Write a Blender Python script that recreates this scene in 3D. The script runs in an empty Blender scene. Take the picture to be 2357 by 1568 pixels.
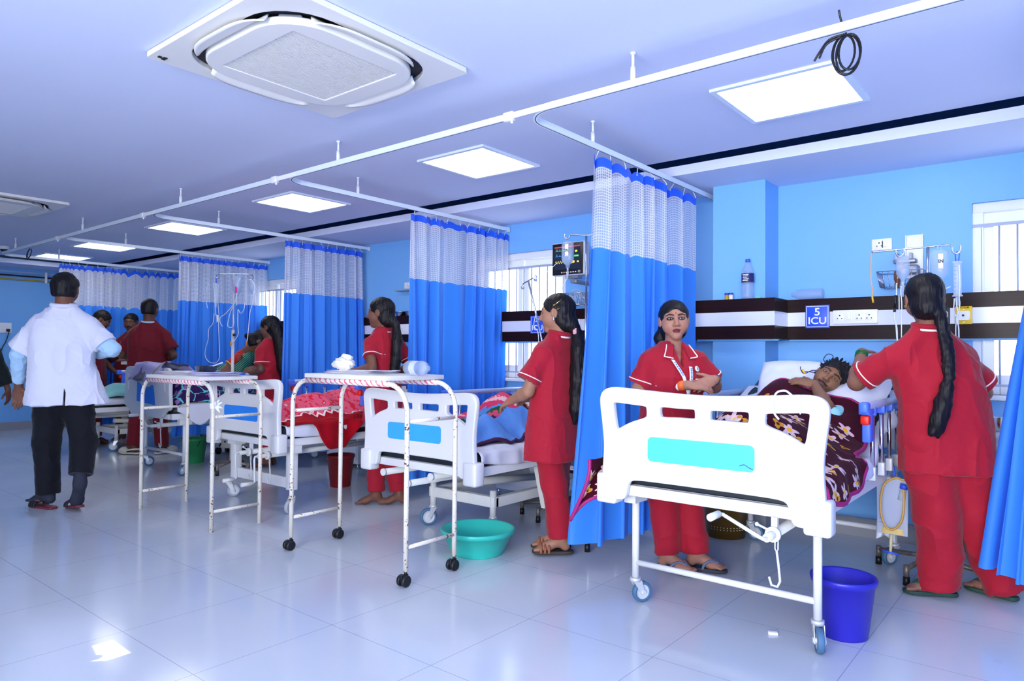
import bpy, bmesh, math, random
import numpy as np
from math import sin, cos, pi, radians, sqrt, atan2, hypot
from mathutils import Vector, Matrix
from mathutils.bvhtree import BVHTree

SC = bpy.context.scene
COL = SC.collection

# ------------------------------------------------------------------ camera
def make_camera():
    cam = bpy.data.cameras.new('camera')
    ob = bpy.data.objects.new('camera', cam)
    COL.objects.link(ob)
    cam.sensor_width = 36.0
    cam.lens = 1605.2 / 2357 * 36.0
    th, pit, rol = radians(39.073), radians(1.1185), radians(0.465)
    r = Vector((cos(th), sin(th), 0)); d = Vector((-sin(th), cos(th), 0)); u = Vector((0, 0, 1))
    d2 = d * cos(pit) + u * sin(pit); u2 = u * cos(pit) - d * sin(pit)
    r3 = r * cos(rol) + u2 * sin(rol); u3 = u2 * cos(rol) - r * sin(rol)
    m = Matrix((r3, u3, -d2)).transposed().to_4x4()
    m.translation = (0, 0, 1.2)
    ob.matrix_world = m
    cam.clip_start = 0.05
    SC.camera = ob
make_camera()

# ------------------------------------------------------------------ world, lights, exposure
W = bpy.data.worlds.new('world'); SC.world = W
W.use_nodes = True
_bg = W.node_tree.nodes['Background']
_bg.inputs[0].default_value = (0.80, 0.90, 1.0, 1)
_bg.inputs[1].default_value = 4.0
SC.view_settings.view_transform = 'Standard'
SC.view_settings.look = 'None'
SC.view_settings.gamma = 1.0
SC.view_settings.use_curve_mapping = False
SC.view_settings.exposure = 0.36
SC.cycles.max_bounces = 8
SC.cycles.transparent_max_bounces = 24
SC.cycles.sample_clamp_indirect = 8.0

PANEL_STRENGTH = 7.5
def area_light(name, loc, aim, sx, sy, power, col):
    L = bpy.data.lights.new(name, 'AREA'); L.shape = 'RECTANGLE'; L.size = sx; L.size_y = sy
    L.energy = power; L.color = col
    o = bpy.data.objects.new(name, L); COL.objects.link(o)
    o.location = loc
    o.rotation_euler = (Vector(aim) - Vector(loc)).to_track_quat('-Z', 'Y').to_euler()
    return o
# fill light added outside the assumed windows behind the camera, brightening the near side
area_light('daylight_fill', (0.3, -3.9, 1.55), (0.0, 3.0, 1.45), 4.0, 1.35, 360, (1.0, 0.98, 0.955))
_s = bpy.data.lights.new('sun', 'SUN'); _s.energy = 14.0; _s.angle = radians(0.06); _s.color = (1.0, 0.98, 0.95)
_so = bpy.data.objects.new('sun', _s); COL.objects.link(_so)
_so.rotation_euler = Vector((0, 4.65, -2.0)).to_track_quat('-Z', 'Y').to_euler()

# ------------------------------------------------------------------ materials
def s2l(c):
    c = c / 255.0
    return c / 12.92 if c <= 0.04045 else ((c + 0.055) / 1.055) ** 2.4
def rgb(r, g, b): return (s2l(r), s2l(g), s2l(b), 1.0)
MATS = {}
def mat(name, col=None, rough=0.5, metal=0.0, spec=0.5, noise=0.0, nscale=30.0, bump=0.0, bscale=200.0, coat=0.0, alpha=1.0,
        emit=None, estr=0.0, trans=0.0, sheen=0.0, sss=0.0, ior=1.45):
    if name in MATS: return MATS[name]
    m = bpy.data.materials.new(name); m.use_nodes = True
    nt = m.node_tree; b = nt.nodes['Principled BSDF']
    if col is not None: b.inputs['Base Color'].default_value = col
    b.inputs['Roughness'].default_value = rough
    b.inputs['Metallic'].default_value = metal
    b.inputs['Specular IOR Level'].default_value = spec
    b.inputs['Coat Weight'].default_value = coat
    b.inputs['Alpha'].default_value = alpha
    b.inputs['Transmission Weight'].default_value = trans
    b.inputs['Sheen Weight'].default_value = sheen
    b.inputs['IOR'].default_value = ior
    if emit is not None:
        b.inputs['Emission Color'].default_value = emit; b.inputs['Emission Strength'].default_value = estr
    if noise > 0 and col is not None:
        tc = nt.nodes.new('ShaderNodeTexCoord'); n = nt.nodes.new('ShaderNodeTexNoise')
        n.inputs['Scale'].default_value = nscale; n.inputs['Detail'].default_value = 4
        nt.links.new(tc.outputs['Object'], n.inputs['Vector'])
        mx = nt.nodes.new('ShaderNodeMix'); mx.data_type = 'RGBA'
        mx.inputs[6].default_value = tuple(c * (1 - noise) for c in col[:3]) + (1,)
        mx.inputs[7].default_value = tuple(min(1, c * (1 + noise)) for c in col[:3]) + (1,)
        nt.links.new(n.outputs['Fac'], mx.inputs[0]); nt.links.new(mx.outputs[2], b.inputs['Base Color'])
    if bump > 0:
        tc = nt.nodes.new('ShaderNodeTexCoord'); n = nt.nodes.new('ShaderNodeTexNoise')
        n.inputs['Scale'].default_value = bscale; n.inputs['Detail'].default_value = 3
        nt.links.new(tc.outputs['Object'], n.inputs['Vector'])
        bp = nt.nodes.new('ShaderNodeBump'); bp.inputs['Strength'].default_value = bump; bp.inputs['Distance'].default_value = 0.01
        nt.links.new(n.outputs['Fac'], bp.inputs['Height']); nt.links.new(bp.outputs['Normal'], b.inputs['Normal'])
    MATS[name] = m
    return m
class NT:
    """small helper to write node trees"""
    def __init__(s, m): s.t = m.node_tree; s.b = s.t.nodes['Principled BSDF']
    def n(s, kind, **kw):
        x = s.t.nodes.new('ShaderNode' + kind)
        for k, v in kw.items(): setattr(x, k, v)
        return x
    def l(s, a, b): s.t.links.new(a, b)
    def val(s, sock, v):
        if hasattr(v, 'links'): s.l(v, sock)
        else: sock.default_value = v
    def math(s, op, a, b=0.0, c=None):
        x = s.n('Math', operation=op); s.val(x.inputs[0], a); s.val(x.inputs[1], b)
        if c is not None: s.val(x.inputs[2], c)
        return x.outputs[0]
    def mix(s, f, a, b):
        x = s.n('Mix', data_type='RGBA'); s.val(x.inputs[0], f); s.val(x.inputs[6], a); s.val(x.inputs[7], b)
        return x.outputs[2]
    def obj(s): return s.n('TexCoord').outputs['Object']
    def uv(s): return s.n('TexCoord').outputs['UV']
    def noise(s, vec, scale, detail=3):
        x = s.n('TexNoise'); s.l(vec, x.inputs['Vector']); x.inputs['Scale'].default_value = scale; x.inputs['Detail'].default_value = detail
        return x.outputs['Fac']

# ------------------------------------------------------------------ mesh builder
class MB:
    def __init__(s): s.v = []; s.f = []; s.mi = []; s.sm = []; s.uvs = None
    def add(s, vs, fs, m=0, smooth=False):
        o = len(s.v); s.v += [tuple(p) for p in vs]
        for f in fs: s.f.append(tuple(i + o for i in f)); s.mi.append(m); s.sm.append(smooth)
        return s
    def box(s, x0, y0, z0, x1, y1, z1, m=0, bev=0.0):
        if bev <= 0:
            v = [(x, y, z) for x in (x0, x1) for y in (y0, y1) for z in (z0, z1)]
            f = [(0, 1, 3, 2), (4, 6, 7, 5), (0, 4, 5, 1), (2, 3, 7, 6), (0, 2, 6, 4), (1, 5, 7, 3)]
            return s.add(v, f, m)
        bm = bmesh.new(); bmesh.ops.create_cube(bm, size=1.0)
        for q in bm.verts:
            q.co = Vector(((x0 + x1) / 2 + q.co.x * (x1 - x0), (y0 + y1) / 2 + q.co.y * (y1 - y0), (z0 + z1) / 2 + q.co.z * (z1 - z0)))
        bmesh.ops.bevel(bm, geom=bm.edges[:], offset=bev, segments=2, profile=0.5, affect='EDGES')
        bm.verts.index_update()
        s.add([q.co[:] for q in bm.verts], [[q.index for q in f.verts] for f in bm.faces], m, True)
        bm.free(); return s
    def tube(s, pts, r, n=10, closed=False, cap=True, m=0, smooth=True):
        P = [Vector(p) for p in pts]; N = len(P)
        R = r if isinstance(r, (list, tuple)) else [r] * N
        T = []
        for i in range(N):
            a = P[i - 1] if (i > 0 or closed) else P[i]
            b = P[(i + 1) % N] if (i < N - 1 or closed) else P[i]
            t = (b - a); T.append(t.normalized() if t.length > 1e-9 else Vector((0, 0, 1)))
        u = T[0].orthogonal().normalized(); vs = []
        for i in range(N):
            if i: u = (u - T[i] * u.dot(T[i]))
            if u.length < 1e-6: u = T[i].orthogonal()
            u.normalize(); w = T[i].cross(u)
            for k in range(n):
                a = 2 * pi * k / n; vs.append(P[i] + (u * cos(a) + w * sin(a)) * R[i])
        fs = []
        for i in range(N if closed else N - 1):
            j = (i + 1) % N
            for k in range(n):
                k2 = (k + 1) % n; fs.append((i * n + k, i * n + k2, j * n + k2, j * n + k))
        s.add(vs, fs, m, smooth)
        if cap and not closed:
            o = len(s.v) - len(vs)
            s.f.append(tuple(o + k for k in reversed(range(n)))); s.mi.append(m); s.sm.append(False)
            s.f.append(tuple(o + (N - 1) * n + k for k in range(n))); s.mi.append(m); s.sm.append(False)
        return s
    def cyl(s, a, b, r0, r1=None, n=16, m=0): return s.tube([a, b], [r0, r0 if r1 is None else r1], n, m=m)
    def lathe(s, prof, c=(0, 0, 0), n=32, m=0, sx=1.0, sy=1.0, smooth=True, cap0=True, cap1=True):
        vs = []; fs = []
        for r, z in prof:
            for k in range(n):
                a = 2 * pi * k / n; vs.append((c[0] + r * cos(a) * sx, c[1] + r * sin(a) * sy, c[2] + z))
        for i in range(len(prof) - 1):
            for k in range(n):
                k2 = (k + 1) % n; fs.append((i * n + k, i * n + k2, (i + 1) * n + k2, (i + 1) * n + k))
        s.add(vs, fs, m, smooth)
        o = len(s.v) - len(vs)
        if cap0: s.f.append(tuple(o + k for k in reversed(range(n)))); s.mi.append(m); s.sm.append(False)
        if cap1: s.f.append(tuple(o + (len(prof) - 1) * n + k for k in range(n))); s.mi.append(m); s.sm.append(False)
        return s
    def ell(s, c, r, rot=None, nu=16, nv=10, m=0):
        vs = []; fs = []
        for j in range(nv + 1):
            t = pi * j / nv
            for k in range(nu):
                a = 2 * pi * k / nu
                p = Vector((r[0] * sin(t) * cos(a), r[1] * sin(t) * sin(a), r[2] * cos(t)))
                if rot is not None: p = rot @ p
                vs.append(p + Vector(c))
        for j in range(nv):
            for k in range(nu):
                k2 = (k + 1) % nu; fs.append((j * nu + k, (j + 1) * nu + k, (j + 1) * nu + k2, j * nu + k2))
        return s.add(vs, fs, m, True)
    def prism(s, poly, axis, a0, a1, m=0):
        """polygon in the two other axes, extruded along axis"""
        n = len(poly)
        def p3(q, a):
            if axis == 'x': return (a, q[0], q[1])
            if axis == 'y': return (q[0], a, q[1])
            return (q[0], q[1], a)
        vs = [p3(q, a0) for q in poly] + [p3(q, a1) for q in poly]
        fs = [tuple(range(n)), tuple(reversed(range(n, 2 * n)))] + [(i, i + n, (i + 1) % n + n, (i + 1) % n) for i in range(n)]
        return s.add(vs, fs, m)
    def grid(s, fn, nu, nv, m=0, uv=None, flip=False):
        vs = [fn(i / (nu - 1), j / (nv - 1)) for j in range(nv) for i in range(nu)]
        fs = [(j * nu + i, j * nu + i + 1, (j + 1) * nu + i + 1, (j + 1) * nu + i) for j in range(nv - 1) for i in range(nu - 1)]
        if flip: fs = [tuple(reversed(f)) for f in fs]
        if uv is not None:
            if s.uvs is None: s.uvs = [(0, 0)] * len(s.v)
            s.uvs += [uv(i / (nu - 1), j / (nv - 1)) for j in range(nv) for i in range(nu)]
        return s.add(vs, fs, m, True)
    def mesh(s, name, mats, fixn=True):
        me = bpy.data.meshes.new(name)
        me.from_pydata(s.v, [], s.f)
        for m in (mats if isinstance(mats, (list, tuple)) else [mats]): me.materials.append(m)
        me.polygons.foreach_set('material_index', s.mi)
        me.polygons.foreach_set('use_smooth', s.sm)
        if s.uvs is not None:
            uvl = me.uv_layers.new(name='UVMap')
            li = np.empty(len(me.loops), int); me.loops.foreach_get('vertex_index', li)
            U = np.zeros((len(s.v), 2)); U[:len(s.uvs)] = s.uvs
            uvl.data.foreach_set('uv', U[li].ravel())
        if fixn:
            bm = bmesh.new(); bm.from_mesh(me); bmesh.ops.recalc_face_normals(bm, faces=bm.faces); bm.to_mesh(me); bm.free()
        me.update(); return me
    def build(s, name, mats, parent=None, loc=None, fixn=True, solid=0.0):
        o = bpy.data.objects.new(name, s.mesh(name, mats, fixn)); COL.objects.link(o)
        if parent is not None: o.parent = parent
        if loc is not None: o.location = loc
        if solid:
            md = o.modifiers.new('thick', 'SOLIDIFY'); md.thickness = solid; md.offset = 0
        return o

def thing(name, label, cat, loc=(0, 0, 0), rz=0.0, group=None):
    o = bpy.data.objects.new(name, None); COL.objects.link(o); o.empty_display_size = 0.1
    o.location = loc; o.rotation_euler = (0, 0, rz); o['label'] = label; o['category'] = cat
    if group: o['group'] = group
    return o
def tag(o, label, cat, group=None):
    o['label'] = label; o['category'] = cat
    if group: o['group'] = group
    return o
def struct(o): o['kind'] = 'structure'; return o
def dup(root, loc, rz=None, label=None, group=None):
    def cp(o, par):
        c = o.copy(); COL.objects.link(c)
        if par is not None: c.parent = par
        for ch in list(o.children): cp(ch, c)
        return c
    r = cp(root, None); r.location = loc
    if rz is not None: r.rotation_euler = (0, 0, rz)
    if label: r['label'] = label
    if group: r['group'] = group
    return r
def plate(outline, holes, half, bev, res=0):
    """flat plate with holes, as verts/faces in XZ, thickness along Y"""
    cu = bpy.data.curves.new('tmp', 'CURVE'); cu.dimensions = '2D'; cu.fill_mode = 'BOTH'
    cu.extrude = max(half - bev, 0.0002); cu.bevel_depth = bev; cu.bevel_resolution = 2
    for L in [outline] + holes:
        sp = cu.splines.new('POLY'); sp.points.add(len(L) - 1); sp.use_cyclic_u = True
        for i, (x, z) in enumerate(L): sp.points[i].co = (x, z, 0, 1)
    ob = bpy.data.objects.new('tmp', cu); COL.objects.link(ob)
    bpy.context.view_layer.update()
    me = bpy.data.meshes.new_from_object(ob.evaluated_get(bpy.context.evaluated_depsgraph_get()))
    vs = [(v.co.x, -v.co.z, v.co.y) for v in me.vertices]; fs = [tuple(p.vertices) for p in me.polygons]
    bpy.data.objects.remove(ob); bpy.data.curves.remove(cu); bpy.data.meshes.remove(me)
    return vs, fs
def chaikin(L, it=2, closed=True):
    for _ in range(it):
        M = []; n = len(L)
        rng = range(n) if closed else range(n - 1)
        if not closed: M.append(L[0])
        for i in rng:
            a = Vector(L[i]); b = Vector(L[(i + 1) % n])
            M.append(tuple(a * .75 + b * .25)); M.append(tuple(a * .25 + b * .75))
        if not closed: M.append(L[-1])
        L = M
    return L
def rrect(x0, z0, x1, z1, r, n=5):
    o = []
    for cx, cz, a0 in ((x1 - r, z1 - r, 0), (x0 + r, z1 - r, pi / 2), (x0 + r, z0 + r, pi), (x1 - r, z0 + r, 3 * pi / 2)):
        for k in range(n + 1):
            a = a0 + pi / 2 * k / n; o.append((cx + r * cos(a), cz + r * sin(a)))
    return o
def spline(P, n=8, closed=False):
    """Catmull-Rom through points"""
    P = [Vector(p) for p in P]; out = []; N = len(P)
    for i in range(N if closed else N - 1):
        p0 = P[(i - 1) % N] if (closed or i > 0) else P[i]; p1 = P[i]; p2 = P[(i + 1) % N]
        p3 = P[(i + 2) % N] if (closed or i + 2 < N) else P[(i + 1) % N]
        for k in range(n):
            t = k / n
            out.append(.5 * ((2 * p1) + (p2 - p0) * t + (2 * p0 - 5 * p1 + 4 * p2 - p3) * t * t + (3 * p1 - p0 - 3 * p2 + p3) * t ** 3))
    if not closed: out.append(P[-1])
    return out
def text_mesh(txt, size, depth, width=None):
    cu = bpy.data.curves.new('tmp', 'FONT'); cu.body = txt; cu.size = size; cu.extrude = depth; cu.offset = size * .018; cu.align_x = 'CENTER'; cu.align_y = 'CENTER'
    ob = bpy.data.objects.new('tmp', cu); COL.objects.link(ob); bpy.context.view_layer.update()
    me = bpy.data.meshes.new_from_object(ob.evaluated_get(bpy.context.evaluated_depsgraph_get()))
    vs = [tuple(v.co) for v in me.vertices]; fs = [tuple(p.vertices) for p in me.polygons]
    bpy.data.objects.remove(ob); bpy.data.curves.remove(cu); bpy.data.meshes.remove(me)
    return vs, fs

# ================================================================== materials of the place
M_CEIL = mat('ceiling_paint', rgb(212, 220, 248), 0.85, noise=0.02, nscale=1.5)
M_WALL = mat('blue_wall_paint', rgb(122, 184, 244), 0.42, spec=0.35, noise=0.03, nscale=1.2, bump=0.05, bscale=60)
M_WHITE = mat('white_paint', rgb(238, 240, 246), 0.35)
M_BEAM = mat('beam_paint', rgb(214, 221, 248), 0.7, noise=0.02, nscale=2)
M_SLOT = mat('slot_grey', rgb(70, 72, 92), 0.9)
M_BASE = mat('skirting_tile', rgb(150, 152, 160), 0.35, noise=0.06, nscale=8)
M_ALU = mat('white_aluminium', rgb(226, 236, 248), 0.3)
M_PLAST = mat('white_plastic', rgb(240, 241, 246), 0.32)
M_CREAM = mat('cream_plastic', rgb(232, 230, 228), 0.35)
M_DARK = mat('dark_gap', rgb(22, 24, 30), 0.6)
M_BLACK = mat('black_plastic', rgb(20, 21, 26), 0.4)
M_STEEL = mat('polished_steel', rgb(205, 208, 215), 0.22, metal=1.0)
M_RUSTY = mat('worn_steel', rgb(130, 122, 112), 0.5, metal=0.6, noise=0.5, nscale=40)
M_BPLAST = mat('blue_plastic', rgb(70, 110, 240), 0.35)
M_REDPL = mat('red_plastic', rgb(235, 40, 25), 0.35)
M_PAPER = mat('paper', rgb(240, 240, 250), 0.8)

def floor_material():
    m = mat('floor_tiles', rgb(205, 208, 214), 0.1, spec=0.5); k = NT(m); p = k.obj()
    sep = k.n('SeparateXYZ'); k.l(p, sep.inputs[0])
    masks = []
    for s, off in (('X', -0.70), ('Y', 0.67)):
        v = k.math('SUBTRACT', sep.outputs[s], off); v = k.math('DIVIDE', v, 0.62)
        fr = k.math('FRACT', v); d = k.math('ABSOLUTE', k.math('SUBTRACT', fr, 0.5))
        masks.append(k.math('GREATER_THAN', d, 0.4975))
    g = k.math('MAXIMUM', masks[0], masks[1])
    n = k.noise(p, 1.7, 5)
    c = k.mix(n, rgb(195, 201, 210), rgb(209, 214, 222))
    dirt = k.math('GREATER_THAN', k.noise(p, 9, 6), 0.70)
    c = k.mix(k.math('MULTIPLY', dirt, 0.10), c, rgb(160, 150, 150))
    c = k.mix(g, c, rgb(158, 160, 180)); k.l(c, k.b.inputs['Base Color'])
    ro = k.math('MULTIPLY_ADD', n, 0.10, 0.09); k.l(ro, k.b.inputs['Roughness'])
    return m

# ================================================================== shell
XL, XR, YF, YB = -12.41, 3.0, -3.5, 5.125
ZC = 2.52
struct(MB().box(XL - .2, YF - .2, -.1, XR + .2, YB + .2, 0).build('floor', floor_material()))
ceil = MB().box(-11.62, YF, ZC, XR, 4.325, ZC + .02).box(XL - .2, YF - .2, 2.80, XR + .2, YB + .2, 2.85, 1)
struct(ceil.build('ceiling', [M_CEIL, M_SLOT]))
struct(MB().box(-11.7, 4.392, 2.43, XR, YB, 2.495).build('trim_1', M_BEAM))
struct(MB().box(XL, YF, 2.43, -11.7, YB, 2.495).build('trim_2', M_BEAM))
WIN = [-8.765, -4.635, -0.505]; WW = 1.085; WZ0, WZ1 = 0.975, 2.157
vs, fs = plate([(XL - .2, 0), (XR + .2, 0), (XR + .2, 2.8), (XL - .2, 2.8)], [[(x, WZ0), (x + WW, WZ0), (x + WW, WZ1), (x, WZ1)] for x in WIN], 0.1, 0.0)
o = MB().add([(x, y + YB + .1, z) for x, y, z in vs], fs).build('wall_back', M_WALL); struct(o)
struct(MB().box(XL - .2, YF - .2, 0, XL, YB, 2.8).build('wall_left', M_WALL))
struct(MB().box(XR, YF - .2, 0, XR + .2, YB, 2.8).build('wall_right', M_WALL))
# unseen wall: opening added for fill light, hole shaped to throw the sun patch
sunpoly = [(-3.118, 1.151), (-3.121, 1.228), (-2.931, 1.223), (-2.928, 1.133), (-2.972, 1.086), (-2.978, 1.14), (-3.013, 1.147), (-3.06, 1.13), (-3.09, 1.105)]
sunpoly = [(-3.09, 1.222), (-3.02, 1.232), (-2.925, 1.222), (-2.93, 1.135), (-2.972, 1.086), (-2.972, 1.12), (-2.99, 1.145), (-3.02, 1.15), (-3.05, 1.14), (-3.118, 1.151)]
sunpoly = [(-3.118, 1.151), (-3.121, 1.228), (-2.931, 1.223), (-2.928, 1.133), (-2.972, 1.086), (-2.965, 1.115), (-2.978, 1.14), (-3.005, 1.143), (-3.013, 1.128)]
sunhole = [(x, (y - YF) * 2.0 / 4.65) for x, y in sunpoly]
fronth = [[(-1.6, .95), (2.2, .95), (2.2, 2.2), (-1.6, 2.2)], sunhole]
vs, fs = plate([(XL - .2, 0), (XR + .2, 0), (XR + .2, 2.8), (XL - .2, 2.8)], fronth, 0.002, 0.0)
struct(MB().add([(x, y + YF, z) for x, y, z in vs], fs).build('wall_front', M_WALL))
struct(MB().box(XL, YB - .012, 0, XR, YB, .125).build('baseboard_back', M_BASE))
struct(MB().box(XL, YF, 0, XL + .012, YB - .012, .125).build('baseboard_left', M_BASE))
struct(MB().box(-2.06, 4.852, 0, -1.682, YB, 2.43).box(-2.07, 4.84, 0, -1.672, YB - .02, .125, 1).build('column', [M_WALL, M_BASE]))

M_GLASS = mat('window_glass', rgb(235, 245, 250), 0.05); _k = NT(M_GLASS); _t = _k.n('BsdfTransparent'); _m = _k.n('MixShader'); _m.inputs[0].default_value = .06
_k.l(_t.outputs[0], _m.inputs[1]); _k.l(_k.b.outputs[0], _m.inputs[2]); _k.l(_m.outputs[0], [n for n in M_GLASS.node_tree.nodes if n.type == 'OUTPUT_MATERIAL'][0].inputs[0])
M_BAR = mat('grille_paint', rgb(170, 178, 202), 0.4)
for i, x in enumerate(WIN):
    w = bpy.data.objects.new('window_%d' % (i + 1), None); COL.objects.link(w); w.location = (x, YB, WZ0); struct(w)
    H = WZ1 - WZ0
    f = MB()
    f.box(0, .03, 0, WW, .15, .06, 0, .004).box(0, .03, H - .06, WW, .15, H, 0, .004)
    f.box(0, .03, .06, .055, .15, H - .06).box(WW - .055, .03, .06, WW, .15, H - .06)
    for (a, b, y) in ((.055, .54, .07), (.545, WW - .055, .10)):
        f.box(a, y, .06, a + .05, y + .035, H - .06).box(b - .05, y, .06, b, y + .035, H - .06)
        f.box(a + .05, y, .06, b - .05, y + .035, .12).box(a + .05, y, H - .14, b - .05, y + .035, H - .06)
    f.build('frame', M_WHITE, w)
    MB().box(.1, .085, .1, .5, .09, H - .1).box(.59, .115, .1, WW - .1, .12, H - .1).build('pane', M_GLASS, w)
    g = MB()
    for k in range(12): g.cyl((.045 + k * .0905, .035, .0), (.045 + k * .0905, .035, H - .13), .006, n=6)
    g.box(.0, .028, H - .15, WW, .042, H - .13).box(0, .028, .05, WW, .042, .065)
    g.build('grille', M_BAR, w)
    MB().box(-.02, -.05, -.03, WW + .02, .1, 0, 0, .004).build('sill', M_WHITE, w)

# ================================================================== wooden bedhead panel
def wood_material():
    m = mat('dark_laminate', rgb(38, 22, 24), 0.3, spec=0.15); k = NT(m); p = k.obj()
    mp = k.n('Mapping'); mp.inputs['Scale'].default_value = (1, 8, 60); k.l(p, mp.inputs[0])
    n = k.noise(mp.outputs[0], 2.5, 5); k.l(k.mix(n, rgb(20, 11, 15), rgb(46, 24, 26)), k.b.inputs['Base Color'])
    return m
M_WOOD = wood_material()
M_STRIPE = mat('pale_laminate', rgb(222, 226, 242), 0.2, spec=0.6)
PZ = (1.318, 1.409, 1.506, 1.597)
def panel_piece(nm, x0, x1, y0, y1, lab):
    b = MB()
    for k in range(3): b.box(x0, y0 + (.001 if k == 1 else 0), PZ[k], x1, y1, PZ[k + 1], 1 if k == 1 else 0)
    b.box(x0, y1 - .04, PZ[0] - .012, x1, y1, PZ[0], 2)
    return tag(b.build(nm, [M_WOOD, M_STRIPE, M_WALL]), lab, 'wall panel')
panel_piece('bedhead_panel', -12.3, -2.16, 5.03, YB - .024, 'long dark wood bedhead panel with pale stripe along the back wall, left of the column')
panel_piece('bedhead_panel', -2.16, -1.585, 4.755, 4.852, 'dark wood panel box with pale stripe wrapped around the blue column')
o = MB()
for (a, b) in ((-2.16, -2.06), (-1.682, -1.585)):
    for k in range(3): o.box(a, 4.852, PZ[k], b, YB, PZ[k + 1], 1 if k == 1 else 0)
o.build('side_return', [M_WOOD, M_STRIPE], bpy.data.objects['bedhead_panel.001'])
panel_piece('bedhead_panel', -1.585, 2.9, 5.03, YB - .024, 'dark wood bedhead panel with white stripe carrying the 5 ICU sign')

# ================================================================== ceiling lights
M_EMIT = mat('light_diffuser', rgb(255, 255, 255), 0.6, emit=(1.0, 0.99, 0.97, 1), estr=PANEL_STRENGTH)
lt = None
LX = [(-1.115, 3.58, 'square ceiling light panel nearest the camera, above bed 5'), (-3.2, 3.565, 'second square ceiling light panel from the right, above bed 4'),
      (-5.285, 3.565, 'third square ceiling light panel from the right, above the red blanket bed'), (-7.39, 3.56, 'fourth square ceiling light panel from the right'),
      (-9.5, 3.57, 'fifth square ceiling light panel from the right, next to the last one'), (-11.1, 3.6, 'farthest square ceiling light panel, beside the end wall'),
      (-1.2, -1.2, 'added unseen ceiling light panel behind the camera'), ]  # last panel is out of view, added to light the near side
for x, y, lab in LX:
    if lt is None:
        lt = thing('ceiling_light', lab, 'ceiling light', (x, y, ZC), group='square ceiling light panels')
        f = MB()
        f.box(-.3, -.3, -.014, .3, -.272, 0).box(-.3, .272, -.014, .3, .3, 0).box(-.3, -.272, -.014, -.272, .272, 0).box(.272, -.272, -.014, .3, .272, 0)
        f.build('frame', M_ALU, lt)
        MB().box(-.272, -.272, -.010, .272, .272, -.002).build('diffuser', M_EMIT, lt)
    else: dup(lt, (x, y, ZC), label=lab)

# ================================================================== ceiling air conditioners
def rsq(h, r, n=8): return rrect(-h, -h, h, h, r, n)
def make_ac(lab):
    t = thing('air_conditioner', lab, 'air conditioner', (-2.68, 1.845, ZC), group='ceiling cassette air conditioners')
    vs, fs = plate(rsq(.5, .02), [rsq(.425, .23)], .012, .004)
    MB().add([(x, z, -y - .014) for x, y, z in vs], fs).build('panel', M_CREAM, t)
    MB().prism(rsq(.43, .23), 'z', -.004, -.001).build('duct_opening', M_DARK, t)
    b = MB()
    vs, fs = plate(rsq(.372, .21), [rsq(.275, .012)], .016, .007)
    b.add([(x, z, -y - .030) for x, y, z in vs], fs, 0, True)
    b.prism(rsq(.32, .2), 'z', -.03, -.002)
    b.build('body', M_CREAM, t)
    vs, fs = plate(rsq(.30, .03), [rsq(.296, .03)], .001, 0)
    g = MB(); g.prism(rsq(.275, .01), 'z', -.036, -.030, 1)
    for k in range(46):
        x = -.27 + .54 * k / 45; g.box(x - .0030, -.273, -.043, x + .0030, .273, -.034)
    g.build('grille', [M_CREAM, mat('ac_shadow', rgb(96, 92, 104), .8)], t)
    for q in range(4):
        f = MB()
        def fn(u, v, q=q):
            x = (u - .5) * .52; w = .085 * (1 - (2 * abs(u - .5)) ** 4 * .75)
            y = .362 + .012 + w * v; z = -.028 - .030 * v + .022 * (v - .5) ** 2 * 4 * .3 + .006
            a = q * pi / 2; return (x * cos(a) - y * sin(a), x * sin(a) + y * cos(a), z)
        f.grid(fn, 20, 6); f.build('flap', M_CREAM, t, solid=.006)
    for q in range(4):
        a = pi / 4 + q * pi / 2; c = MB()
        c.box(-.045, .405, -.034, .045, .44, -.004, 0, .006)
        o = c.build('flap_bracket', mat('grey_bracket', rgb(170, 172, 182), .4), t); o.rotation_euler = (0, 0, a + .0)
    MB().box(-.455, .43, -.030, -.44, .46, -.024).box(-.475, .435, -.030, -.46, .45, -.024).build('receiver', M_BLACK, t).rotation_euler = (0, 0, pi / 2)
    return t
ac = make_ac('large cream ceiling air conditioner with open flaps at the top of the photo')
dup(ac, (-7.47, 1.82, ZC), label='distant ceiling air conditioner cut by the left edge of the photo')

# ================================================================== curtain tracks
def sweep_rect(path, w, z0, z1):
    b = MB(); P = [Vector((p[0], p[1], 0)) for p in path]; n = len(P); vs = []
    for i in range(n):
        a = P[max(i - 1, 0)]; c = P[min(i + 1, n - 1)]; t = (c - a).normalized(); s = Vector((-t.y, t.x, 0)) * w / 2
        for q, z in ((s, z0), (s, z1), (-s, z1), (-s, z0)): vs.append((P[i].x + q.x, P[i].y + q.y, z))
    fs = [(0, 1, 2, 3), tuple(reversed([4 * (n - 1) + k for k in range(4)]))]
    for i in range(n - 1):
        for k in range(4):
            k2 = (k + 1) % 4; fs.append((4 * i + k, 4 * i + k2, 4 * i + 4 + k2, 4 * i + 4 + k))
    b.add(vs, fs); return b
DIV = [-10.33, -8.29, -6.25, -4.20, -2.12, -0.055]
RZ0, RZ1, RY = 2.367, 2.399, 2.67
M_GROOVE = mat('track_groove', rgb(80, 92, 130), .6)
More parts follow.
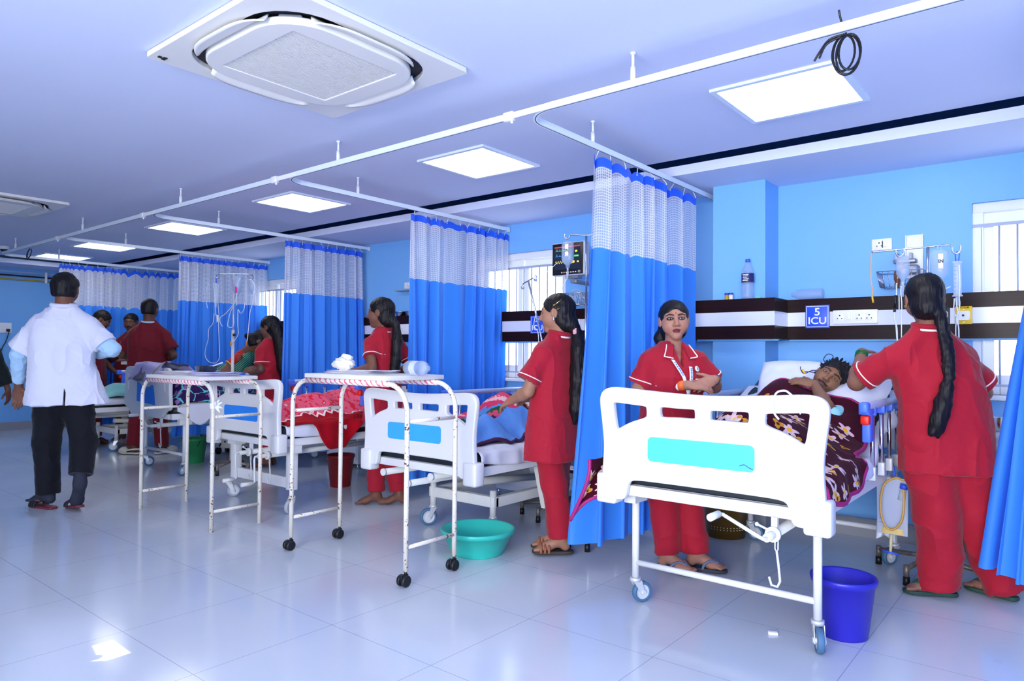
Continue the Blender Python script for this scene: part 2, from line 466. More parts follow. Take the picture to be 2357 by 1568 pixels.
for i, xd in enumerate(DIV):
    lab = ['white curtain track of the bay by the end wall', 'white curtain track of the bay with the purple blanket', 'white curtain track of the bay with the red blanket',
           'white curtain track of the bay with the blue blanket', 'white curtain track turning in beside the nearest light panel', 'white curtain track at the right edge over the foreground curtain'][i]
    t = thing('curtain_track', lab, 'curtain track', (xd, RY, RZ0), group='ceiling curtain tracks')
    R = .17; x1 = (DIV[i + 1] - xd) if i < 5 else 2.6
    path = [(0, 5.11 - RY)] + [(0, R + .3)] + [(R - R * cos(a), R - R * sin(a)) for a in np.linspace(0, pi / 2, 10)] + [(x1 + (-.06 if i < 5 else 0), 0)]
    b = sweep_rect(path, .02, 0, .032); b.build('rail', M_ALU, t)
    sweep_rect(path, .006, -.0006, .002).build('groove', M_GROOVE, t)
    MB().box(-.012, 5.09 - RY, -.006, .012, 5.115 - RY, .036).build('end_cap', M_PLAST, t)
    if i:
        MB().box(-.11, -.016, -.006, -.045, .016, .04, 0, .008).box(-.05, -.012, .0, .19, -.0105, .03).cyl((-.06, 0, -.02), (-.06, 0, .0), .007, n=8).build('connector', M_PLAST, t)
    hp = [(x1 * .3 if i < 5 else .5, 0), (0, .65)]
    for hx, hy in hp:
        MB().cyl((hx, hy, .032), (hx, hy, .09), .0115, n=12).cyl((hx, hy, .09), (hx, hy, ZC - RZ0), .0065, n=10).cyl((hx, hy, ZC - RZ0 - .008), (hx, hy, ZC - RZ0), .012, n=12).build('hanger', M_PLAST, t)

# ================================================================== curtains
def net_material():
    m = mat('curtain_net', rgb(228, 230, 244), 0.8); k = NT(m); uv = k.uv()
    sep = k.n('SeparateXYZ'); k.l(uv, sep.inputs[0]); ms = []
    for s in 'XY':
        fr = k.math('FRACT', k.math('DIVIDE', sep.outputs[s], 0.0165)); ms.append(k.math('LESS_THAN', fr, 0.30))
    g = k.math('MAXIMUM', ms[0], ms[1])
    tr = k.n('BsdfTransparent'); tl = k.n('BsdfTranslucent'); tl.inputs[0].default_value = rgb(225, 228, 246)
    mx0 = k.n('MixShader'); mx0.inputs[0].default_value = .35; k.l(k.b.outputs[0], mx0.inputs[1]); k.l(tl.outputs[0], mx0.inputs[2])
    mx = k.n('MixShader'); k.l(k.math('MULTIPLY_ADD', g, .58, .34), mx.inputs[0]); k.l(tr.outputs[0], mx.inputs[1]); k.l(mx0.outputs[0], mx.inputs[2])
    out = [n for n in m.node_tree.nodes if n.type == 'OUTPUT_MATERIAL'][0]; k.l(mx.outputs[0], out.inputs[0])
    return m
def cloth_material(name, col, trl=0.25, rough=0.6, weave=900):
    m = mat(name, col, rough, sheen=0.15); k = NT(m)
    tl = k.n('BsdfTranslucent'); tl.inputs[0].default_value = col
    mx = k.n('MixShader'); mx.inputs[0].default_value = trl; k.l(k.b.outputs[0], mx.inputs[1]); k.l(tl.outputs[0], mx.inputs[2])
    out = [n for n in m.node_tree.nodes if n.type == 'OUTPUT_MATERIAL'][0]; k.l(mx.outputs[0], out.inputs[0])
    bp = k.n('Bump'); bp.inputs['Strength'].default_value = .12; bp.inputs['Distance'].default_value = .004
    k.l(k.noise(k.obj(), 60, 4), bp.inputs['Height']); k.l(bp.outputs[0], k.b.inputs['Normal'])
    return m
M_NET = net_material()
M_BLUE = cloth_material('curtain_blue', rgb(60, 148, 252), .3)
M_BAND = cloth_material('curtain_band', rgb(20, 92, 235), .1)
def curtain(lab, top, bot, zb, nw, seed, amp=(.022, .05), ztop=2.34, zmid=1.81, sag=0.0):
    """top / bot: list of (x,y) control points of the hanging line at the top and at the hem"""
    rnd = random.Random(seed)
    x0, y0 = top[0]
    t = thing('privacy_curtain', lab, 'curtain', (x0, y0, 0), group='hospital privacy curtains')
    T = spline([(p[0], p[1], 0) for p in top], 12); B = spline([(p[0], p[1], 0) for p in bot], 12)
    ph = [rnd.uniform(0, 6.28) for _ in range(6)]
    def lerp(L, s):
        f = s * (len(L) - 1); i = min(int(f), len(L) - 2); return L[i].lerp(L[i + 1], f - i)
    wob = [rnd.uniform(-.5, .5) for _ in range(6)]
    def phase(s): return 2 * pi * nw * (s + .035 * sin(2 * pi * 1.3 * s + ph[0]) + .02 * sin(2 * pi * 3.1 * s + ph[1])) + ph[2]
    def pos(s, z):
        v = (ztop - z) / (ztop - zb); v = max(0, min(1, v)); e = v ** 1.15
        p = lerp(T, s).lerp(lerp(B, s), e); q = lerp(T, min(1, s + .01)).lerp(lerp(B, min(1, s + .01)), e); r = lerp(T, max(0, s - .01)).lerp(lerp(B, max(0, s - .01)), e)
        d = (q - r); d.normalize(); nrm = Vector((-d.y, d.x, 0))
        a = amp[0] + (amp[1] - amp[0]) * v
        f = phase(s) + .5 * v * sin(3 * s + ph[3])
        big = 1 + .45 * sin(2 * pi * 1.7 * s + ph[4])
        off = a * big * (sin(f) + .25 * sin(2 * f + ph[5]) + .18 * sin(.37 * f + 5 * v))
        lat = a * .75 * big * sin(2 * f)
        p = p + nrm * off + d * lat
        zz = z - sag * (1 - v) * (.5 - .5 * cos(f * 2)) * 1.0
        return (p.x - x0, p.y - y0, zz)
    nu = int(nw * 18) + 1
    # fabric length for the net pattern
    L = [0.0]
    for i in range(1, nu):
        a = Vector(pos((i - 1) / (nu - 1), 2.0)); b = Vector(pos(i / (nu - 1), 2.0)); L.append(L[-1] + (b - a).length)
    def part(nm, z1, z0, nv, m, solid=0.0):
        b = MB()
        b.grid(lambda u, v: pos(u, z1 + (z0 - z1) * v), nu, nv, uv=lambda u, v: (L[int(round(u * (nu - 1)))], z1 + (z0 - z1) * v))
        return b.build(nm, m, t, fixn=False)
    part('header_band', ztop, ztop - .055, 3, M_BAND)
    part('net_top', ztop - .055, zmid, 14, M_NET)
    part('blue_cloth', zmid, zb, 40, M_BLUE)
    nh = max(6, int(nw * 1.3))
    for i in range(nh):
        s = (i + .5) / nh; p = pos(s, ztop); q = lerp(T, s)
        a = (p[0], p[1], ztop - .012); c = (q.x - x0, q.y - y0, RZ0)
        MB().tube([(a[0] + .004, a[1], a[2] - .008), (a[0], a[1] - .004, a[2] - .012), a, ((a[0] + c[0]) / 2, (a[1] + c[1]) / 2, (a[2] + c[2]) / 2), c], .0022, 5).build('hook', M_PLAST, t)
    return t
curtain('far curtain behind the group of men in red', [(-10.33, 3.33), (-10.33, 4.1), (-10.33, 4.95)], [(-10.28, 3.35), (-10.3, 4.1), (-10.33, 4.95)], .2, 11, 5, (.02, .035), sag=.05)
curtain('blue curtain behind the drip stand, second from the far end', [(-8.29, 3.91), (-8.29, 4.5), (-8.29, 5.08)], [(-8.2, 3.82), (-8.22, 4.5), (-8.27, 5.1)], .2, 10, 12, (.02, .04), sag=.02)
curtain('blue curtain beside the nurse with loose long hair', [(-6.25, 4.03), (-6.25, 4.5), (-6.25, 5.0)], [(-6.25, 4.0), (-6.2, 4.5), (-6.22, 5.03)], .16, 8, 23, (.02, .04), sag=.02)
curtain('blue curtain in front of the middle window', [(-4.2, 3.86), (-4.2, 4.5), (-4.2, 5.1)], [(-4.16, 3.82), (-4.14, 4.4), (-4.2, 5.0)], .17, 8, 31, (.02, .045), sag=.02)
curtain('tall blue curtain hanging between bed 4 and bed 5', [(-2.12, 3.34), (-2.12, 4.0), (-2.12, 4.69)], [(-2.1, 3.12), (-2.0, 3.55), (-1.98, 3.9), (-2.08, 4.55)], .17, 7.5, 44, (.024, .06), sag=.02)
curtain('blue curtain swept aside at the right edge of the photo', [(-0.055, 4.35), (-0.055, 3.9), (-0.05, 3.2)], [(-0.33, 4.08), (-0.2, 3.86), (0.12, 3.5)], .20, 5.5, 57, (.02, .045), sag=.02)

# ================================================================== noise
_rs = np.random.RandomState(7); _PERM = _rs.rand(32, 32, 32).astype(np.float32) * 2 - 1
def vnoise(P):
    P = np.asarray(P, dtype=np.float32); i = np.floor(P).astype(int); f = P - i; f = f * f * (3 - 2 * f); r = 0
    for dx in (0, 1):
        for dy in (0, 1):
            for dz in (0, 1):
                w = (f[:, 0] if dx else 1 - f[:, 0]) * (f[:, 1] if dy else 1 - f[:, 1]) * (f[:, 2] if dz else 1 - f[:, 2])
                r = r + w * _PERM[(i[:, 0] + dx) % 32, (i[:, 1] + dy) % 32, (i[:, 2] + dz) % 32]
    return r
from mathutils import noise as _mn
def n1(x, y, z=0.0): return _mn.noise((x + 13.7, y + 7.3, z * 3.1 + .5))

# ================================================================== beds
M_BED = mat('bed_white', rgb(226, 226, 229), 0.3, noise=0.02, nscale=6)
M_BEDP = mat('bed_moulded_plastic', rgb(228, 227, 229), 0.28)
M_BEDG = mat('bed_grey_plastic', rgb(214, 216, 218), 0.35)
M_FRAME = mat('bed_enamel', rgb(222, 221, 217), 0.35, noise=0.05, nscale=12)
M_TYRE = mat('blue_grey_tyre', rgb(74, 112, 146), 0.55)
M_HUB = mat('caster_hub', rgb(206, 208, 214), 0.4)
M_RAIL = mat('rail_alu', rgb(176, 190, 224), 0.35, metal=0.25)
M_RBR = mat('rail_bracket_blue', rgb(78, 120, 236), 0.4)
M_MATT = mat('mattress_rexine', rgb(26, 34, 40), 0.4)
M_SHEET = cloth_material('white_sheet', rgb(226, 228, 242), .08, .8)
def sticker_mat(c): return mat('sticker_%d_%d_%d' % c, rgb(*c), 0.3)
FBO = [(0, 1.014), (.17, 1.02), (.325, 1.03), (.44, 1.038), (.49, 1.032), (.518, 1.008), (.523, .97), (.508, .87), (.498, .78), (.5, .70), (.506, .63), (.506, .535), (.502, .516), (.48, .514), (.41, .514), (.39, .526), (.384, .575), (.37, .605), (.335, .617), (.2, .619), (0, .619)]
H_IN = [(.03, .962), (.04, .967), (.12, .966), (.20, .970), (.214, .962), (.216, .94), (.212, .915), (.20, .906), (.12, .910), (.04, .909), (.028, .915), (.027, .94)]
H_OUT = [(.268, .955), (.275, .968), (.36, .973), (.452, .980), (.463, .968), (.46, .94), (.449, .86), (.440, .838), (.425, .835), (.40, .852), (.35, .877), (.30, .893), (.272, .905), (.266, .92)]
def mirror(L): return [(-x, z) for x, z in reversed(L)]
def footboard_shape(kx=.97, kz=.97, dz=0.0):
    full = FBO + [(-x, z) for x, z in reversed(FBO[1:-1])]
    tr = lambda L: [(x * kx, 1.2 + (z - 1.2) * kz + dz) for x, z in L]
    return tr(chaikin(full, 2)), [tr(chaikin(h, 2)) for h in (H_IN, mirror(H_IN), H_OUT, mirror(H_OUT))]
def caster(parent, x, y, r=.047, ang=0.4, style=0, w=.028, z0=.15):
    c = MB(); tr = .035
    dx, dy = sin(ang) * tr, cos(ang) * tr
    ux, uy = -dy / tr, dx / tr
    c.cyl((x, y, z0), (x, y, z0 - .03), .014, n=12)
    c.cyl((x, y, 2 * r + .022), (x, y, 2 * r + .004), .026, n=16)
    for s in (-1, 1):
        q = s * (w / 2 + .006)
        P = [(x + ux * q - dx * .6, y + uy * q - dy * .6, 2 * r + .008), (x + ux * q + dx * .7, y + uy * q + dy * .7, 2 * r + .008), (x + ux * q + dx * 1.25, y + uy * q + dy * 1.25, r - .012), (x + ux * q + dx * .75, y + uy * q + dy * .75, r - .012)]
        P2 = [(p[0] + ux * .003, p[1] + uy * .003, p[2]) for p in P]
        c.add(P + P2, [(0, 1, 2, 3), (7, 6, 5, 4)] + [(i, (i + 1) % 4, (i + 1) % 4 + 4, i + 4) for i in range(4)])
    o = c.build('caster', mat('caster_metal', rgb(214, 216, 220), .35, metal=.3) if style == 0 else M_FRAME, parent)
    wh = MB(); cx, cy = x + dx, y + dy
    def wp(a, q, rr): return (cx + dx / tr * cos(a) * rr + ux * q, cy + dy / tr * cos(a) * rr + uy * q, r + sin(a) * rr)
    N = 28; prof = [(-w / 2 + .004, r * .45), (-w / 2 + .004, r * .70), (-w / 2, r * .74), (-w / 2, r * .93), (-w * .3, r), (w * .3, r), (w / 2, r * .93), (w / 2, r * .74), (w / 2 - .004, r * .70), (w / 2 - .004, r * .45)]
    vs = [wp(2 * pi * k / N, q, rr) for q, rr in prof for k in range(N)]
    fs = []; 
    for i in range(len(prof) - 1):
        for k in range(N): fs.append((i * N + k, i * N + (k + 1) % N, (i + 1) * N + (k + 1) % N, (i + 1) * N + k))
    L = len(prof)
    fs += [tuple(range(N)), tuple((L - 1) * N + k for k in reversed(range(N)))]
    wh.add(vs, fs, 0, True)
    for i in range(len(fs)):
        ring = i // N
        if ring in (0, L - 2) or i >= (L - 1) * N: wh.mi[i] = 1
    wh.cyl(wp(0, -w / 2 - .012, 0), wp(0, w / 2 + .012, 0), .011, n=10, m=1)
    wh.build('wheel', [M_TYRE, M_HUB] if style == 0 else [mat('worn_tyre', rgb(170, 176, 186), .6, noise=.3, nscale=60), M_HUB], o)
    return o
def side_rail(parent, x, y0, y1, zt, posts, zb=.61, nm='side_rail', side=1):
    r = MB(); r.tube([(x, y0 - .01, zt), (x, y0 + .0, zt), (x, y1, zt), (x, y1 + .01, zt)], [.012, .02, .02, .012], 14)
    rail = r.build(nm, M_RAIL, parent)
    for y in posts:
        p = MB(); p.cyl((x, y, zb), (x, y, zt - .01), .0105, n=12); p.build('post', M_STEEL, rail)
        MB().box(x - .018, y - .016, zt - .05, x + .018, y + .016, zt + .004, 0, .004).build('post_collar', M_RBR, rail)
        MB().box(x - .016, y - .018, zb - .02, x + .016, y + .018, zb + .045, 0, .004).build('post_foot', M_BED, rail)
    b = MB(); b.box(x - .022, y0 - .02, zt - .035, x + .022, y0 + .10, zt - .012, 0, .004)
    b.box(x - .018, y0 + .03, zt - .17, x + .018, y0 + .10, zt - .03, 0, .005).box(x - .021, y0 - .03, zt - .03, x + .021, y0 + .03, zt + .022, 0, .01)
    b.build('end_bracket', M_RBR, rail)
    MB().box(x - .02, y0 + .0, zt - .085, x + .02, y0 + .035, zt - .04, 0, .008).build('release_latch', M_REDPL, rail)
    return rail
def crank(parent, x, z, a=0, y0=-.02):
    """shaft running under the bed, cranked handle at the foot end"""
    c = MB(); c.cyl((x, y0 + .02, z), (x, 1.0, z + .01), .02, n=14); c.cyl((x, y0 - .07, z), (x, y0 + .03, z), .0165, n=14); c.cyl((x, y0 + .0, z), (x, y0 + .016, z), .031, n=16)
    c.cyl((x - .005, y0 + .01, z + .01), (x - .06, y0 + .0, z + .032), .005, n=8).ell((x - .062, y0, z + .033), (.009, .009, .009), nu=10, nv=6)
    o = c.build('crank', M_FRAME, parent)
    hx, hz = x + .19 * cos(a), z + .19 * sin(a)
    h = MB(); h.tube([(x, y0 - .05, z), (x, y0 - .095, z), (x + .02 * cos(a), y0 - .10, z + .02 * sin(a)), (hx - .01 * cos(a), y0 - .10, hz - .01 * sin(a)), (hx, y0 - .115, hz), (hx, y0 - .13, hz)], .0075, 10)
    h.tube([(hx, y0 - .12, hz), (hx, y0 - .122, hz), (hx, y0 - .205, hz), (hx, y0 - .208, hz)], [.010, .0145, .0155, .010], 12)
    h.build('crank_handle', M_FRAME, o)
def hook(parent, x, y, z, L=.17):
    P = [(x, y, z), (x, y, z - .04)]
    MB().tube([(x - .006, y, z), (x - .006, y, z - .045), (x, y, z - .055), (x + .006, y, z - .045), (x + .006, y, z)], .003, 6).tube([(x, y, z - .05), (x + .008, y, z - .11), (x + .014, y, z - L), (x + .004, y, z - L - .024), (x - .02, y, z - L - .022), (x - .03, y, z - L + .01)], .005, 8).build('utility_hook', M_FRAME, parent)
def sweep_ring(path, ring):
    """ring of (x, n) swept along (y,z) path, n measured along the path normal"""
    b = MB(); vs = []; n = len(ring); N = len(path)
    for i, (y, z) in enumerate(path):
        a = path[max(0, i - 1)]; c = path[min(N - 1, i + 1)]; ty, tz = c[0] - a[0], c[1] - a[1]; l = hypot(ty, tz); ny, nz = -tz / l, ty / l
        for x, q in ring: vs.append((x, y + ny * q, z + nz * q))
    fs = [tuple(range(n)), tuple((N - 1) * n + k for k in reversed(range(n)))]
    for i in range(N - 1):
        for k in range(n): fs.append((i * n + k, i * n + (k + 1) % n, (i + 1) * n + (k + 1) % n, (i + 1) * n + k))
    b.add(vs, fs, 0, True); b.sm[0] = b.sm[1] = False
    return b
def bed(lab, xc, yf, dz=0.0, kx=.97, kz=.97, style='tube', stick=(90, 215, 255), L=2.08, back=0.0, crank_x=(.28,), ca=(2.55,), rails=(1, 1), rz=0.0, plastic=None, zrail=.965):
    pl = plastic or M_BEDP
    t = thing('hospital_bed', lab, 'hospital bed', (xc, yf, 0), rz, group='white hospital beds')
    zf = .59 + dz                                  # underside of the mattress
    out, holes = footboard_shape(kx, kz, dz)
    if style == 'scallop':
        S = [(0, .965), (.10, .968), (.17, .985), (.235, 1.02), (.30, 1.035), (.44, 1.035), (.485, 1.02), (.50, .985), (.495, .80), (.51, .72), (.51, .655), (.47, .64), (.42, .635), (.35, .57), (.30, .56), (0, .56)]
        S = S + [(-x, z) for x, z in reversed(S[1:-1])]
        Hh = [(.385, .985), (.42, .99), (.435, .97), (.44, .86), (.425, .80), (.405, .80), (.385, .88), (.375, .95)]
        Hm = [(-.17, .935), (0, .915), (.17, .935), (.165, .905), (0, .885), (-.165, .905)]
        tr = lambda q: [(x * kx, z + dz) for x, z in q]
        out, holes = tr(chaikin(S, 2)), [tr(chaikin(Hh, 2)), tr(chaikin(mirror(Hh), 2))]
    vs, fs = plate(out, holes, .018, .008)
    fb = MB().add(vs, fs, 0, True); fbo = fb.build('footboard', pl, t)
    if style == 'scallop':
        P = [(-.21, .70), (.21, .675), (.19, .80), (.165, .865), (.13, .87), (.08, .85), (0, .842), (-.08, .85), (-.15, .885), (-.20, .895)]
        vs2, fs2 = plate([(x * kx, z + dz) for x, z in P], [], .001, 0)
    else:
        P = rrect(-.265, .707, .235, .820, .022)
        P = [(x * kx, 1.2 + (z + (.004 * (1 - (x / .27) ** 2)) - 1.2) * kz + dz) for x, z in P]
        vs2, fs2 = plate(P, [], .001, 0)
    MB().add([(x, y - .0195, z) for x, y, z in vs2], fs2).build('blue_sticker', sticker_mat(stick), fbo)
    if style != 'scallop':
        for s in (-1, 1):
            MB().box(s * .485 * kx - .052, -.032, .505 + dz, s * .485 * kx + .052, .055, .645 + dz, 0, .014).build('corner_cap', pl, fbo)
    hb = MB().add([(x, y + L, z) for x, y, z in vs], fs, 0, True); hb.build('headboard', pl, t)
    f = MB()
    f.box(-.46, .03, zf - .045, -.425, L - .03, zf + .012, 0, .004).box(.425, .03, zf - .045, .46, L - .03, zf + .012, 0, .004)
    f.box(-.40, .022, zf - .045, .40, .055, zf + .004, 0, .004).box(-.43, L - .06, zf - .045, .43, L - .03, zf, 0, .004)
    for y in (.45, .9, 1.3, 1.7): f.box(-.43, y, zf - .03, .43, y + .03, zf)
    f.box(-.42, .05, zf + .0, .42, .95, zf + .008); 
    f.build('frame', M_BED, t)
    if style == 'base':
        zb = .20
        b = MB(); b.box(-.30, .42, zb, -.25, 1.75, zb + .065, 0, .005).box(.25, .42, zb, .30, 1.75, zb + .065, 0, .005).box(-.30, .40, zb, .30, .45, zb + .07, 0, .005).box(-.30, 1.72, zb, .30, 1.77, zb + .065, 0, .005)
        b.build('base_frame', M_FRAME, t)
        for s in (-1, 1):
            for y in (.42, 1.74):
                lg = MB().cyl((s * .275, y, .14), (s * .275, y, zb + .11), .022, n=14).build('leg', M_FRAME, t)
                caster(t, s * .275, y, r=.06, ang=pi + .5 if y < 1 else .3, z0=.17)
        for s in (-1, 1):
            a = MB(); x = s * .40
            a.prism([(.70, zf - .02), (.76, zf - .02), (.86, .16), (.80, .16)], 'x', x - .02, x + .02)
            a.prism([(.80, .15), (1.22, .26), (1.22, .315), (.80, .20)], 'x', x - .018, x + .018)
            a.cyl((x - .025, .83, .185), (x + .025, .83, .185), .03, n=14)
            a.build('lift_arm', M_FRAME, t)
        a = MB()
        for x, z, y0 in ((-.30, zf - .085, -.02), (-.02, zf - .12, -.06), (.10, zf - .075, .02)):
            a.cyl((x, y0, z), (x, 1.35, z - .02), .021, n=16); a.cyl((x, y0 - .002, z), (x, y0 + .012, z), .0235, n=16)
        a.cyl((-.02, .5, zf - .19), (-.02, 1.4, zf - .26), .026, n=14)
        a.build('actuator_tubes', M_FRAME, t)
    else:
        lx = .42 if style != 'box' else .40
        for y in (.17, 1.70):
            for s in (-1, 1):
                lg = MB()
                if style == 'box': lg.box(s * lx - .035, y - .03, .16, s * lx + .035, y + .03, zf - .05, 0, .004); lg.box(s * lx - .06, y - .045, zf - .10, s * lx + .06, y + .045, zf - .04)
                else: lg.cyl((s * lx, y, .125), (s * lx, y, zf - .04), .0175, n=16); lg.box(s * lx - .03, y - .06, zf - .10, s * lx + .03, y + .06, zf - .045) if y < 1 else None
                lg.build('leg', M_BED, t)
                caster(t, s * lx + (s * .05 if style == 'box' else 0), y - (.03 if style == 'box' else 0), r=.05, ang=(2.7 if s > 0 else 0.5) + (1 if y > 1 else 0), style=1 if style == 'box' else 0)
            cb = MB()
            if style == 'box': cb.box(-lx, y - .015, .17, lx, y + .015, .25)
            else: cb.cyl((-lx, y, .195), (lx, y, .195), .0145, n=12)
            cb.build('cross_bar', M_BED, t)
    for k, cx in enumerate(crank_x):
        crank(t, cx, zf - .105, ca[k]); hook(t, cx + .01, .05 if style == 'base' else .0, zf - .12)
        MB().box(cx - .012, .0, zf - .10, cx + .012, .02, zf - .04).build('crank_bracket', M_BED, t)
    for s, on in zip((-1, 1), rails):
        if on: side_rail(t, s * .475, .73, 1.93, zrail + dz, (.89, 1.09, 1.28, 1.48, 1.70), zb=zf + .03)
    return t
def mattress(lab, xc, yf, dz=0.0, back=0.0, ybend=1.0, L=1.98, w=.425, rz=0.0, th=.10):
    t = tag(sweep_ring([(.05, .592 + dz), (.3, .592 + dz), (.6, .592 + dz), (ybend - .1, .592 + dz), (ybend, .598 + dz)] + [(ybend + (L - ybend) * k / 5 * cos(back), .598 + dz + (L - ybend) * k / 5 * sin(back)) for k in range(1, 6)],
                       rrect(-w, .003, w, th, .025, 4)).build('mattress', M_MATT), lab, 'mattress', 'bed mattresses')
    t.location = (xc, yf, 0); t.rotation_euler = (0, 0, rz); return t
def surf(dz, back, ybend, th=.10):
    def z(y): return .592 + th + dz if y < ybend else .598 + th + dz + (y - ybend) * math.tan(back)
    return z
def drape(nm, lab, cat, xc, yf, zfn, ya, yb, tl, tr, m, nu=90, nv=90, bump=None, wr=.008, wf=7.0, seed=0, w=.43, group=None, solid=.008, trim=None, rz=0.0, lift=.006, flare=.02, endhang=0.0):
    """cloth laid over the bed: tl(v), tr(v) give how far it reaches left/right from the bed's middle along the cloth; beyond w it hangs"""
    b = MB()
    def fn(u, v):
        a, c = -tl(v), tr(v); tt = a + (c - a) * u; y = ya + (yb - ya) * v
        x = max(-w, min(w, tt)); over = abs(tt) - w
        z = zfn(y) + lift
        bm = bump(x, y) if bump else 0.0
        q = n1(tt * wf, y * wf, seed) * .6 + n1(tt * wf * 2.1, y * wf * 1.7, seed + 5) * .3 + n1((tt + y) * wf * .8, (tt - y) * wf * .35, seed + 9) * .9 + (.35 - abs(n1((tt * .8 + y * .5) * wf * .9, (tt - y) * wf * .5, seed + 21))) * 1.7 + (.3 - abs(n1((tt * .6 - y * .8) * wf * 1.3, (tt + y) * wf * .5, seed + 31))) * .9
        if over > 0:
            s = 1 if tt > 0 else -1
            rr = .05
            z = z + bm - max(0, over - rr * .57) ; x = s * (w + min(over, rr) * .8 + flare * over / .3 + (wr * 2.2 * n1(y * wf * 1.6, 3.1, seed) + .5 * wr * q) * min(1, over / .06)) 
        else:
            z = z + bm + wr * q
        if endhang and y < .0: pass
        return (x, y, z)
    b.grid(fn, nu, nv, uv=lambda u, v: (-tl(v) + (tl(v) + tr(v)) * u, ya + (yb - ya) * v))
    o = b.build(nm, m, None, solid=solid)
    tag(o, lab, cat, group); o.location = (xc, yf, 0); o.rotation_euler = (0, 0, rz)
    if trim is not None:
        E = [fn(i / 60, 0) for i in range(61)] + [fn(1, j / 60) for j in range(1, 61)] + [fn(1 - i / 60, 1) for i in range(1, 61)] + [fn(0, 1 - j / 60) for j in range(1, 60)]
        MB().tube(E, .011, 8, closed=True).build('edge_binding', trim, o)
    return o

def film(name, col, opac, rough=.15):
    """thin clear plastic: part see-through, part milky with a gloss"""
    m = mat(name, col, rough, spec=.6); k = NT(m); tr = k.n('BsdfTransparent'); tr.inputs[0].default_value = tuple(.75 + .25 * c for c in col[:3]) + (1,); tl = k.n('BsdfTranslucent'); tl.inputs[0].default_value = col
    m0 = k.n('MixShader'); m0.inputs[0].default_value = .4; k.l(k.b.outputs[0], m0.inputs[1]); k.l(tl.outputs[0], m0.inputs[2])
    mx = k.n('MixShader'); mx.inputs[0].default_value = opac; k.l(tr.outputs[0], mx.inputs[1]); k.l(m0.outputs[0], mx.inputs[2])
    k.l(mx.outputs[0], [n for n in m.node_tree.nodes if n.type == 'OUTPUT_MATERIAL'][0].inputs[0]); return m
M_FROSTY = film('clear_plastic', rgb(232, 240, 252), .55)
# ================================================================== blanket patterns
def velvet(name, base, rough=.85):
    m = mat(name, base, rough, sheen=0.03, spec=.08); return m
def floral_material():
    m = velvet('maroon_floral_velvet', rgb(70, 10, 34)); k = NT(m); uv = k.uv()
    mp = k.n('Mapping'); mp.inputs['Scale'].default_value = (1, 1, 0); k.l(uv, mp.inputs[0]); p = mp.outputs[0]
    sv = k.n('SeparateXYZ'); k.l(p, sv.inputs[0]); plain = k.math('LESS_THAN', sv.outputs[1], 1.06)
    col = None; prev = k.mix(k.noise(p, 9, 4), rgb(46, 4, 22), rgb(72, 8, 34))
    for sc, R, cov, petal, ctr, npet, off in ((10.0, .42, .52, rgb(236, 205, 214), rgb(240, 170, 40), 5, 0.0), (11.0, .30, .40, rgb(214, 150, 30), rgb(90, 40, 20), 3, 5.3), (5.5, .32, .30, rgb(240, 218, 222), rgb(150, 80, 60), 9, 11.7)):
        ad = k.n('VectorMath', operation='ADD'); k.l(p, ad.inputs[0]); ad.inputs[1].default_value = (off, off * .7, 0)
        v = k.n('TexVoronoi', voronoi_dimensions='2D'); v.inputs['Scale'].default_value = sc; v.inputs['Randomness'].default_value = .75; k.l(ad.outputs[0], v.inputs['Vector'])
        sub = k.n('VectorMath', operation='SUBTRACT'); k.l(ad.outputs[0], sub.inputs[0]); k.l(v.outputs['Position'], sub.inputs[1])
        s = k.n('SeparateXYZ'); k.l(sub.outputs[0], s.inputs[0])
        r = k.math('MULTIPLY', k.math('SQRT', k.math('ADD', k.math('MULTIPLY', s.outputs[0], s.outputs[0]), k.math('MULTIPLY', s.outputs[1], s.outputs[1]))), sc)
        cs = k.n('SeparateColor'); k.l(v.outputs['Color'], cs.inputs[0])
        a = k.math('ADD', k.math('MULTIPLY', k.math('ARCTAN2', s.outputs[1], s.outputs[0]), float(npet)), k.math('MULTIPLY', cs.outputs[0], 20.0))
        rr = k.math('MULTIPLY', k.math('MULTIPLY_ADD', k.math('COSINE', a), .28, .72), R)
        inside = k.math('MULTIPLY', k.math('LESS_THAN', r, rr), k.math('LESS_THAN', cs.outputs[1], cov))
        c0 = k.math('LESS_THAN', r, R * .28)
        fc = k.mix(c0, k.mix(k.math('MULTIPLY', k.noise(p, 45, 3), .5), petal, rgb(150, 90, 80)), ctr)
        prev = k.mix(k.math('MULTIPLY', inside, plain), prev, fc)
    k.l(prev, k.b.inputs['Base Color']); return m
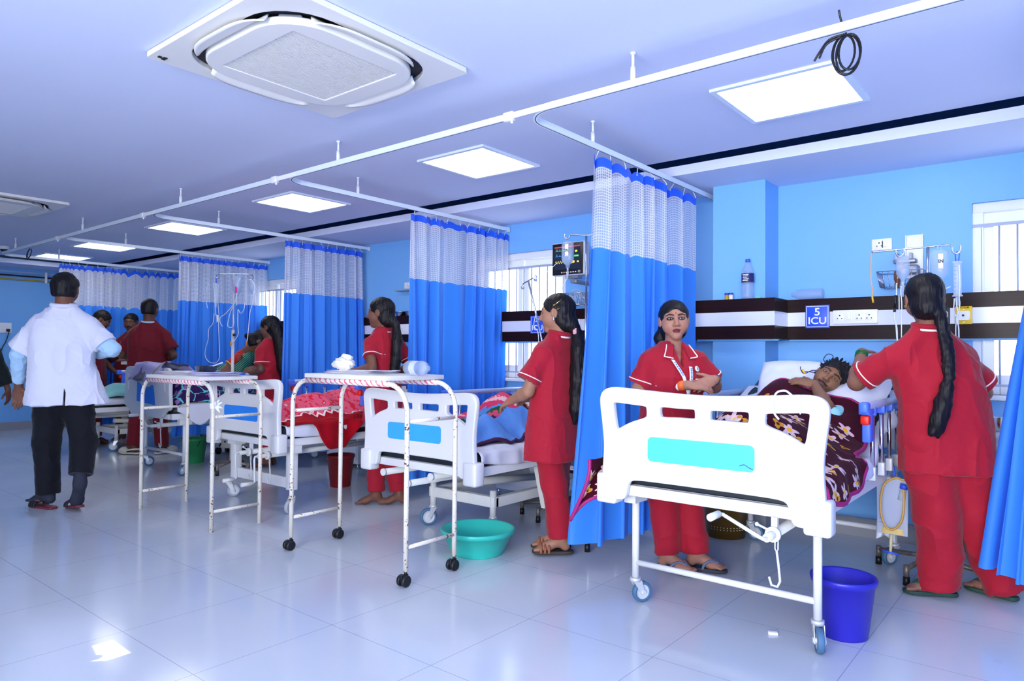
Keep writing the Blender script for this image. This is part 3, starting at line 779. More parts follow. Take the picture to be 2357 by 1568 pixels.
def ikat_material():
    m = velvet('blue_fleece_ikat', rgb(96, 150, 224)); k = NT(m); uv = k.uv(); s = k.n('SeparateXYZ'); k.l(uv, s.inputs[0])
    base = k.mix(k.noise(uv, 14, 4), rgb(74, 128, 214), rgb(120, 172, 236))
    wob = k.math('MULTIPLY', k.math('SUBTRACT', k.noise(uv, 9, 3), .5), .16)
    t = k.math('ADD', k.math('ADD', k.math('MULTIPLY', s.outputs[1], .9), k.math('MULTIPLY', s.outputs[0], -.45)), wob)
    band = k.math('FRACT', k.math('MULTIPLY', t, 1.9))
    cr = k.n('ValToRGB'); cr.color_ramp.interpolation = 'CONSTANT'; e = cr.color_ramp.elements
    stops = [(0, rgb(226, 62, 104)), (.16, rgb(240, 190, 190)), (.24, rgb(230, 70, 110)), (.40, rgb(150, 80, 40)), (.46, rgb(60, 24, 50)), (.56, rgb(196, 110, 60)), (.62, rgb(232, 214, 200)), (.70, rgb(86, 30, 66)), (.78, rgb(214, 80, 110)), (.86, rgb(40, 90, 62)), (.93, rgb(90, 150, 220))]
    e[0].position, e[0].color = stops[0]; e[1].position, e[1].color = stops[1]
    for q, c in stops[2:]:
        x = e.new(q); x.color = c
    k.l(k.math('ADD', band, k.math('MULTIPLY', k.math('SUBTRACT', k.noise(uv, 60, 2), .5), .10)), cr.inputs[0])
    inb = k.math('LESS_THAN', k.math('ABSOLUTE', k.math('ADD', s.outputs[0], k.math('MULTIPLY_ADD', k.math('SUBTRACT', k.noise(uv, 5, 2), .5), .25, .10))), .27)
    k.l(k.mix(inb, base, cr.outputs[0]), k.b.inputs['Base Color']); return m
def red_material():
    m = velvet('red_pink_velvet', rgb(168, 12, 30)); k = NT(m); uv = k.uv(); s = k.n('SeparateXYZ'); k.l(uv, s.inputs[0])
    n = k.math('SUBTRACT', k.noise(uv, 6, 3), .5)
    tri = k.math('MULTIPLY', k.math('PINGPONG', s.outputs[1], .035), 1.0)
    lim = k.math('SUBTRACT', k.math('ADD', s.outputs[0], tri), .36)
    pinkarea = k.math('MULTIPLY', k.math('LESS_THAN', lim, 0.0), k.math('GREATER_THAN', k.math('ADD', s.outputs[0], k.math('MULTIPLY', n, .5)), -.22))
    edge = k.math('MULTIPLY', k.math('LESS_THAN', k.math('ABSOLUTE', k.math('ADD', lim, .012)), .010), 1.0)
    pk = k.mix(k.math('GREATER_THAN', k.noise(uv, 22, 3), .55), rgb(240, 96, 122), rgb(226, 40, 62))
    pk = k.mix(k.math('GREATER_THAN', k.noise(uv, 11, 2), .66), pk, rgb(244, 196, 200))
    c = k.mix(pinkarea, k.mix(k.noise(uv, 8, 3), rgb(140, 6, 22), rgb(184, 16, 36)), pk); c = k.mix(edge, c, rgb(240, 226, 220))
    k.l(c, k.b.inputs['Base Color']); return m
def purple_material():
    m = velvet('purple_turquoise_velvet', rgb(52, 30, 80)); k = NT(m); uv = k.uv()
    d = k.n('VectorMath', operation='ADD'); nz = k.n('TexNoise'); nz.inputs['Scale'].default_value = 6; k.l(uv, nz.inputs['Vector'])
    sc = k.n('VectorMath', operation='SCALE'); k.l(nz.outputs['Color'], sc.inputs[0]); sc.inputs['Scale'].default_value = .12; k.l(uv, d.inputs[0]); k.l(sc.outputs[0], d.inputs[1])
    v = k.n('TexVoronoi', feature='DISTANCE_TO_EDGE', voronoi_dimensions='2D'); v.inputs['Scale'].default_value = 7; k.l(d.outputs[0], v.inputs['Vector'])
    v2 = k.n('TexVoronoi', voronoi_dimensions='2D'); v2.inputs['Scale'].default_value = 14; k.l(d.outputs[0], v2.inputs['Vector'])
    big = k.math('GREATER_THAN', k.noise(uv, 3.5, 2), .5)
    c = k.mix(k.noise(uv, 9, 3), rgb(42, 22, 70), rgb(66, 42, 100))
    c = k.mix(k.math('MULTIPLY', k.math('LESS_THAN', v2.outputs['Distance'], .33), big), c, rgb(140, 112, 168))
    c = k.mix(k.math('LESS_THAN', v.outputs['Distance'], .045), c, rgb(96, 206, 210)); k.l(c, k.b.inputs['Base Color']); return m
M_FLORAL, M_IKAT, M_RED, M_PURPLE = floral_material(), ikat_material(), red_material(), purple_material()
M_MAGENTA = mat('magenta_binding', rgb(158, 24, 104), .6)

# ================================================================== the five beds
B5 = (-1.255, 2.86); B4 = (-3.24, 3.05); B3 = (-5.03, 2.9); B2 = (-7.16, 3.1); B1 = (-9.22, 3.1)
b5 = bed('white hospital bed with pale turquoise panel on its footboard, nearest the camera', *B5, stick=(84, 196, 226), crank_x=(.30,), ca=(2.72,))
bed('white hospital bed on a low base, behind the rusty table with black wheels', *B4, dz=-.085, kz=.95, style='base', stick=(64, 172, 252), crank_x=(), zrail=.985)
bed('white hospital bed with square legs under the red blanket', *B3, dz=-.05, style='box', stick=(44, 140, 244), crank_x=(.10, .36), ca=(-1.45, -1.5), zrail=.985)
bed('grey white hospital bed with scalloped blue panel under the purple blanket', *B2, dz=0, style='scallop', stick=(40, 128, 236), crank_x=(.28,), ca=(2.6,), plastic=M_BEDG)
bed('farthest hospital bed, behind the man in the white coat', *B1, dz=-.06, style='base', stick=(44, 140, 244), crank_x=(), plastic=M_BEDG, zrail=.99)
MB().tube(spline([(.165, -.0205, .745), (.185, -.0208, .752), (.205, -.0205, .742), (.222, -.0205, .736)], 6), .0018, 5).build('pen_mark', mat('pen_violet', rgb(80, 70, 170), .6), [c for c in b5.children if c.name.startswith('footboard')][0])
mattress('dark mattress with raised backrest on the nearest bed', *B5, back=radians(22), L=2.0)
mattress('mattress under the blue patterned blanket', *B4, dz=-.085, back=radians(12))
mattress('mattress under the red blanket', *B3, dz=-.05)
mattress('mattress under the purple blanket', *B2)
mattress('mattress of the farthest bed', *B1, dz=-.06, back=radians(8))
z5 = surf(0, radians(22), 1.0)
drape('bed_sheet', 'white sheet on the raised backrest of the nearest bed', 'bed sheet', *B5, z5, .55, 1.74, lambda v: .455, lambda v: .50 + .04 * sin(9 * v), M_SHEET, 60, 80, wr=.006, wf=6, seed=3, w=.432, solid=.003)
z4 = surf(-.085, radians(12), 1.0)
drape('bed_sheet', 'crumpled white sheet hanging from the bed with the blue blanket', 'bed sheet', *B4, z4, .06, 1.9, lambda v: .50, lambda v: .53 + .05 * sin(7 * v) - .05 * v, M_SHEET, 80, 90, wr=.016, wf=6, seed=8, w=.435, solid=.003)
z3 = surf(-.05, 0, 1.0)
drape('bed_sheet', 'white sheet under the red blanket', 'bed sheet', *B3, z3, .07, 1.9, lambda v: .50, lambda v: .535 + .02 * sin(11 * v), M_SHEET, 70, 80, wr=.007, wf=7, seed=4, w=.435, solid=.003)
z2 = surf(0, 0, 1.0)
drape('bed_sheet', 'white sheet under the purple blanket', 'bed sheet', *B2, z2, .07, 1.9, lambda v: .50, lambda v: .52 + .16 * math.exp(-((v - .12) / .08) ** 2), M_SHEET, 70, 80, wr=.006, wf=7, seed=14, w=.435, solid=.003)
z1 = surf(-.06, radians(8), 1.0)
drape('bed_sheet', 'rumpled pale sheet on the farthest bed', 'bed sheet', *B1, z1, .07, 1.9, lambda v: .50, lambda v: .53, M_SHEET, 70, 80, wr=.014, wf=7, seed=24, w=.435, solid=.003)
G = lambda d, s: math.exp(-(d / s) ** 2)
def sst(a, b, x):
    t = max(0, min(1, (x - a) / (b - a))); return t * t * (3 - 2 * t)
# bed 5 blanket over the patient
def bump5(x, y):
    body = .19 * G(x - .06, .25) * sst(-.05, .35, y) * (1 - .25 * sst(.9, 1.3, y)) + .10 * G(x + .13, .15) * sst(.55, 1.05, y) + .06 * G(x - .30, .15) * sst(.75, 1.05, y)
    knees = .05 * (G(x - .12, .13) + G(x + .02, .13)) * G(y - .35, .25) + .06 * G(x + .10, .16) * G(y - 1.18, .2)
    bunch = .06 * G(x - .30, .12) * G(y - .45, .22) + .05 * G(x + .33, .12) * G(y - .25, .3)
    return body + knees + bunch
z5b = lambda y: .695 if y < 1.0 else .70 + (y - 1.0) * math.tan(radians(22))
def tr5(v):
    y = .03 + 1.37 * v
    return .43 + .155 * sst(-.3, .25, y) * (1 - sst(.58, .80, y)) - .03 * sst(.85, 1.4, y)
def tl5(v):
    y = .03 + 1.37 * v
    return .44 + .13 * (1 - sst(.25, .5, y)) - .22 * sst(.9, 1.4, y)
drape('blanket', 'maroon velvet blanket with white and yellow flowers over the patient', 'blanket', *B5, z5b, .035, 1.30, tl5, tr5, M_FLORAL, 120, 130, bump5, wr=.014, wf=5.5, seed=2, w=.44, trim=M_MAGENTA, solid=.012, flare=.06)
# blanket corner falling out past the left end of the footboard
cb = MB()
cpts = [(-.555, -.02, .68), (-.575, -.035, .58), (-.60, -.04, .50), (-.645, -.045, .395), (-.60, -.02, .47), (-.53, .02, .525), (-.45, .08, .54), (-.40, .16, .56)]
def cfn(u, v):
    tL = spline([(-.56, -.03, .70), (-.58, -.045, .58), (-.645, -.05, .40)], 10); tR = spline([(-.49, .26, .70), (-.47, .2, .60), (-.40, .14, .545)], 10)
    bq = spline([(-.645, -.05, .40), (-.585, -.01, .50), (-.50, .06, .535), (-.40, .14, .545)], 10)
    a = tL[min(20, int(round(v * 20)))]; c = tR[min(20, int(round(v * 20)))]
    p = a.lerp(c, u); e = bq[min(30, int(round(u * 30)))]; l = a.lerp(c, u) if v < 1 else e
    lin = Vector((-.645, -.05, .40)).lerp(Vector((-.40, .14, .545)), u); d = (e - lin) * v
    p = p + d; p.x += .012 * sin(9 * u + 4 * v); return tuple(p)
cb.grid(cfn, 31, 21, uv=lambda u, v: (u * .3, v * .3))
bl = bpy.data.objects['blanket']
cb.build('hanging_corner', M_FLORAL, bl, solid=.012)
MB().tube([cfn(0, j / 20) for j in range(21)] + [cfn(i / 30, 1) for i in range(1, 31)], .009, 8).build('corner_binding', M_MAGENTA, bl)
# other blankets
def bump4(x, y):
    return .20 * G(x, .30) * sst(.25, .75, y) + .07 * G(x - .05, .16) * G(y - .80, .22) + .05 * sst(.9, 1.3, y) + .15 * G(x - .26, .11) * G(y - .34, .13) + .06 * G(x + .25, .15) * G(y - .3, .2) + .05 * G(x - .22, .10) * G(y - .78, .22) + .025 * sin(15 * x + 9 * y) * G(x - .1, .35) * sst(.2, .5, y)
drape('blanket', 'light blue fleece blanket with pink, brown and green bands', 'blanket', *B4, z4, .16, 1.5, lambda v: .42, lambda v: .34 + .06 * sin(9 * v) + .05 * v, M_IKAT, 120, 130, bump4, wr=.030, wf=6.5, seed=6, w=.44, solid=.015, trim=mat('dark_binding', rgb(70, 24, 70), .7))
def bump3(x, y):
    return .13 * G(x, .32) * sst(.0, .3, y) + .10 * G(x - .15, .13) * G(y - .55, .2) + .08 * G(x - .1, .12) * G(y - .95, .18) + .05 * G(x + .2, .14) * G(y - .25, .15) + .06 * G(x + .05, .2) * G(y - 1.0, .25)
drape('blanket', 'red and pink velvet blanket with a zigzag border, one flap hanging', 'blanket', *B3, z3, .08, 1.7, lambda v: .44, lambda v: .47 + .24 * sst(.10, .22, v) * (1 - sst(.30, .44, v)), M_RED, 110, 140, bump3, wr=.022, wf=6.5, seed=11, w=.468, solid=.015)
def bump2(x, y):
    return .22 * G(x - .1, .32) * sst(.0, .2, y) * (1 - .4 * sst(.6, 1.2, y)) + .08 * G(x - .15, .2) * G(y - .3, .2)
drape('blanket', 'dark purple blanket with turquoise swirls heaped on the bed', 'blanket', *B2, z2, .06, 1.4, lambda v: .44, lambda v: .50 + .07 * sin(3 * v), M_PURPLE, 100, 100, bump2, wr=.020, wf=6, seed=17, w=.43, solid=.015)
M_LILAC = mat('lilac_fleece', rgb(150, 138, 196), .9, sheen=.4); k_ = NT(M_LILAC)
_c = k_.mix(k_.math('GREATER_THAN', k_.noise(k_.obj(), 5, 1), .56), rgb(158, 148, 204), rgb(44, 40, 74)); k_.l(_c, k_.b.inputs['Base Color'])
def tow(u, v):
    x = -.27 + .66 * u; y = -.075 + .42 * v
    z = 1.055 + .022 * sin(6 * u + 1) + .03 * n1(u * 4, v * 3, 2) - .10 * sst(.62, 1.0, v) + .02 * G(v - .2, .2)
    if v < .18: z -= (.18 - v) * (.55 + .45 * (1 - u))
    return (x, y, z)
o = MB().grid(tow, 50, 34).build('towel', M_LILAC, None, solid=.014); o.location = (B2[0], B2[1], 0); tag(o, 'lilac and dark towel thrown over the footboard of the scalloped bed', 'towel')
o = MB()
def tq(u, v):
    a = u * 2 - 1; b = v * 2 - 1
    return (a * .33, b * .40, .14 * max(0, 1 - abs(a) ** 3) * max(0, 1 - abs(b) ** 3) + .03 * n1(u * 6, v * 6, 3) - .01)
o.grid(tq, 40, 40); o = o.build('folded_cloth', mat('sea_green_cloth', rgb(122, 196, 200), .85, sheen=.3), None, solid=.012); o.location = (B1[0] + .12, B1[1] + .62, .66); tag(o, 'sea green cloth heaped on the farthest bed', 'cloth')

# ================================================================== pillows
def pillow(lab, loc, rot, size, m, seed=0):
    b = MB(); N = 36
    def fn(s):
        def f(u, v):
            a = u * 2 - 1; c = v * 2 - 1
            e = (max(0, 1 - abs(a) ** 4) * max(0, 1 - abs(c) ** 4)) ** .5
            k = 1 - .10 * (abs(a) * abs(c)) ** 2
            return (a * size[0] * (1 - .06 * c * c), c * size[1] * (1 - .06 * a * a), s * (size[2] * e) + .010 * n1(u * 7, v * 7, seed + s) * e)
        return f
    b.grid(fn(1), N, N); b.grid(fn(-1), N, N, flip=True)
    o = b.build('pillow', m, None); tag(o, lab, 'pillow'); o.location = loc; o.rotation_euler = rot; return o
M_PILLOW = mat('pillow_case', rgb(214, 218, 238), .85, bump=.1, bscale=20)
pillow("white pillow under the patient's head", (-1.16, 4.40, 1.005), (radians(30), 0, radians(-4)), (.34, .22, .075), M_PILLOW, 3)
pillow('second white pillow leaning at the left of the patient', (-1.36, 4.40, 1.02), (radians(52), 0, radians(8)), (.20, .19, .05), M_PILLOW, 7)

# ================================================================== overbed tables
def rust_material():
    m = mat('chipped_cream_enamel', rgb(232, 224, 210), .45); k = NT(m)
    n1_ = k.noise(k.obj(), 70, 4); n2_ = k.noise(k.obj(), 14, 3)
    f = k.math('GREATER_THAN', k.math('ADD', k.math('MULTIPLY', n1_, .65), k.math('MULTIPLY', n2_, .35)), .60)
    k.l(k.mix(f, k.mix(n2_, rgb(238, 232, 222), rgb(222, 210, 190)), rgb(104, 72, 52)), k.b.inputs['Base Color']); return m
M_CHIP = rust_material()
def tape_material():
    m = mat('pink_white_tape', rgb(236, 226, 226), .8); k = NT(m); s = k.n('SeparateXYZ'); k.l(k.obj(), s.inputs[0])
    w = k.math('FRACT', k.math('MULTIPLY', k.math('ADD', k.math('ADD', s.outputs[0], k.math('MULTIPLY', s.outputs[2], 1.2)), k.math('MULTIPLY', k.noise(k.obj(), 40, 2), .04)), 22.0))
    k.l(k.mix(k.math('LESS_THAN', w, .30), rgb(238, 228, 228), rgb(226, 110, 132)), k.b.inputs['Base Color']); return m
M_TAPE = tape_material()
def overbed_table(lab, x0, x1, y0, y1, zt, bx0, bx1, R, wheels, zb):
    t = thing('overbed_table', lab, 'overbed table', ((x0 + x1) / 2, (y0 + y1) / 2, 0), group='rusty overbed tables')
    cx, cy = (x0 + x1) / 2, (y0 + y1) / 2; L = (x1 - x0) / 2; D = (y1 - y0) / 2; r = .0135; z0 = .075 if wheels else .0
    for y in (-D, D):
        P = [(-L, y, z0)] + [(-L, y, .5)] + [(-L + R - R * cos(a), y, zt - R + R * sin(a)) for a in np.linspace(0, pi / 2, 10)] + [(L - R + R * sin(a), y, zt - R + R * cos(a)) for a in np.linspace(0, pi / 2, 10)] + [(L, y, .5), (L, y, z0)]
        MB().tube(P, r, 12).build('tube_frame', M_CHIP, t)
        MB().tube([(bx0 - cx, y, zt), (bx1 - cx, y, zt)], r + .004, 12).build('wrapped_tape', M_TAPE, t)
    for x in (-L, L):
        for z in zb: MB().cyl((x, -D, z), (x, D, z), .0105, n=12).build('cross_bar', M_CHIP, t)
    bo = MB().box(bx0 - cx, -D - .02, zt + .016, bx1 - cx, D + .06, zt + .042, 0, .003); bo.build('table_top', mat('worn_board', rgb(226, 222, 218), .5, noise=.1, nscale=9), t)
    if wheels:
        for x in (-L, L):
            for y in (-D, D):
                w = MB(); w.cyl((x, y, .045), (x, y, .085), .008, n=8)
                for s in (-1, 1):
                    w.tube([(x + s * .006, y - .012, .03), (x + s * .010, y - .012, .03), (x + s * .024, y - .012, .03), (x + s * .029, y - .012, .03)], [.026, .030, .030, .024], 20)
                w.box(x - .008, y - .035, .028, x + .008, y + .014, .062, 0, .003)
                w.build('castor', M_BLACK, t)
    return t
overbed_table('rusty cream overbed table without wheels, papers and a steel dish on top', -5.54, -4.475, 2.36, 2.71, .985, -5.44, -4.62, .13, False, (.135, .765))
overbed_table('rusty cream overbed table on black wheels with a bottle on top', -3.725, -2.70, 2.47, 2.83, 1.035, -3.58, -2.85, .15, True, (.195, .845))
ZA, ZB = .985 + .042, 1.035 + .042
def papers(lab, x, y, z, w, d, n, rz, seed, cols):
    rnd = random.Random(seed); b = MB()
    for i in range(n):
        a = rnd.uniform(-.16, .16); dx, dy = rnd.uniform(-.03, .03), rnd.uniform(-.012, .012); ww, dd = w * rnd.uniform(.85, 1.05), d * rnd.uniform(.85, 1.0); m = rnd.randrange(len(cols)); sd = rnd.random() * 9
        def fn(u, v):
            px, py = (u - .5) * ww, (v - .5) * dd
            return (px * cos(a) - py * sin(a) + dx, px * sin(a) + py * cos(a) + dy, .0025 + i * .0034 + .006 * max(0, n1(u * 2 + sd, v * 2, sd)) * (i / n) + .010 * (i / n) * G(u - 1, .15) * rnd.random())
        b.grid(fn, 10, 6, m)
    o = b.build('paper_stack', cols, None, solid=.0012); o.location = (x, y, z); o.rotation_euler = (0, 0, rz); tag(o, lab, 'papers', 'loose case papers on the tables'); return o
M_PAPB = mat('paper_blue', rgb(206, 208, 250), .8); M_PAPP = mat('paper_pinkish', rgb(226, 214, 236), .8)
papers('loose papers at the left end of the table without wheels', -5.23, 2.56, ZA, .38, .28, 7, .1, 1, [M_PAPER, M_PAPB, M_PAPP, M_PAPER])
papers('loose papers at the right end of the table without wheels', -4.80, 2.54, ZA, .34, .27, 7, -.1, 2, [M_PAPER, M_PAPP, M_PAPB, M_PAPER])
papers('loose white papers spread on the wheeled table', -3.33, 2.68, ZB, .42, .26, 5, .05, 3, [M_PAPER, M_PAPER, M_PAPB])
# kidney dish
o = MB()
def kd(a, r, z):
    R = r * (.5 + .0 * a); x = r * 1.25 * cos(a); y = r * .62 * sin(a) + .25 * r * cos(a) ** 2
    return (x, y, z)
prof = [(.070, .0), (.085, .012), (.098, .045), (.102, .047), (.094, .043), (.080, .012), (.06, .006)]
N = 36; vs = [kd(2 * pi * k / N, r, z) for r, z in prof for k in range(N)]
fs = [(i * N + k, i * N + (k + 1) % N, (i + 1) * N + (k + 1) % N, (i + 1) * N + k) for i in range(len(prof) - 1) for k in range(N)] + [tuple(reversed(range(N))), tuple((len(prof) - 1) * N + k for k in range(N))]
o.add(vs, fs, 0, True); o = o.build('kidney_dish', mat('dark_steel', rgb(96, 104, 118), .25, metal=.9)); o.location = (-4.985, 2.56, ZA + .022); tag(o, 'steel kidney dish on papers of the table without wheels', 'dish')
o = MB().tube([(-4.93, 2.56, ZA + .065), (-4.87, 2.565, ZA + .070), (-4.80, 2.575, ZA + .088), (-4.77, 2.58, ZA + .095)], .0045, 8).build('syringe_tube', M_PLAST); tag(o, 'thin white tube lying across the steel kidney dish', 'tube')
# glove bundle
o = MB(); rnd = random.Random(4)
def gl(u, v):
    th = 2 * pi * u; ph = pi * v; r = 1 + .25 * n1(3 * cos(th) + 5, 3 * sin(th) * sin(ph), 3 * cos(ph))
    return (.075 * r * sin(ph) * cos(th), .05 * r * sin(ph) * sin(th), .035 + .038 * r * cos(ph))
o.grid(gl, 40, 24).ell((-.055, .0, .03), (.05, .035, .022)).tube([(-.02, 0, .06), (.0, .0, .085), (.035, .0, .082), (.06, .01, .068)], [.016, .013, .010, .012], 10)
o = o.build('glove_bundle', mat('latex_cream', rgb(240, 236, 226), .6)); o.location = (-3.40, 2.60, ZB + .022); tag(o, 'crumpled cream gloves on the papers of the wheeled table', 'gloves')
# bottle lying
def bottle_prof(R, H): return [(R * .55, 0), (R * .92, .004), (R, .014), (R, H * .30), (R * .95, H * .32), (R * .95, H * .58), (R, H * .60), (R, H * .72), (R * .8, H * .82), (R * .42, H * .9), (R * .36, H * .92), (R * .36, H), (R * .1, H)]
M_BOTTLE = film('clear_bottle', rgb(222, 236, 252), .34)
o = thing('drip_bottle', 'clear plastic bottle lying on its side on the wheeled table', 'bottle', (-2.90, 2.655, ZB + .042), radians(80))
b = MB().lathe(bottle_prof(.041, .20), n=28).build('body', M_BOTTLE, o); b.rotation_euler = (radians(90), 0, 0)
b = MB().lathe([(.0395, .06), (.0395, .12)], n=28, cap0=False, cap1=False).build('label', mat('pale_label', rgb(208, 214, 244), .6), o); b.rotation_euler = (radians(90), 0, 0)
# knotted plastic strip on the table leg
o = MB().lathe([(.021, -.018), (.023, 0), (.021, .018)], (0, 0, 0), 16, cap0=False, cap1=False)
for a in (0.2, 1.0, 1.9, 2.8, 5.5): o.tube([(.02, 0, 0), (.045, 0.012 * sin(a), .02 * cos(a)), (.07, .03 * sin(a), .045 * cos(a))], [.008, .012, .002], 6)
o = o.build('plastic_strip', M_PLAST); o.location = (-4.475, 2.36, .84); tag(o, 'white plastic strip knotted round the leg of the table without wheels', 'plastic strip')

# ================================================================== implicit-surface bodies (people, soft shapes)
V3 = lambda *a: np.array(a, dtype=np.float32)
def nrm(v):
    v = np.asarray(v, dtype=np.float32); return v / (np.linalg.norm(v) + 1e-9)
def smin(a, b, k):
    if k <= 0: return np.minimum(a, b)
    h = np.clip(.5 + .5 * (b - a) / k, 0, 1); return b + (a - b) * h - k * h * (1 - h)
def smax(a, b, k): return -smin(-a, -b, k)
def f_cone(a, b, ra, rb):
    a = V3(*a); b = V3(*b); ab = b - a; L2 = float(ab @ ab) + 1e-9
    def f(P):
        t = np.clip((P - a) @ ab / L2, 0, 1); return np.linalg.norm(P - a - t[:, None] * ab, axis=1) - (ra + (rb - ra) * t)
    r = max(ra, rb); return f, np.minimum(a, b) - r, np.maximum(a, b) + r
def f_ell(c, r, M=None):
    c = V3(*c); r = V3(*r)
    def f(P):
        q = P - c
        if M is not None: q = q @ M
        k0 = np.linalg.norm(q / r, axis=1); k1 = np.linalg.norm(q / (r * r), axis=1) + 1e-9
        return k0 * (k0 - 1) / k1
    m = float(r.max()) if M is not None else r
    return f, c - m, c + m
class SDF:
    def __init__(s, lo, hi, h):
        s.h = h; s.o = np.asarray(lo, np.float32) - 2 * h; s.n = np.ceil((np.asarray(hi) - s.o) / h).astype(int) + 3
        s.V = np.full(s.n, .2, np.float32)
    def _sub(s, lo, hi, pad):
        a = np.clip(np.floor((np.asarray(lo) - pad - s.o) / s.h).astype(int), 0, s.n); b = np.clip(np.ceil((np.asarray(hi) + pad - s.o) / s.h).astype(int) + 1, 0, s.n)
        if (b <= a).any(): return None, None
        g = np.stack(np.meshgrid(*[s.o[i] + s.h * np.arange(a[i], b[i], dtype=np.float32) for i in range(3)], indexing='ij'), -1)
        return (slice(a[0], b[0]), slice(a[1], b[1]), slice(a[2], b[2])), g
    def add(s, F, k=0.0, op='u'):
        f, lo, hi = F; pad = max(k, 3 * s.h) + .01
        sl, g = s._sub(lo, hi, pad)
        if sl is None: return s
        d = f(g.reshape(-1, 3)).reshape(g.shape[:3]).astype(np.float32); v = s.V[sl]
        s.V[sl] = smin(v, d, k) if op == 'u' else (smax(v, -d, k) if op == 's' else smax(v, d, k)); return s
    def cut(s, n, p):   # remove the side the normal points to
        n = nrm(n); g = np.stack(np.meshgrid(*[s.o[i] + s.h * np.arange(s.n[i], dtype=np.float32) for i in range(3)], indexing='ij'), -1)
        s.V = np.maximum(s.V, (g - V3(*p)) @ n); return s
    def mesh(s):
        V = s.V; n = V.shape
        for ax in range(3):
            sl = [slice(None)] * 3; sl[ax] = 0; V[tuple(sl)] = np.maximum(V[tuple(sl)], s.h * .5); sl[ax] = -1; V[tuple(sl)] = np.maximum(V[tuple(sl)], s.h * .5)
        S = V < 0
        c = [(i, j, k) for i in (0, 1) for j in (0, 1) for k in (0, 1)]
        cnt = sum(S[i:n[0] - 1 + i, j:n[1] - 1 + j, k:n[2] - 1 + k].astype(np.int8) for i, j, k in c)
        act = np.argwhere((cnt > 0) & (cnt < 8))
        val = np.stack([V[act[:, 0] + i, act[:, 1] + j, act[:, 2] + k] for i, j, k in c], 1)
        acc = np.zeros((len(act), 3), np.float32); num = np.zeros(len(act), np.float32)
        for a in range(8):
            for b in range(a + 1, 8):
                if sum(abs(c[a][q] - c[b][q]) for q in range(3)) != 1: continue
                va, vb = val[:, a], val[:, b]; m = (va < 0) != (vb < 0)
                t = np.where(m, va / np.where(m, va - vb, 1), 0)[:, None]
                acc += np.where(m[:, None], V3(*c[a]) + t * (V3(*c[b]) - V3(*c[a])), 0); num += m
        P = s.o + s.h * (act + acc / num[:, None])
        idx = np.full((n[0] - 1, n[1] - 1, n[2] - 1), -1, np.int32); idx[act[:, 0], act[:, 1], act[:, 2]] = np.arange(len(act))
        Q = []
        for ax in range(3):
            u, w = (ax + 1) % 3, (ax + 2) % 3
            A = [slice(None)] * 3; B = [slice(None)] * 3; A[ax] = slice(0, n[ax] - 1); B[ax] = slice(1, n[ax])
            for q in (u, w): A[q] = slice(1, n[q] - 1); B[q] = slice(1, n[q] - 1)
            sa, sb = S[tuple(A)], S[tuple(B)]; e = np.argwhere(sa != sb)
            if not len(e): continue
            fl = sa[e[:, 0], e[:, 1], e[:, 2]]; e = e.copy(); e[:, u] += 1; e[:, w] += 1
            def cell(du, dw):
                q = e.copy(); q[:, u] += du; q[:, w] += dw; return idx[q[:, 0], q[:, 1], q[:, 2]]
            quad = np.stack([cell(-1, -1), cell(0, -1), cell(0, 0), cell(-1, 0)], 1)
            quad[~fl] = quad[~fl][:, ::-1]; Q.append(quad)
        return P, np.concatenate(Q)
def mesh_object(nm, P, Q, m, parent, disp=None, col=None, smooth=2):
    P = P.astype(np.float32).copy()
    if smooth:      # relax the stair-steps of the grid
        E = np.concatenate([Q[:, [0, 1]], Q[:, [1, 2]], Q[:, [2, 3]], Q[:, [3, 0]]])
        for _ in range(smooth):
            acc = np.zeros_like(P); num = np.zeros(len(P), np.float32)
            for a, b in ((0, 1), (1, 0)):
                for q in range(3): acc[:, q] += np.bincount(E[:, a], weights=P[E[:, b], q], minlength=len(P))
                num += np.bincount(E[:, a], minlength=len(P))
            P = P * .5 + .5 * acc / np.maximum(num, 1)[:, None]
    me = bpy.data.meshes.new(nm); me.vertices.add(len(P)); me.vertices.foreach_set('co', P.ravel())
    me.loops.add(Q.size); me.loops.foreach_set('vertex_index', Q.ravel().astype(np.int32)); me.polygons.add(len(Q))
    me.polygons.foreach_set('loop_start', np.arange(0, Q.size, 4, dtype=np.int32)); me.polygons.foreach_set('loop_total', np.full(len(Q), 4, np.int32))
    me.update(calc_edges=True)
    if disp is not None:
        N = np.empty(len(P) * 3, np.float32); me.vertices.foreach_get('normal', N); N = N.reshape(-1, 3)
        P = P + N * disp(P)[:, None]; me.vertices.foreach_set('co', P.astype(np.float32).ravel()); me.update()
    me.polygons.foreach_set('use_smooth', np.ones(len(Q), bool))
    if col is not None:
        a = me.color_attributes.new('Col', 'FLOAT_COLOR', 'POINT'); C = np.ones((len(P), 4), np.float32); C[:, :3] = col(P); a.data.foreach_set('color', C.ravel())
    me.materials.append(m); o = bpy.data.objects.new(nm, me); COL.objects.link(o)
    if parent is not None: o.parent = parent
    return o
def bvh_of(o):
    me = o.data; return BVHTree.FromPolygons([v.co for v in me.vertices], [tuple(p.vertices) for p in me.polygons])

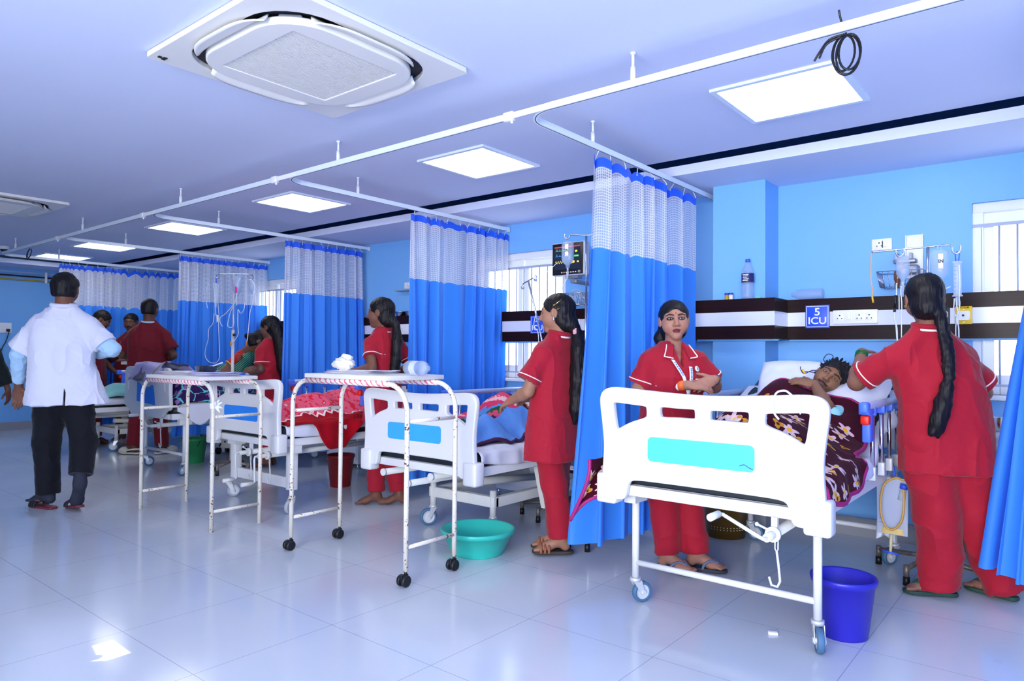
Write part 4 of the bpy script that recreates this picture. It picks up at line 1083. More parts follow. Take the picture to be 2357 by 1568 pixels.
M_SKIN = mat('skin', rgb(150, 104, 82), .5, spec=.35); _k = NT(M_SKIN)
_a = _k.n('VertexColor', layer_name='Col'); _k.l(_k.mix(_k.math('MULTIPLY', _k.noise(_k.obj(), 60, 3), .30), _a.outputs[0], rgb(96, 60, 46)), _k.b.inputs['Base Color'])
_k.b.inputs['Subsurface Weight'].default_value = .08; _k.b.inputs['Subsurface Radius'].default_value = (.02, .008, .004); _k.b.inputs['Subsurface Scale'].default_value = .5
def hair_material():
    m = mat('black_hair', rgb(14, 12, 16), .5, spec=.3); k = NT(m); mp = k.n('Mapping'); mp.inputs['Scale'].default_value = (1, 1, .12); k.l(k.obj(), mp.inputs[0])
    n = k.noise(mp.outputs[0], 190, 2); k.l(k.mix(n, rgb(6, 5, 8), rgb(26, 22, 26)), k.b.inputs['Base Color'])
    bp = k.n('Bump'); bp.inputs['Strength'].default_value = .5; bp.inputs['Distance'].default_value = .004; k.l(n, bp.inputs['Height']); k.l(bp.outputs[0], k.b.inputs['Normal']); return m
M_HAIR = hair_material()
def uniform(name, c, rough=.75):
    m = mat(name, c, rough, spec=.25, sheen=.12); k = NT(m); p = k.obj()
    k.l(k.mix(k.noise(p, 5, 3), tuple(x * .90 for x in c[:3]) + (1,), tuple(min(1, x * 1.08) for x in c[:3]) + (1,)), k.b.inputs['Base Color'])
    bp = k.n('Bump'); bp.inputs['Strength'].default_value = .25; bp.inputs['Distance'].default_value = .004; k.l(k.noise(p, 28, 4), bp.inputs['Height']); k.l(bp.outputs[0], k.b.inputs['Normal']); return m
M_UNI = uniform('red_uniform', rgb(164, 22, 44)); M_SCRUB = uniform('maroon_scrubs', rgb(108, 14, 32)); M_PIPE = mat('white_piping', rgb(240, 236, 240), .7)
M_COAT = uniform('white_coat', rgb(226, 226, 244)); M_SHIRT = uniform('pale_blue_shirt', rgb(178, 214, 244)); M_TROU = uniform('black_trousers', rgb(14, 16, 24))
M_EYE = mat('eye_white', rgb(196, 188, 186), .3); M_IRIS = mat('iris', rgb(20, 12, 10), .12); M_GOLD = mat('gold', rgb(226, 184, 110), .25, metal=1.0)

def headframe(yaw, pitch, tilt):
    """columns: right, front, up; yaw turns to the person's left, pitch looks up, tilt leans to the right"""
    R = Matrix.Rotation(radians(yaw), 3, 'Z') @ Matrix.Rotation(radians(pitch), 3, 'X') @ Matrix.Rotation(radians(tilt), 3, 'Y')
    return np.array(R, dtype=np.float32)
def frame_from(front, up):
    f = nrm(front); u = np.asarray(up, np.float32); u = nrm(u - f * (u @ f)); return np.stack([np.cross(f, u), f, u], 1).astype(np.float32)
def f_head(c, M, s, fem, lids=0.0):
    c = V3(*c)
    E = lambda q, cc, r: f_ell(cc, r)[0](q); K = lambda q, a, b, ra, rb: f_cone(a, b, ra, rb)[0](q)
    def f(P):
        q = (P - c) @ M / s; q2 = q.copy(); q2[:, 0] = np.abs(q2[:, 0])
        d = E(q, (0, -.012, .030), (.074, .092, .082))
        d = smin(d, E(q, (0, .022, -.022), (.060, .066, .076)), .035)
        d = smin(d, E(q2, (.036, .044, -.028), (.031 if fem else .027, .034, .034)), .03)
        d = smin(d, E(q, (0, .062, -.088), (.024 if fem else .029, .024, .020)), .03)
        d = smin(d, K(q2, (.012, .078, .030), (.046, .064, .028), .011, .010), .016)
        d = smax(d, -E(q2, (.031, .098, .010), (.019, .020, .012)), .012)
        d = smin(d, E(q2, (.031, .0745, .010), (.0165, .0125, .0115)), .003)
        d = smin(d, K(q, (0, .082, .020), (0, .106, -.022), .0075, .0115), .012)
        d = smin(d, E(q2, (.0125, .094, -.027), (.0085, .010, .0075)), .007)
        d = smin(d, E(q, (0, .0835, -.0525), (.023, .0105, .0055)), .004)
        d = smin(d, E(q, (0, .0825, -.0625), (.019, .0110, .0065)), .004)
        d = smax(d, -E(q, (0, .0965, -.0572), (.021, .007, .0012)), .002)
        ear = E(q2, (.078, -.006, .000), (.010, .020, .031)); ear = smax(ear, -E(q2, (.088, .0, .004), (.006, .011, .019)), .006)
        d = smin(d, ear, .008)
        return d * s
    return f, c - .135 * s, c + .135 * s
def paint_head(c, M, s, skin, lips, brow, beard=None, lipcol=None, kohl=False, bindi=None):
    c = V3(*c)
    def f(P, C):
        q = (P - c) @ M / s; q2 = q.copy(); q2[:, 0] = np.abs(q2[:, 0])
        near = (np.abs(q).max(1) < .14) & (q[:, 1] > .03)
        def put(d, col, w): 
            t = (np.clip(1 - d / w, 0, 1) * near)[:, None]; C[:] = C * (1 - t) + np.array(col[:3]) * t
        put(np.maximum(0, f_ell((0, .09, -.0575), (.0215, .02, .0090))[0](q)), lipcol, .0025)
        b = np.minimum(f_cone((.013, .09, .0285), (.034, .085, .0335), .0030, .0032)[0](q2 * V3(1, 0, 1) + V3(0, .088, 0)), f_cone((.034, .085, .0335), (.051, .07, .027), .0032, .0018)[0](q2 * V3(1, 0, 1) + V3(0, .078, 0)))
        b = np.minimum(np.abs(f_cone((.013, 0, .0285), (.034, 0, .0335), .003, .0036)[0](q2 * V3(1, 0, 1))) * 0 + f_cone((.013, 0, .0285), (.034, 0, .0335), .0030, .0036)[0](q2 * V3(1, 0, 1)), f_cone((.034, 0, .0335), (.052, 0, .027), .0034, .0016)[0](q2 * V3(1, 0, 1)))
        put(np.maximum(0, b), rgb(24, 16, 16), .003)
        if kohl: put(np.maximum(0, f_ell((.031, .08, .010), (.0185, .03, .0078))[0](q2)), rgb(40, 24, 24), .004)
        else: put(np.maximum(0, f_ell((.031, .08, .010), (.018, .03, .007))[0](q2)), tuple(x * .55 for x in skin[:3]), .006)
        if bindi: put(np.maximum(0, f_ell((0, .09, .040), (.0028, .03, .0028))[0](q)), bindi, .001)
        if beard is not None:
            mo = f_cone((.0, 0, -.043), (.026, 0, -.050), .0042, .0035)[0](q2 * V3(1, 0, 1)); go = f_ell((0, .08, -.084), (.011, .05, .008))[0](q)
            put(np.maximum(0, np.minimum(mo, go)), rgb(22, 16, 16), .005 * beard)
            jaw = f_ell((.045, .03, -.07), (.03, .05, .03))[0](q2); t = (np.clip(1 - np.maximum(0, jaw) / .02, 0, 1) * (np.abs(q).max(1) < .14) * .45)[:, None]; C[:] = C * (1 - t) + np.array(rgb(50, 36, 32)[:3]) * t
        return C
    return f
def add_eyes(parent, c, M, s, closed=0.0, gaze=(0, 0)):
    c = V3(*c)
    for sx in (-1, 1):
        e = c + M @ (V3(sx * .031, .0785, .0098) * s)
        Rm = Matrix([[float(x) for x in r] for r in M])
        o = MB().ell(e, (.0125 * s, .0115 * s, .0046 * s * (1 - closed)), Rm, 16, 10).build('eye', M_EYE, parent)
        g = c + M @ (V3(sx * .031 + gaze[0] * .005, .0868, .0102 + gaze[1] * .003) * s)
        MB().ell(g, (.0055 * s, .0035 * s, .0050 * s * (1 - closed * .7)), Rm, 12, 8).build('iris', M_IRIS, o)
def hair_cap(S, c, M, s, male, thick=.0, front=.0):
    c = V3(*c)
    def f(P):
        q = (P - c) @ M / s; q2 = q.copy(); q2[:, 0] = np.abs(q2[:, 0])
        d = f_ell((0, -.014, .034), (.082 + thick, .099 + thick, .087 + thick))[0](q)
        d = smin(d, f_ell((0, -.035, -.03), (.066 + thick, .070 + thick, .055))[0](q), .03) if male else smin(d, f_ell((0, -.040, -.050), (.068 + thick, .072 + thick, .066))[0](q), .03)
        d = smax(d, -f_ell((0, .098, -.032 - front), (.068, .080, .100))[0](q), .006)
        d = smax(d, -(q @ nrm((0, -.8, .6)) + .034), .008)
        if male:
            d = smax(d, -f_ell((.086, .004, -.014), (.034, .036, .046))[0](q2), .006); d = smax(d, -(q[:, 2] + .052), .01)
        else: d = smax(d, -f_ell((.086, .004, -.004), (.022, .020, .030))[0](q2), .006)
        return d * s
    S.add((f, c - .14 * s, c + .14 * s), .012)
def f_loft(L, ex=2.3):
    L = sorted(L); Z = np.array([l[0] for l in L], np.float32); A = [np.array([l[i] for l in L], np.float32) for i in range(1, 5)]
    def f(P):
        z = P[:, 2]; cx, cy, a, b = [np.interp(z, Z, q) for q in A]
        q = ((np.abs(P[:, 0] - cx) / a) ** ex + (np.abs(P[:, 1] - cy) / b) ** ex) ** (1 / ex)
        d = (q - 1) * np.minimum(a, b); return smax(d, np.maximum(Z[0] - z, z - Z[-1]), .008)
    lo = (float((A[0] - A[2]).min()), float((A[1] - A[3]).min()), float(Z[0])); hi = (float((A[0] + A[2]).max()), float((A[1] + A[3]).max()), float(Z[-1]))
    return f, np.array(lo), np.array(hi)
def f_sleeve(a, b, ra, rb, ext=.05):
    a = V3(*a); b = V3(*b); n = nrm(b - a); b2 = b + n * ext; f0, lo, hi = f_cone(a, b2, ra, rb + (rb - ra) * .1)
    return (lambda P: np.maximum(f0(P), (P - b) @ n)), lo, hi
def add_hand(S, wr, d, n, ts, s=1.0, curl=(.25, .35, .3), spread=.10, thumb=(.55, .8, -.25)):
    """d: towards the fingers, n: back of the hand, ts: side of the thumb (+1 along d x n)"""
    wr = V3(*wr); d = nrm(d); n = V3(*n); n = nrm(n - d * (n @ d)); u = np.cross(d, n)
    Mh = np.stack([u, d, n], 1)
    S.add(f_ell(wr + d * .048 * s, (.039 * s, .056 * s, .0155 * s), Mh), .012)
    S.add(f_cone(wr, wr + d * .03 * s, .022 * s, .020 * s), .015)
    for i, (off, ln) in enumerate(((.027, .070), (.009, .079), (-.009, .074), (-.026, .058))):
        p = wr + d * .086 * s + u * off * ts * s - d * abs(off) * .25 * s; a = 0.0; dd = nrm(d + u * ts * (off * spread * 30 * .1))
        for j, fr in enumerate((.45, .31, .24)):
            a += curl[j]; v = dd * cos(a) - n * sin(a); q = p + v * ln * fr * s
            S.add(f_cone(p, q, (.0088 - .0007 * j) * s, (.0082 - .0008 * j) * s), .004 if j else .008); p = q
    p = wr + d * .022 * s + u * ts * .026 * s; v = nrm(d * thumb[0] + u * ts * thumb[1] + n * thumb[2])
    q = p + v * .040 * s; S.add(f_cone(p, q, .0125 * s, .0098 * s), .012); v2 = nrm(v + d * .5); S.add(f_cone(q, q + v2 * .034 * s, .0095 * s, .0075 * s), .004)
def add_foot(S, an, td, s=1.0):
    an = V3(*an); td = nrm(V3(td[0], td[1], 0)); u = V3(td[1], -td[0], 0); g = V3(an[0], an[1], an[2] - .07 * s)
    S.add(f_cone(an + V3(0, 0, .03), g - td * .03 * s + V3(0, 0, .034 * s), .034 * s, .031 * s), .02)
    S.add(f_cone(an, g + td * .10 * s + V3(0, 0, .026 * s), .036 * s, .030 * s), .03)
    S.add(f_ell(g + td * .105 * s + V3(0, 0, .022 * s), (.042 * s, .05 * s, .020 * s), np.stack([u, td, V3(0, 0, 1)], 1)), .02)
    for i in range(5):
        o = (-.032 + .016 * i); p = g + td * (.135 - .1 * abs(o + .01)) * s + u * o * s + V3(0, 0, .016 * s)
        S.add(f_cone(p, p + td * (.036 - .004 * i) * s - V3(0, 0, .004 * s), .0115 * s - .0008 * i, .0095 * s - .0006 * i), .005)
def sandal(parent, an, td, m_sole, m_strap, kind='flip', s=1.0, nm='sandal'):
    an = V3(*an); td = nrm(V3(td[0], td[1], 0)); u = V3(td[1], -td[0], 0); g = V3(an[0], an[1], an[2] - .07 * s)
    out = [(-.085, 0), (-.078, .026), (-.05, .036), (0, .034), (.06, .040), (.11, .047), (.155, .040), (.18, .018), (.183, 0), (.178, -.02), (.15, -.042), (.11, -.047), (.06, -.040), (0, -.034), (-.05, -.036), (-.078, -.026)]
    out = chaikin(out, 1); b = MB()
    def w(x, y, z): q = g + td * x * s + u * y * s; return (q[0], q[1], q[2] + z)
    n = len(out); vs = []
    for z, k in ((-.012, .96), (-.008, 1), (.003, 1), (.006, .97)): vs += [w(x * k, y * k, z) for x, y in out]
    fs = [tuple(range(n)), tuple(3 * n + i for i in reversed(range(n)))] + [(r * n + i, r * n + (i + 1) % n, (r + 1) * n + (i + 1) % n, (r + 1) * n + i) for r in range(3) for i in range(n)]
    b.add(vs, fs); o = b.build(nm, m_sole, parent)
    st = MB()
    if kind == 'flip':
        for sg in (-1, 1): st.tube(spline([w(.135, 0, .005), w(.128, sg * .004, .036), w(.09, sg * .030, .050), w(.055, sg * .043, .030), w(.045, sg * .043, .002)], 5), [.004] + [.0075] * 19 + [.006], 8)
    elif kind == 'bands':
        for x0 in (.075, .10, .125): st.tube(spline([w(x0, -.05, .0), w(x0, -.044, .028), w(x0, 0, .046), w(x0, .044, .028), w(x0, .05, .0)], 5), .008, 8)
    elif kind == 'clog':
        def cl(a, v):
            y = (v - .5) * .104; z = .062 * sqrt(max(0, 1 - (2 * v - 1) ** 2)); x = .045 + .14 * a
            k = sqrt(max(0, 1 - max(0, (a - .35) / .65) ** 2)); return w(x, y * (.35 + .65 * k), z * (.25 + .75 * k) + .004)
        st.grid(cl, 14, 14); st.tube(spline([w(.05, -.05, .03), w(-.04, -.045, .045), w(-.088, 0, .045), w(-.04, .045, .045), w(.05, .05, .03)], 5), .008, 6)
    st.build('strap', m_strap, o, solid=.006 if kind == 'clog' else 0); return o
def cloth_noise(A=.006, f=(14, 14, 5), B=.0015, seed=0, extra=None):
    def d(P):
        w = A * (1 - 2.4 * np.sqrt(np.abs(vnoise(P * np.array(f) + 3.3 + seed)) + .004)) * .75 + A * .7 * vnoise(P * np.array(f) * .55 + 9.1 + seed) + B * vnoise(P * 45 + seed)
        if extra is not None: w = w + extra(P)
        return w
    return d
def ring(nm, a, b, t, r, m, parent, th=.004, n=28, ell=1.0):
    """band around the limb a-b at fraction t"""
    a = Vector([float(x) for x in a]); b = Vector([float(x) for x in b]); p = a.lerp(b, t); d = (b - a).normalized(); u = d.orthogonal().normalized(); w = d.cross(u)
    return MB().tube([p + (u * cos(2 * pi * k / n) + w * sin(2 * pi * k / n) * ell) * r for k in range(n)], th, 6, closed=True).build(nm, m, parent)

def person(label, base, rz, J, skin, vox=.004, hs=1.0, fem=True, torso=None, sleeves=None, trousers=None, top_m=None, bot_m=None, hands=None, feet=None,
           hyaw=0, hpitch=0, htilt=0, hairfn=None, beard=None, lipcol=None, kohl=False, bindi=None, closed=.0, gaze=(0, 0), vneck=None, carve=None, wr=.024, fold=.007, seed=0, arms=(.044, .036), hem=None, wide=(.098, .08, .075),
           M=None, body_extra=None, shirt=None, eyes=True, ex=2.3, tfold=.008):
    t = thing('person', label, 'person', (base[0], base[1], 0), radians(rz))
    M = headframe(hyaw, hpitch, htilt) if M is None else M
    c = V3(*J['head']); pts = [V3(*p) for p in J.values()]
    lo = np.min(pts, 0) - .16; hi = np.max(pts, 0) + .16; lo[2] = max(lo[2], -.02)
    S = SDF(lo, hi, vox)
    S.add(f_head(c, M, hs, fem))
    nk = V3(*J['neck']); hb = c + M @ (V3(0, -.022, -.055) * hs); fb = c + M @ (V3(0, .02, -.075) * hs)
    nr = .044 if fem else .056
    S.add(f_cone(hb, nk - V3(0, 0, .02), nr, nr + .006), .025); S.add(f_cone(fb, nk + V3(0, .012, -.03), .026, .036), .02)
    shL, shR = V3(*J['shL']), V3(*J['shR']); mid = (shL + shR) / 2; hp = V3(*J['hip'])
    drop = lambda q: V3(*q) + V3((nk[0] - q[0]) * .10, (nk[1] - q[1]) * .10, -.032)
    shL, shR = drop(shL), drop(shR); mid = (shL + shR) / 2
    S.add(f_cone(shL * .8 + mid * .2, shR * .8 + mid * .2, .042, .042), .03); S.add(f_cone(nk * .5 + mid * .5 - V3(0, 0, .075), (mid + hp) / 2, .060, .09), .03); S.add(f_cone((mid + hp) / 2, hp, .09, .10), .04)
    for sd in 'LR':
        sh, el, w = drop(J['sh' + sd]), V3(*J['el' + sd]), V3(*J['wr' + sd])
        S.add(f_cone(sh, el, arms[0], arms[1]), .02); m1 = el + (w - el) * .3
        S.add(f_cone(el, m1, arms[1] + .001, arms[1] + .002), .012); S.add(f_cone(m1, w, arms[1] + .001, wr), .01)
        if hands and sd in hands: h = hands[sd]; add_hand(S, w, h[0], h[1], h[2], h[3] if len(h) > 3 else (.95 if fem else 1.08), *(h[4:]))
        if 'an' + sd in J:
            kn, an = V3(*J['kn' + sd]), V3(*J['an' + sd]); hj = V3(*J.get('hj' + sd, hp + V3(-.09 if sd == 'L' else .09, 0, -.02)))
            S.add(f_cone(hj, kn, .075, .052), .03); S.add(f_cone(kn, an + V3(0, 0, .02), .050, .034), .02)
            if feet: add_foot(S, an, feet[sd], .92 if fem else 1.05)
    if body_extra: body_extra(S)
    ph = paint_head(c, M, hs, skin, None, None, beard, lipcol or tuple(x * .8 for x in (skin[0] * 1.0, skin[1] * .75, skin[2] * .8)), kohl, bindi)
    P, Q = S.mesh()
    mesh_object('body', P, Q, M_SKIN, t, col=lambda P: ph(P, np.tile(np.array(skin[:3], np.float32), (len(P), 1))), smooth=1)
    if eyes: add_eyes(t, c, M, hs, closed, gaze)
    # hair
    if hairfn:
        lo2 = c - .17; hi2 = c + .17
        ex_lo, ex_hi, ff = hairfn(c, M, hs)
        S = SDF(np.minimum(lo2, ex_lo), np.maximum(hi2, ex_hi), max(vox, .0035)); ff(S); P, Q = S.mesh()
        mesh_object('hair', P, Q, M_HAIR, t, disp=lambda P: .0020 * vnoise(P * np.array([130, 130, 12]) + 4) + .003 * vnoise(P * 38 + 2), smooth=1)
    res = {'t': t, 'M': M, 'c': c}
    if torso:
        L = torso; hz = hem if hem is not None else min(l[0] for l in L)
        F = f_loft(L, ex); slo, shi = F[1].copy(), F[2].copy()
        for a, b, ra, rb in sleeves or []: slo = np.minimum(slo, np.minimum(a, b) - .12); shi = np.maximum(shi, np.maximum(a, b) + .12)
        S = SDF(slo - .03, shi + .03, max(vox, .004)); S.add(F)
        for a, b, ra, rb in sleeves or []:
            a = V3(*a); a = a + V3((nk[0] - a[0]) * .10, (nk[1] - a[1]) * .10, -.016); S.add(f_sleeve(a, b, ra * .90, rb), .03)
            S.add(f_cone(nk + V3(.35 * (a[0] - nk[0]), .35 * (a[1] - nk[1]), -.040), a, .046, ra * .88), .03)
        if vneck:
            zv, w_, yv = vneck
            zt = max(l[0] for l in L) + .05
            S.add((lambda P: np.maximum(np.maximum(np.abs(P[:, 0] - nk[0]) - np.clip((P[:, 2] - zv) / (zt - zv), 0, 1) * w_, zv - P[:, 2]), yv - P[:, 1]), V3(-.2, -.3, zv) + nk * V3(1, 0, 0), V3(.2, .3, zt + .1) + nk * V3(1, 0, 0)), .006, 's')
        if carve: carve(S)
        P, Q = S.mesh()
        res['top'] = mesh_object('tunic', P, Q, top_m, t, disp=cloth_noise(fold, seed=seed), smooth=2)
    if shirt:
        for path, rr in shirt:
            pts = np.array(path); S = SDF(pts.min(0) - .1, pts.max(0) + .1, max(vox, .004))
            for i in range(len(path) - 1):
                F = f_sleeve(path[i], path[i + 1], rr[i], rr[i + 1]) if i == len(path) - 2 else f_cone(path[i], path[i + 1], rr[i], rr[i + 1]); S.add(F, .012)
            P, Q = S.mesh(); mesh_object('shirt_sleeve', P, Q, M_SHIRT, t, disp=cloth_noise(.005, (22, 22, 22), seed=seed + 3))
    if trousers:
        pts = []
        S0 = []
        for sd in 'LR':
            kn, an = V3(*J['kn' + sd]), V3(*J['an' + sd]); hj = V3(*J.get('hj' + sd, hp + V3(-.08 if sd == 'L' else .08, 0, -.02))); cz = trousers[0] if not isinstance(trousers[0], dict) else trousers[0][sd]
            dn = nrm(an - kn); end = an - V3(0, 0, .0) + dn * (an[2] - cz)
            S0 += [(f_cone(hj, kn, wide[0], wide[1]), .05), (f_sleeve(kn, end, wide[1], wide[2], .06), .03)]; pts += [hj, kn, end]
        pts.append(hp); pts = np.array(pts); S = SDF(pts.min(0) - .16, pts.max(0) + .2, max(vox, .004))
        S.add(f_ell(hp, (.165 * trousers[1], .12 * trousers[1], .13)), .02)
        for F, k in S0: S.add(F, k)
        P, Q = S.mesh()
        def exf(P):
            low = np.clip((.45 - P[:, 2]) / .4, 0, 1); return low * .006 * vnoise(P * np.array([7, 7, 26]) + 1.7 + seed)
        mesh_object('trousers', P, Q, bot_m, t, disp=cloth_noise(tfold, (9, 9, 6), seed=seed + 1, extra=exf))
    return res
def project(bv, org, d):
    r = bv.ray_cast(Vector([float(x) for x in org]), Vector([float(x) for x in d]))
    return r[0], r[1]
def decal(nm, bv, L2, m, parent, org_y, d, off=.004, width=None, frame=None):
    """polyline (x,z) laid on the garment as a thin tube, seen along +-y"""
    P = []
    pts = spline([(x, 0, z) for x, z in L2], 6) if len(L2) > 2 else [Vector((L2[0][0], 0, L2[0][1])).lerp(Vector((L2[1][0], 0, L2[1][1])), k / 8) for k in range(9)]
    for p in pts:
        h, n_ = project(bv, (p.x, org_y, p.z), d)
        if h is not None: P.append(h + n_ * off)
    if len(P) > 2: return MB().tube(P, width or .004, 6).build(nm, m, parent)
def patch(nm, bv, quad, m, parent, org_y, d, off=.004, nu=8, nv=8, solid=.002, uv=True):
    """quad of (x,z) corners laid on the garment as a thin cloth patch"""
    b = MB(); a0, a1, a2, a3 = [Vector((q[0], 0, q[1])) for q in quad]; last = [Vector((a0.x, org_y, a0.z))]
    def fn(u, v):
        p = a0.lerp(a1, u).lerp(a3.lerp(a2, u), v); h, n_ = project(bv, (p.x, org_y, p.z), d)
        q = (h + n_ * off) if h is not None else Vector((p.x, last[0].y, p.z)); last[0] = q; return tuple(q)
    b.grid(fn, nu, nv, uv=lambda u, v: (u, v)); return b.build(nm, m, parent, solid=solid)

# ================================================================== people
SK = lambda r, g, b: rgb(r, g, b)
def chain(S, pts, rr, k=.012):
    for i in range(len(pts) - 1): S.add(f_cone(pts[i], pts[i + 1], rr[i], rr[i + 1]), k)
def hair_style(kind, extra=None, thick=0.0, front=0.0):
    """kind short / long; extra: list of (points, radii) in the person's frame"""
    def fn(c, M, s):
        pts = [c]
        for P_, R_ in extra or []: pts += [V3(*p) for p in P_]
        pts = np.array(pts); mr = max([max(R_) for _, R_ in extra or []] + [.02])
        def ff(S):
            hair_cap(S, c, M, s, kind == 'short', thick, front)
            for P_, R_ in extra or []: chain(S, P_, R_)
        return pts.min(0) - mr - .03, pts.max(0) + mr + .03, ff
    return fn
def soft(nm, prims, vox, m, parent, disp=None):
    lo = np.min([F[1] for F, k in prims], 0) - .04; hi = np.max([F[2] for F, k in prims], 0) + .04
    S = SDF(lo, hi, vox)
    for F, k in prims: S.add(F, k)
    P, Q = S.mesh(); return mesh_object(nm, P, Q, m, parent, disp=disp)
def piping_ring(res, a, b, r, m=None, nm='sleeve_piping', t=.84, bv=None):
    """white line round a sleeve, laid on the cloth surface"""
    bv = bv or bvh_of(res['top']); a = Vector([float(x) for x in a]); b = Vector([float(x) for x in b]); p = a.lerp(b, t); d = (b - a).normalized(); u = d.orthogonal().normalized(); w = d.cross(u); P = []
    for k in range(40):
        q = u * cos(2 * pi * k / 40) + w * sin(2 * pi * k / 40)
        h = bv.ray_cast(p + q * .16, -q)
        P.append((h[0] + q * .002) if h[0] is not None and (h[0] - p).length < r * 1.8 else p + q * r)
    MB().tube(P, .0035, 5, closed=True).build(nm, m or M_PIPE, res['t'])

# ---- nurse facing the camera beside bed 5
J = dict(head=(.078, .004, 1.392), neck=(.081, -.006, 1.262), shR=(.228, -.03, 1.195), shL=(-.062, .03, 1.205), elR=(.262, -.070, 1.010), wrR=(.078, .150, 1.040), elL=(-.165, .03, 1.025), wrL=(-.080, .165, 1.070), hip=(.095, -.01, .80),
         knR=(.14, .0, .42), anR=(.112, .0, .085), knL=(-.01, .01, .42), anL=(-.045, .035, .085))
slR = ((.222, -.035, 1.18), (.252, -.06, 1.035), .066, .077); slL = ((-.055, .03, 1.185), (-.138, .035, 1.055), .064, .076)
N5 = person('nurse in red uniform facing the camera with hands joined beside the nearest bed', (-1.72, 3.68), -125, J, SK(178, 126, 106), vox=.0032, hs=1.0, torso=[(.55, .10, 0, .195, .14), (.80, .10, 0, .19, .135), (.97, .09, .005, .168, .122), (1.08, .085, .012, .175, .128), (1.17, .083, 0, .172, .098), (1.215, .082, -.005, .150, .078), (1.25, .081, -.008, .085, .066), (1.275, .081, -.012, .062, .060)],
            sleeves=[slR, slL], trousers=(.10, 1.0), top_m=M_UNI, bot_m=M_UNI, hands={'L': ((1, .12, -.28), (-.1, .75, .55), 1, .92, (.35, .45, .35)), 'R': ((-.85, .45, -.05), (.2, .5, .8), -1, .92, (.3, .4, .3))},
            feet={'L': (-.78, .63), 'R': (-.5, .83)}, hyaw=-22, hpitch=1, htilt=3, kohl=True, bindi=rgb(20, 10, 12), lipcol=rgb(112, 26, 50), gaze=(-.1, 0), vneck=(1.125, .052, .01), wr=.024,
            hairfn=hair_style('long', [([(.075, -.085, 1.36), (.10, -.115, 1.30), (.10, -.10, 1.22)], [.045, .036, .02])], thick=.001), seed=2, fold=.006, wide=(.098, .082, .078))
t = N5['t']; bv = bvh_of(N5['top'])
for s in (slR, slL): piping_ring(N5, s[0], s[1], .08, t=.82, bv=bv)
cx = .081
for sg, nm in ((1, 'collar_flap'), (-1, 'collar_flap')):
    q = [(cx + sg * .030, 1.262), (cx + sg * .066, 1.252), (cx + sg * .098, 1.188), (cx + sg * .052, 1.178)]
    patch(nm, bv, q, M_UNI, t, .4, (0, -1, 0), .007, 10, 12, .004)
    decal('collar_piping', bv, [q[1], q[2], q[3]][:2], M_PIPE, t, .4, (0, -1, 0), .012, .0034)
    decal('collar_piping', bv, [q[2], q[3]], M_PIPE, t, .4, (0, -1, 0), .012, .0034)
M_LAN = mat('lanyard_white', rgb(232, 238, 246), .6); M_LIME = mat('lime_green', rgb(160, 206, 50), .6); M_LBLUE = mat('print_blue', rgb(60, 130, 214), .6)
for sg in (1, -1):
    a = (cx + sg * .058, 1.172) if sg > 0 else (cx + sg * .038, 1.135); e = (cx - .022, 1.01)
    mid = (a[0] * .25 + e[0] * .75, a[1] * .25 + e[1] * .75)
    def qd(p, r, w): return [(p[0] - w, p[1]), (p[0] + w, p[1]), (r[0] + w, r[1]), (r[0] - w, r[1])]
    patch('lanyard', bv, qd(a, mid, .0095), M_LAN, t, .4, (0, -1, 0), .009, 4, 14, .002)
    m2 = (mid[0] * .75 + e[0] * .25, mid[1] * .75 + e[1] * .25)
    patch('lanyard_green_end', bv, qd(mid, m2, .0095), M_LIME, t, .4, (0, -1, 0), .009, 4, 5, .002)
    patch('lanyard', bv, qd(m2, (e[0], e[1] - .02), .0095), M_LAN, t, .4, (0, -1, 0), .009, 4, 8, .002)
    for k in range(7):
        f = .10 + .09 * k; p = (a[0] + (mid[0] - a[0]) * f, a[1] + (mid[1] - a[1]) * f); p2 = (a[0] + (mid[0] - a[0]) * (f + .055), a[1] + (mid[1] - a[1]) * (f + .055))
        patch('lanyard_print', bv, qd(p, p2, .0035), M_LBLUE, t, .4, (0, -1, 0), .0115, 3, 3, .001)
h, n_ = project(bv, (cx - .082, .4, 1.125), (0, -1, 0))
o = MB().lathe([(.0, 0), (.0145, 0), (.0165, .002), (.0145, .004), (0, .0042)], n=20, cap0=False, cap1=False).add([(.001, -.004, .0048), (.009, .002, .0048), (.003, .009, .0048), (-.006, .007, .0048)], [(0, 1, 2, 3)], 1).add([(-.008, -.004, .0048), (0.004, -.009, .0048), (.008, -.004, .0048), (0, -.002, .0048)], [(0, 1, 2, 3)], 2)
o = o.build('round_badge', [M_PIPE, mat('badge_green', rgb(40, 140, 110), .5), mat('badge_red', rgb(226, 90, 80), .5)], t); o.location = h + n_ * .006; o.rotation_euler = n_.to_track_quat('Z', 'Y').to_euler()
decal('pocket_piping', bv, [(cx - .062, 1.072), (cx - .12, 1.073)], M_PIPE, t, .4, (0, -1, 0), .005, .0032)
patch('pocket', bv, [(cx - .062, 1.071), (cx - .122, 1.072), (cx - .12, .99), (cx - .065, .99)], M_UNI, t, .4, (0, -1, 0), .004, 6, 6, .002)
patch('embroidered_crest', bv, [(cx - .104, 1.058), (cx - .116, 1.058), (cx - .114, 1.022), (cx - .098, 1.022)], mat('crest_violet', rgb(120, 84, 190), .7), t, .4, (0, -1, 0), .007, 4, 4, .001)
patch('embroidered_name', bv, [(cx - .083, 1.026), (cx - .122, 1.027), (cx - .121, 1.016), (cx - .084, 1.015)], mat('crest_gold', rgb(196, 160, 60), .7), t, .4, (0, -1, 0), .007, 6, 3, .001)
patch('embroidered_name', bv, [(cx - .085, 1.011), (cx - .121, 1.012), (cx - .120, 1.006), (cx - .086, 1.005)], mat('crest_violet', rgb(120, 84, 190), .7), t, .4, (0, -1, 0), .007, 6, 3, .001)
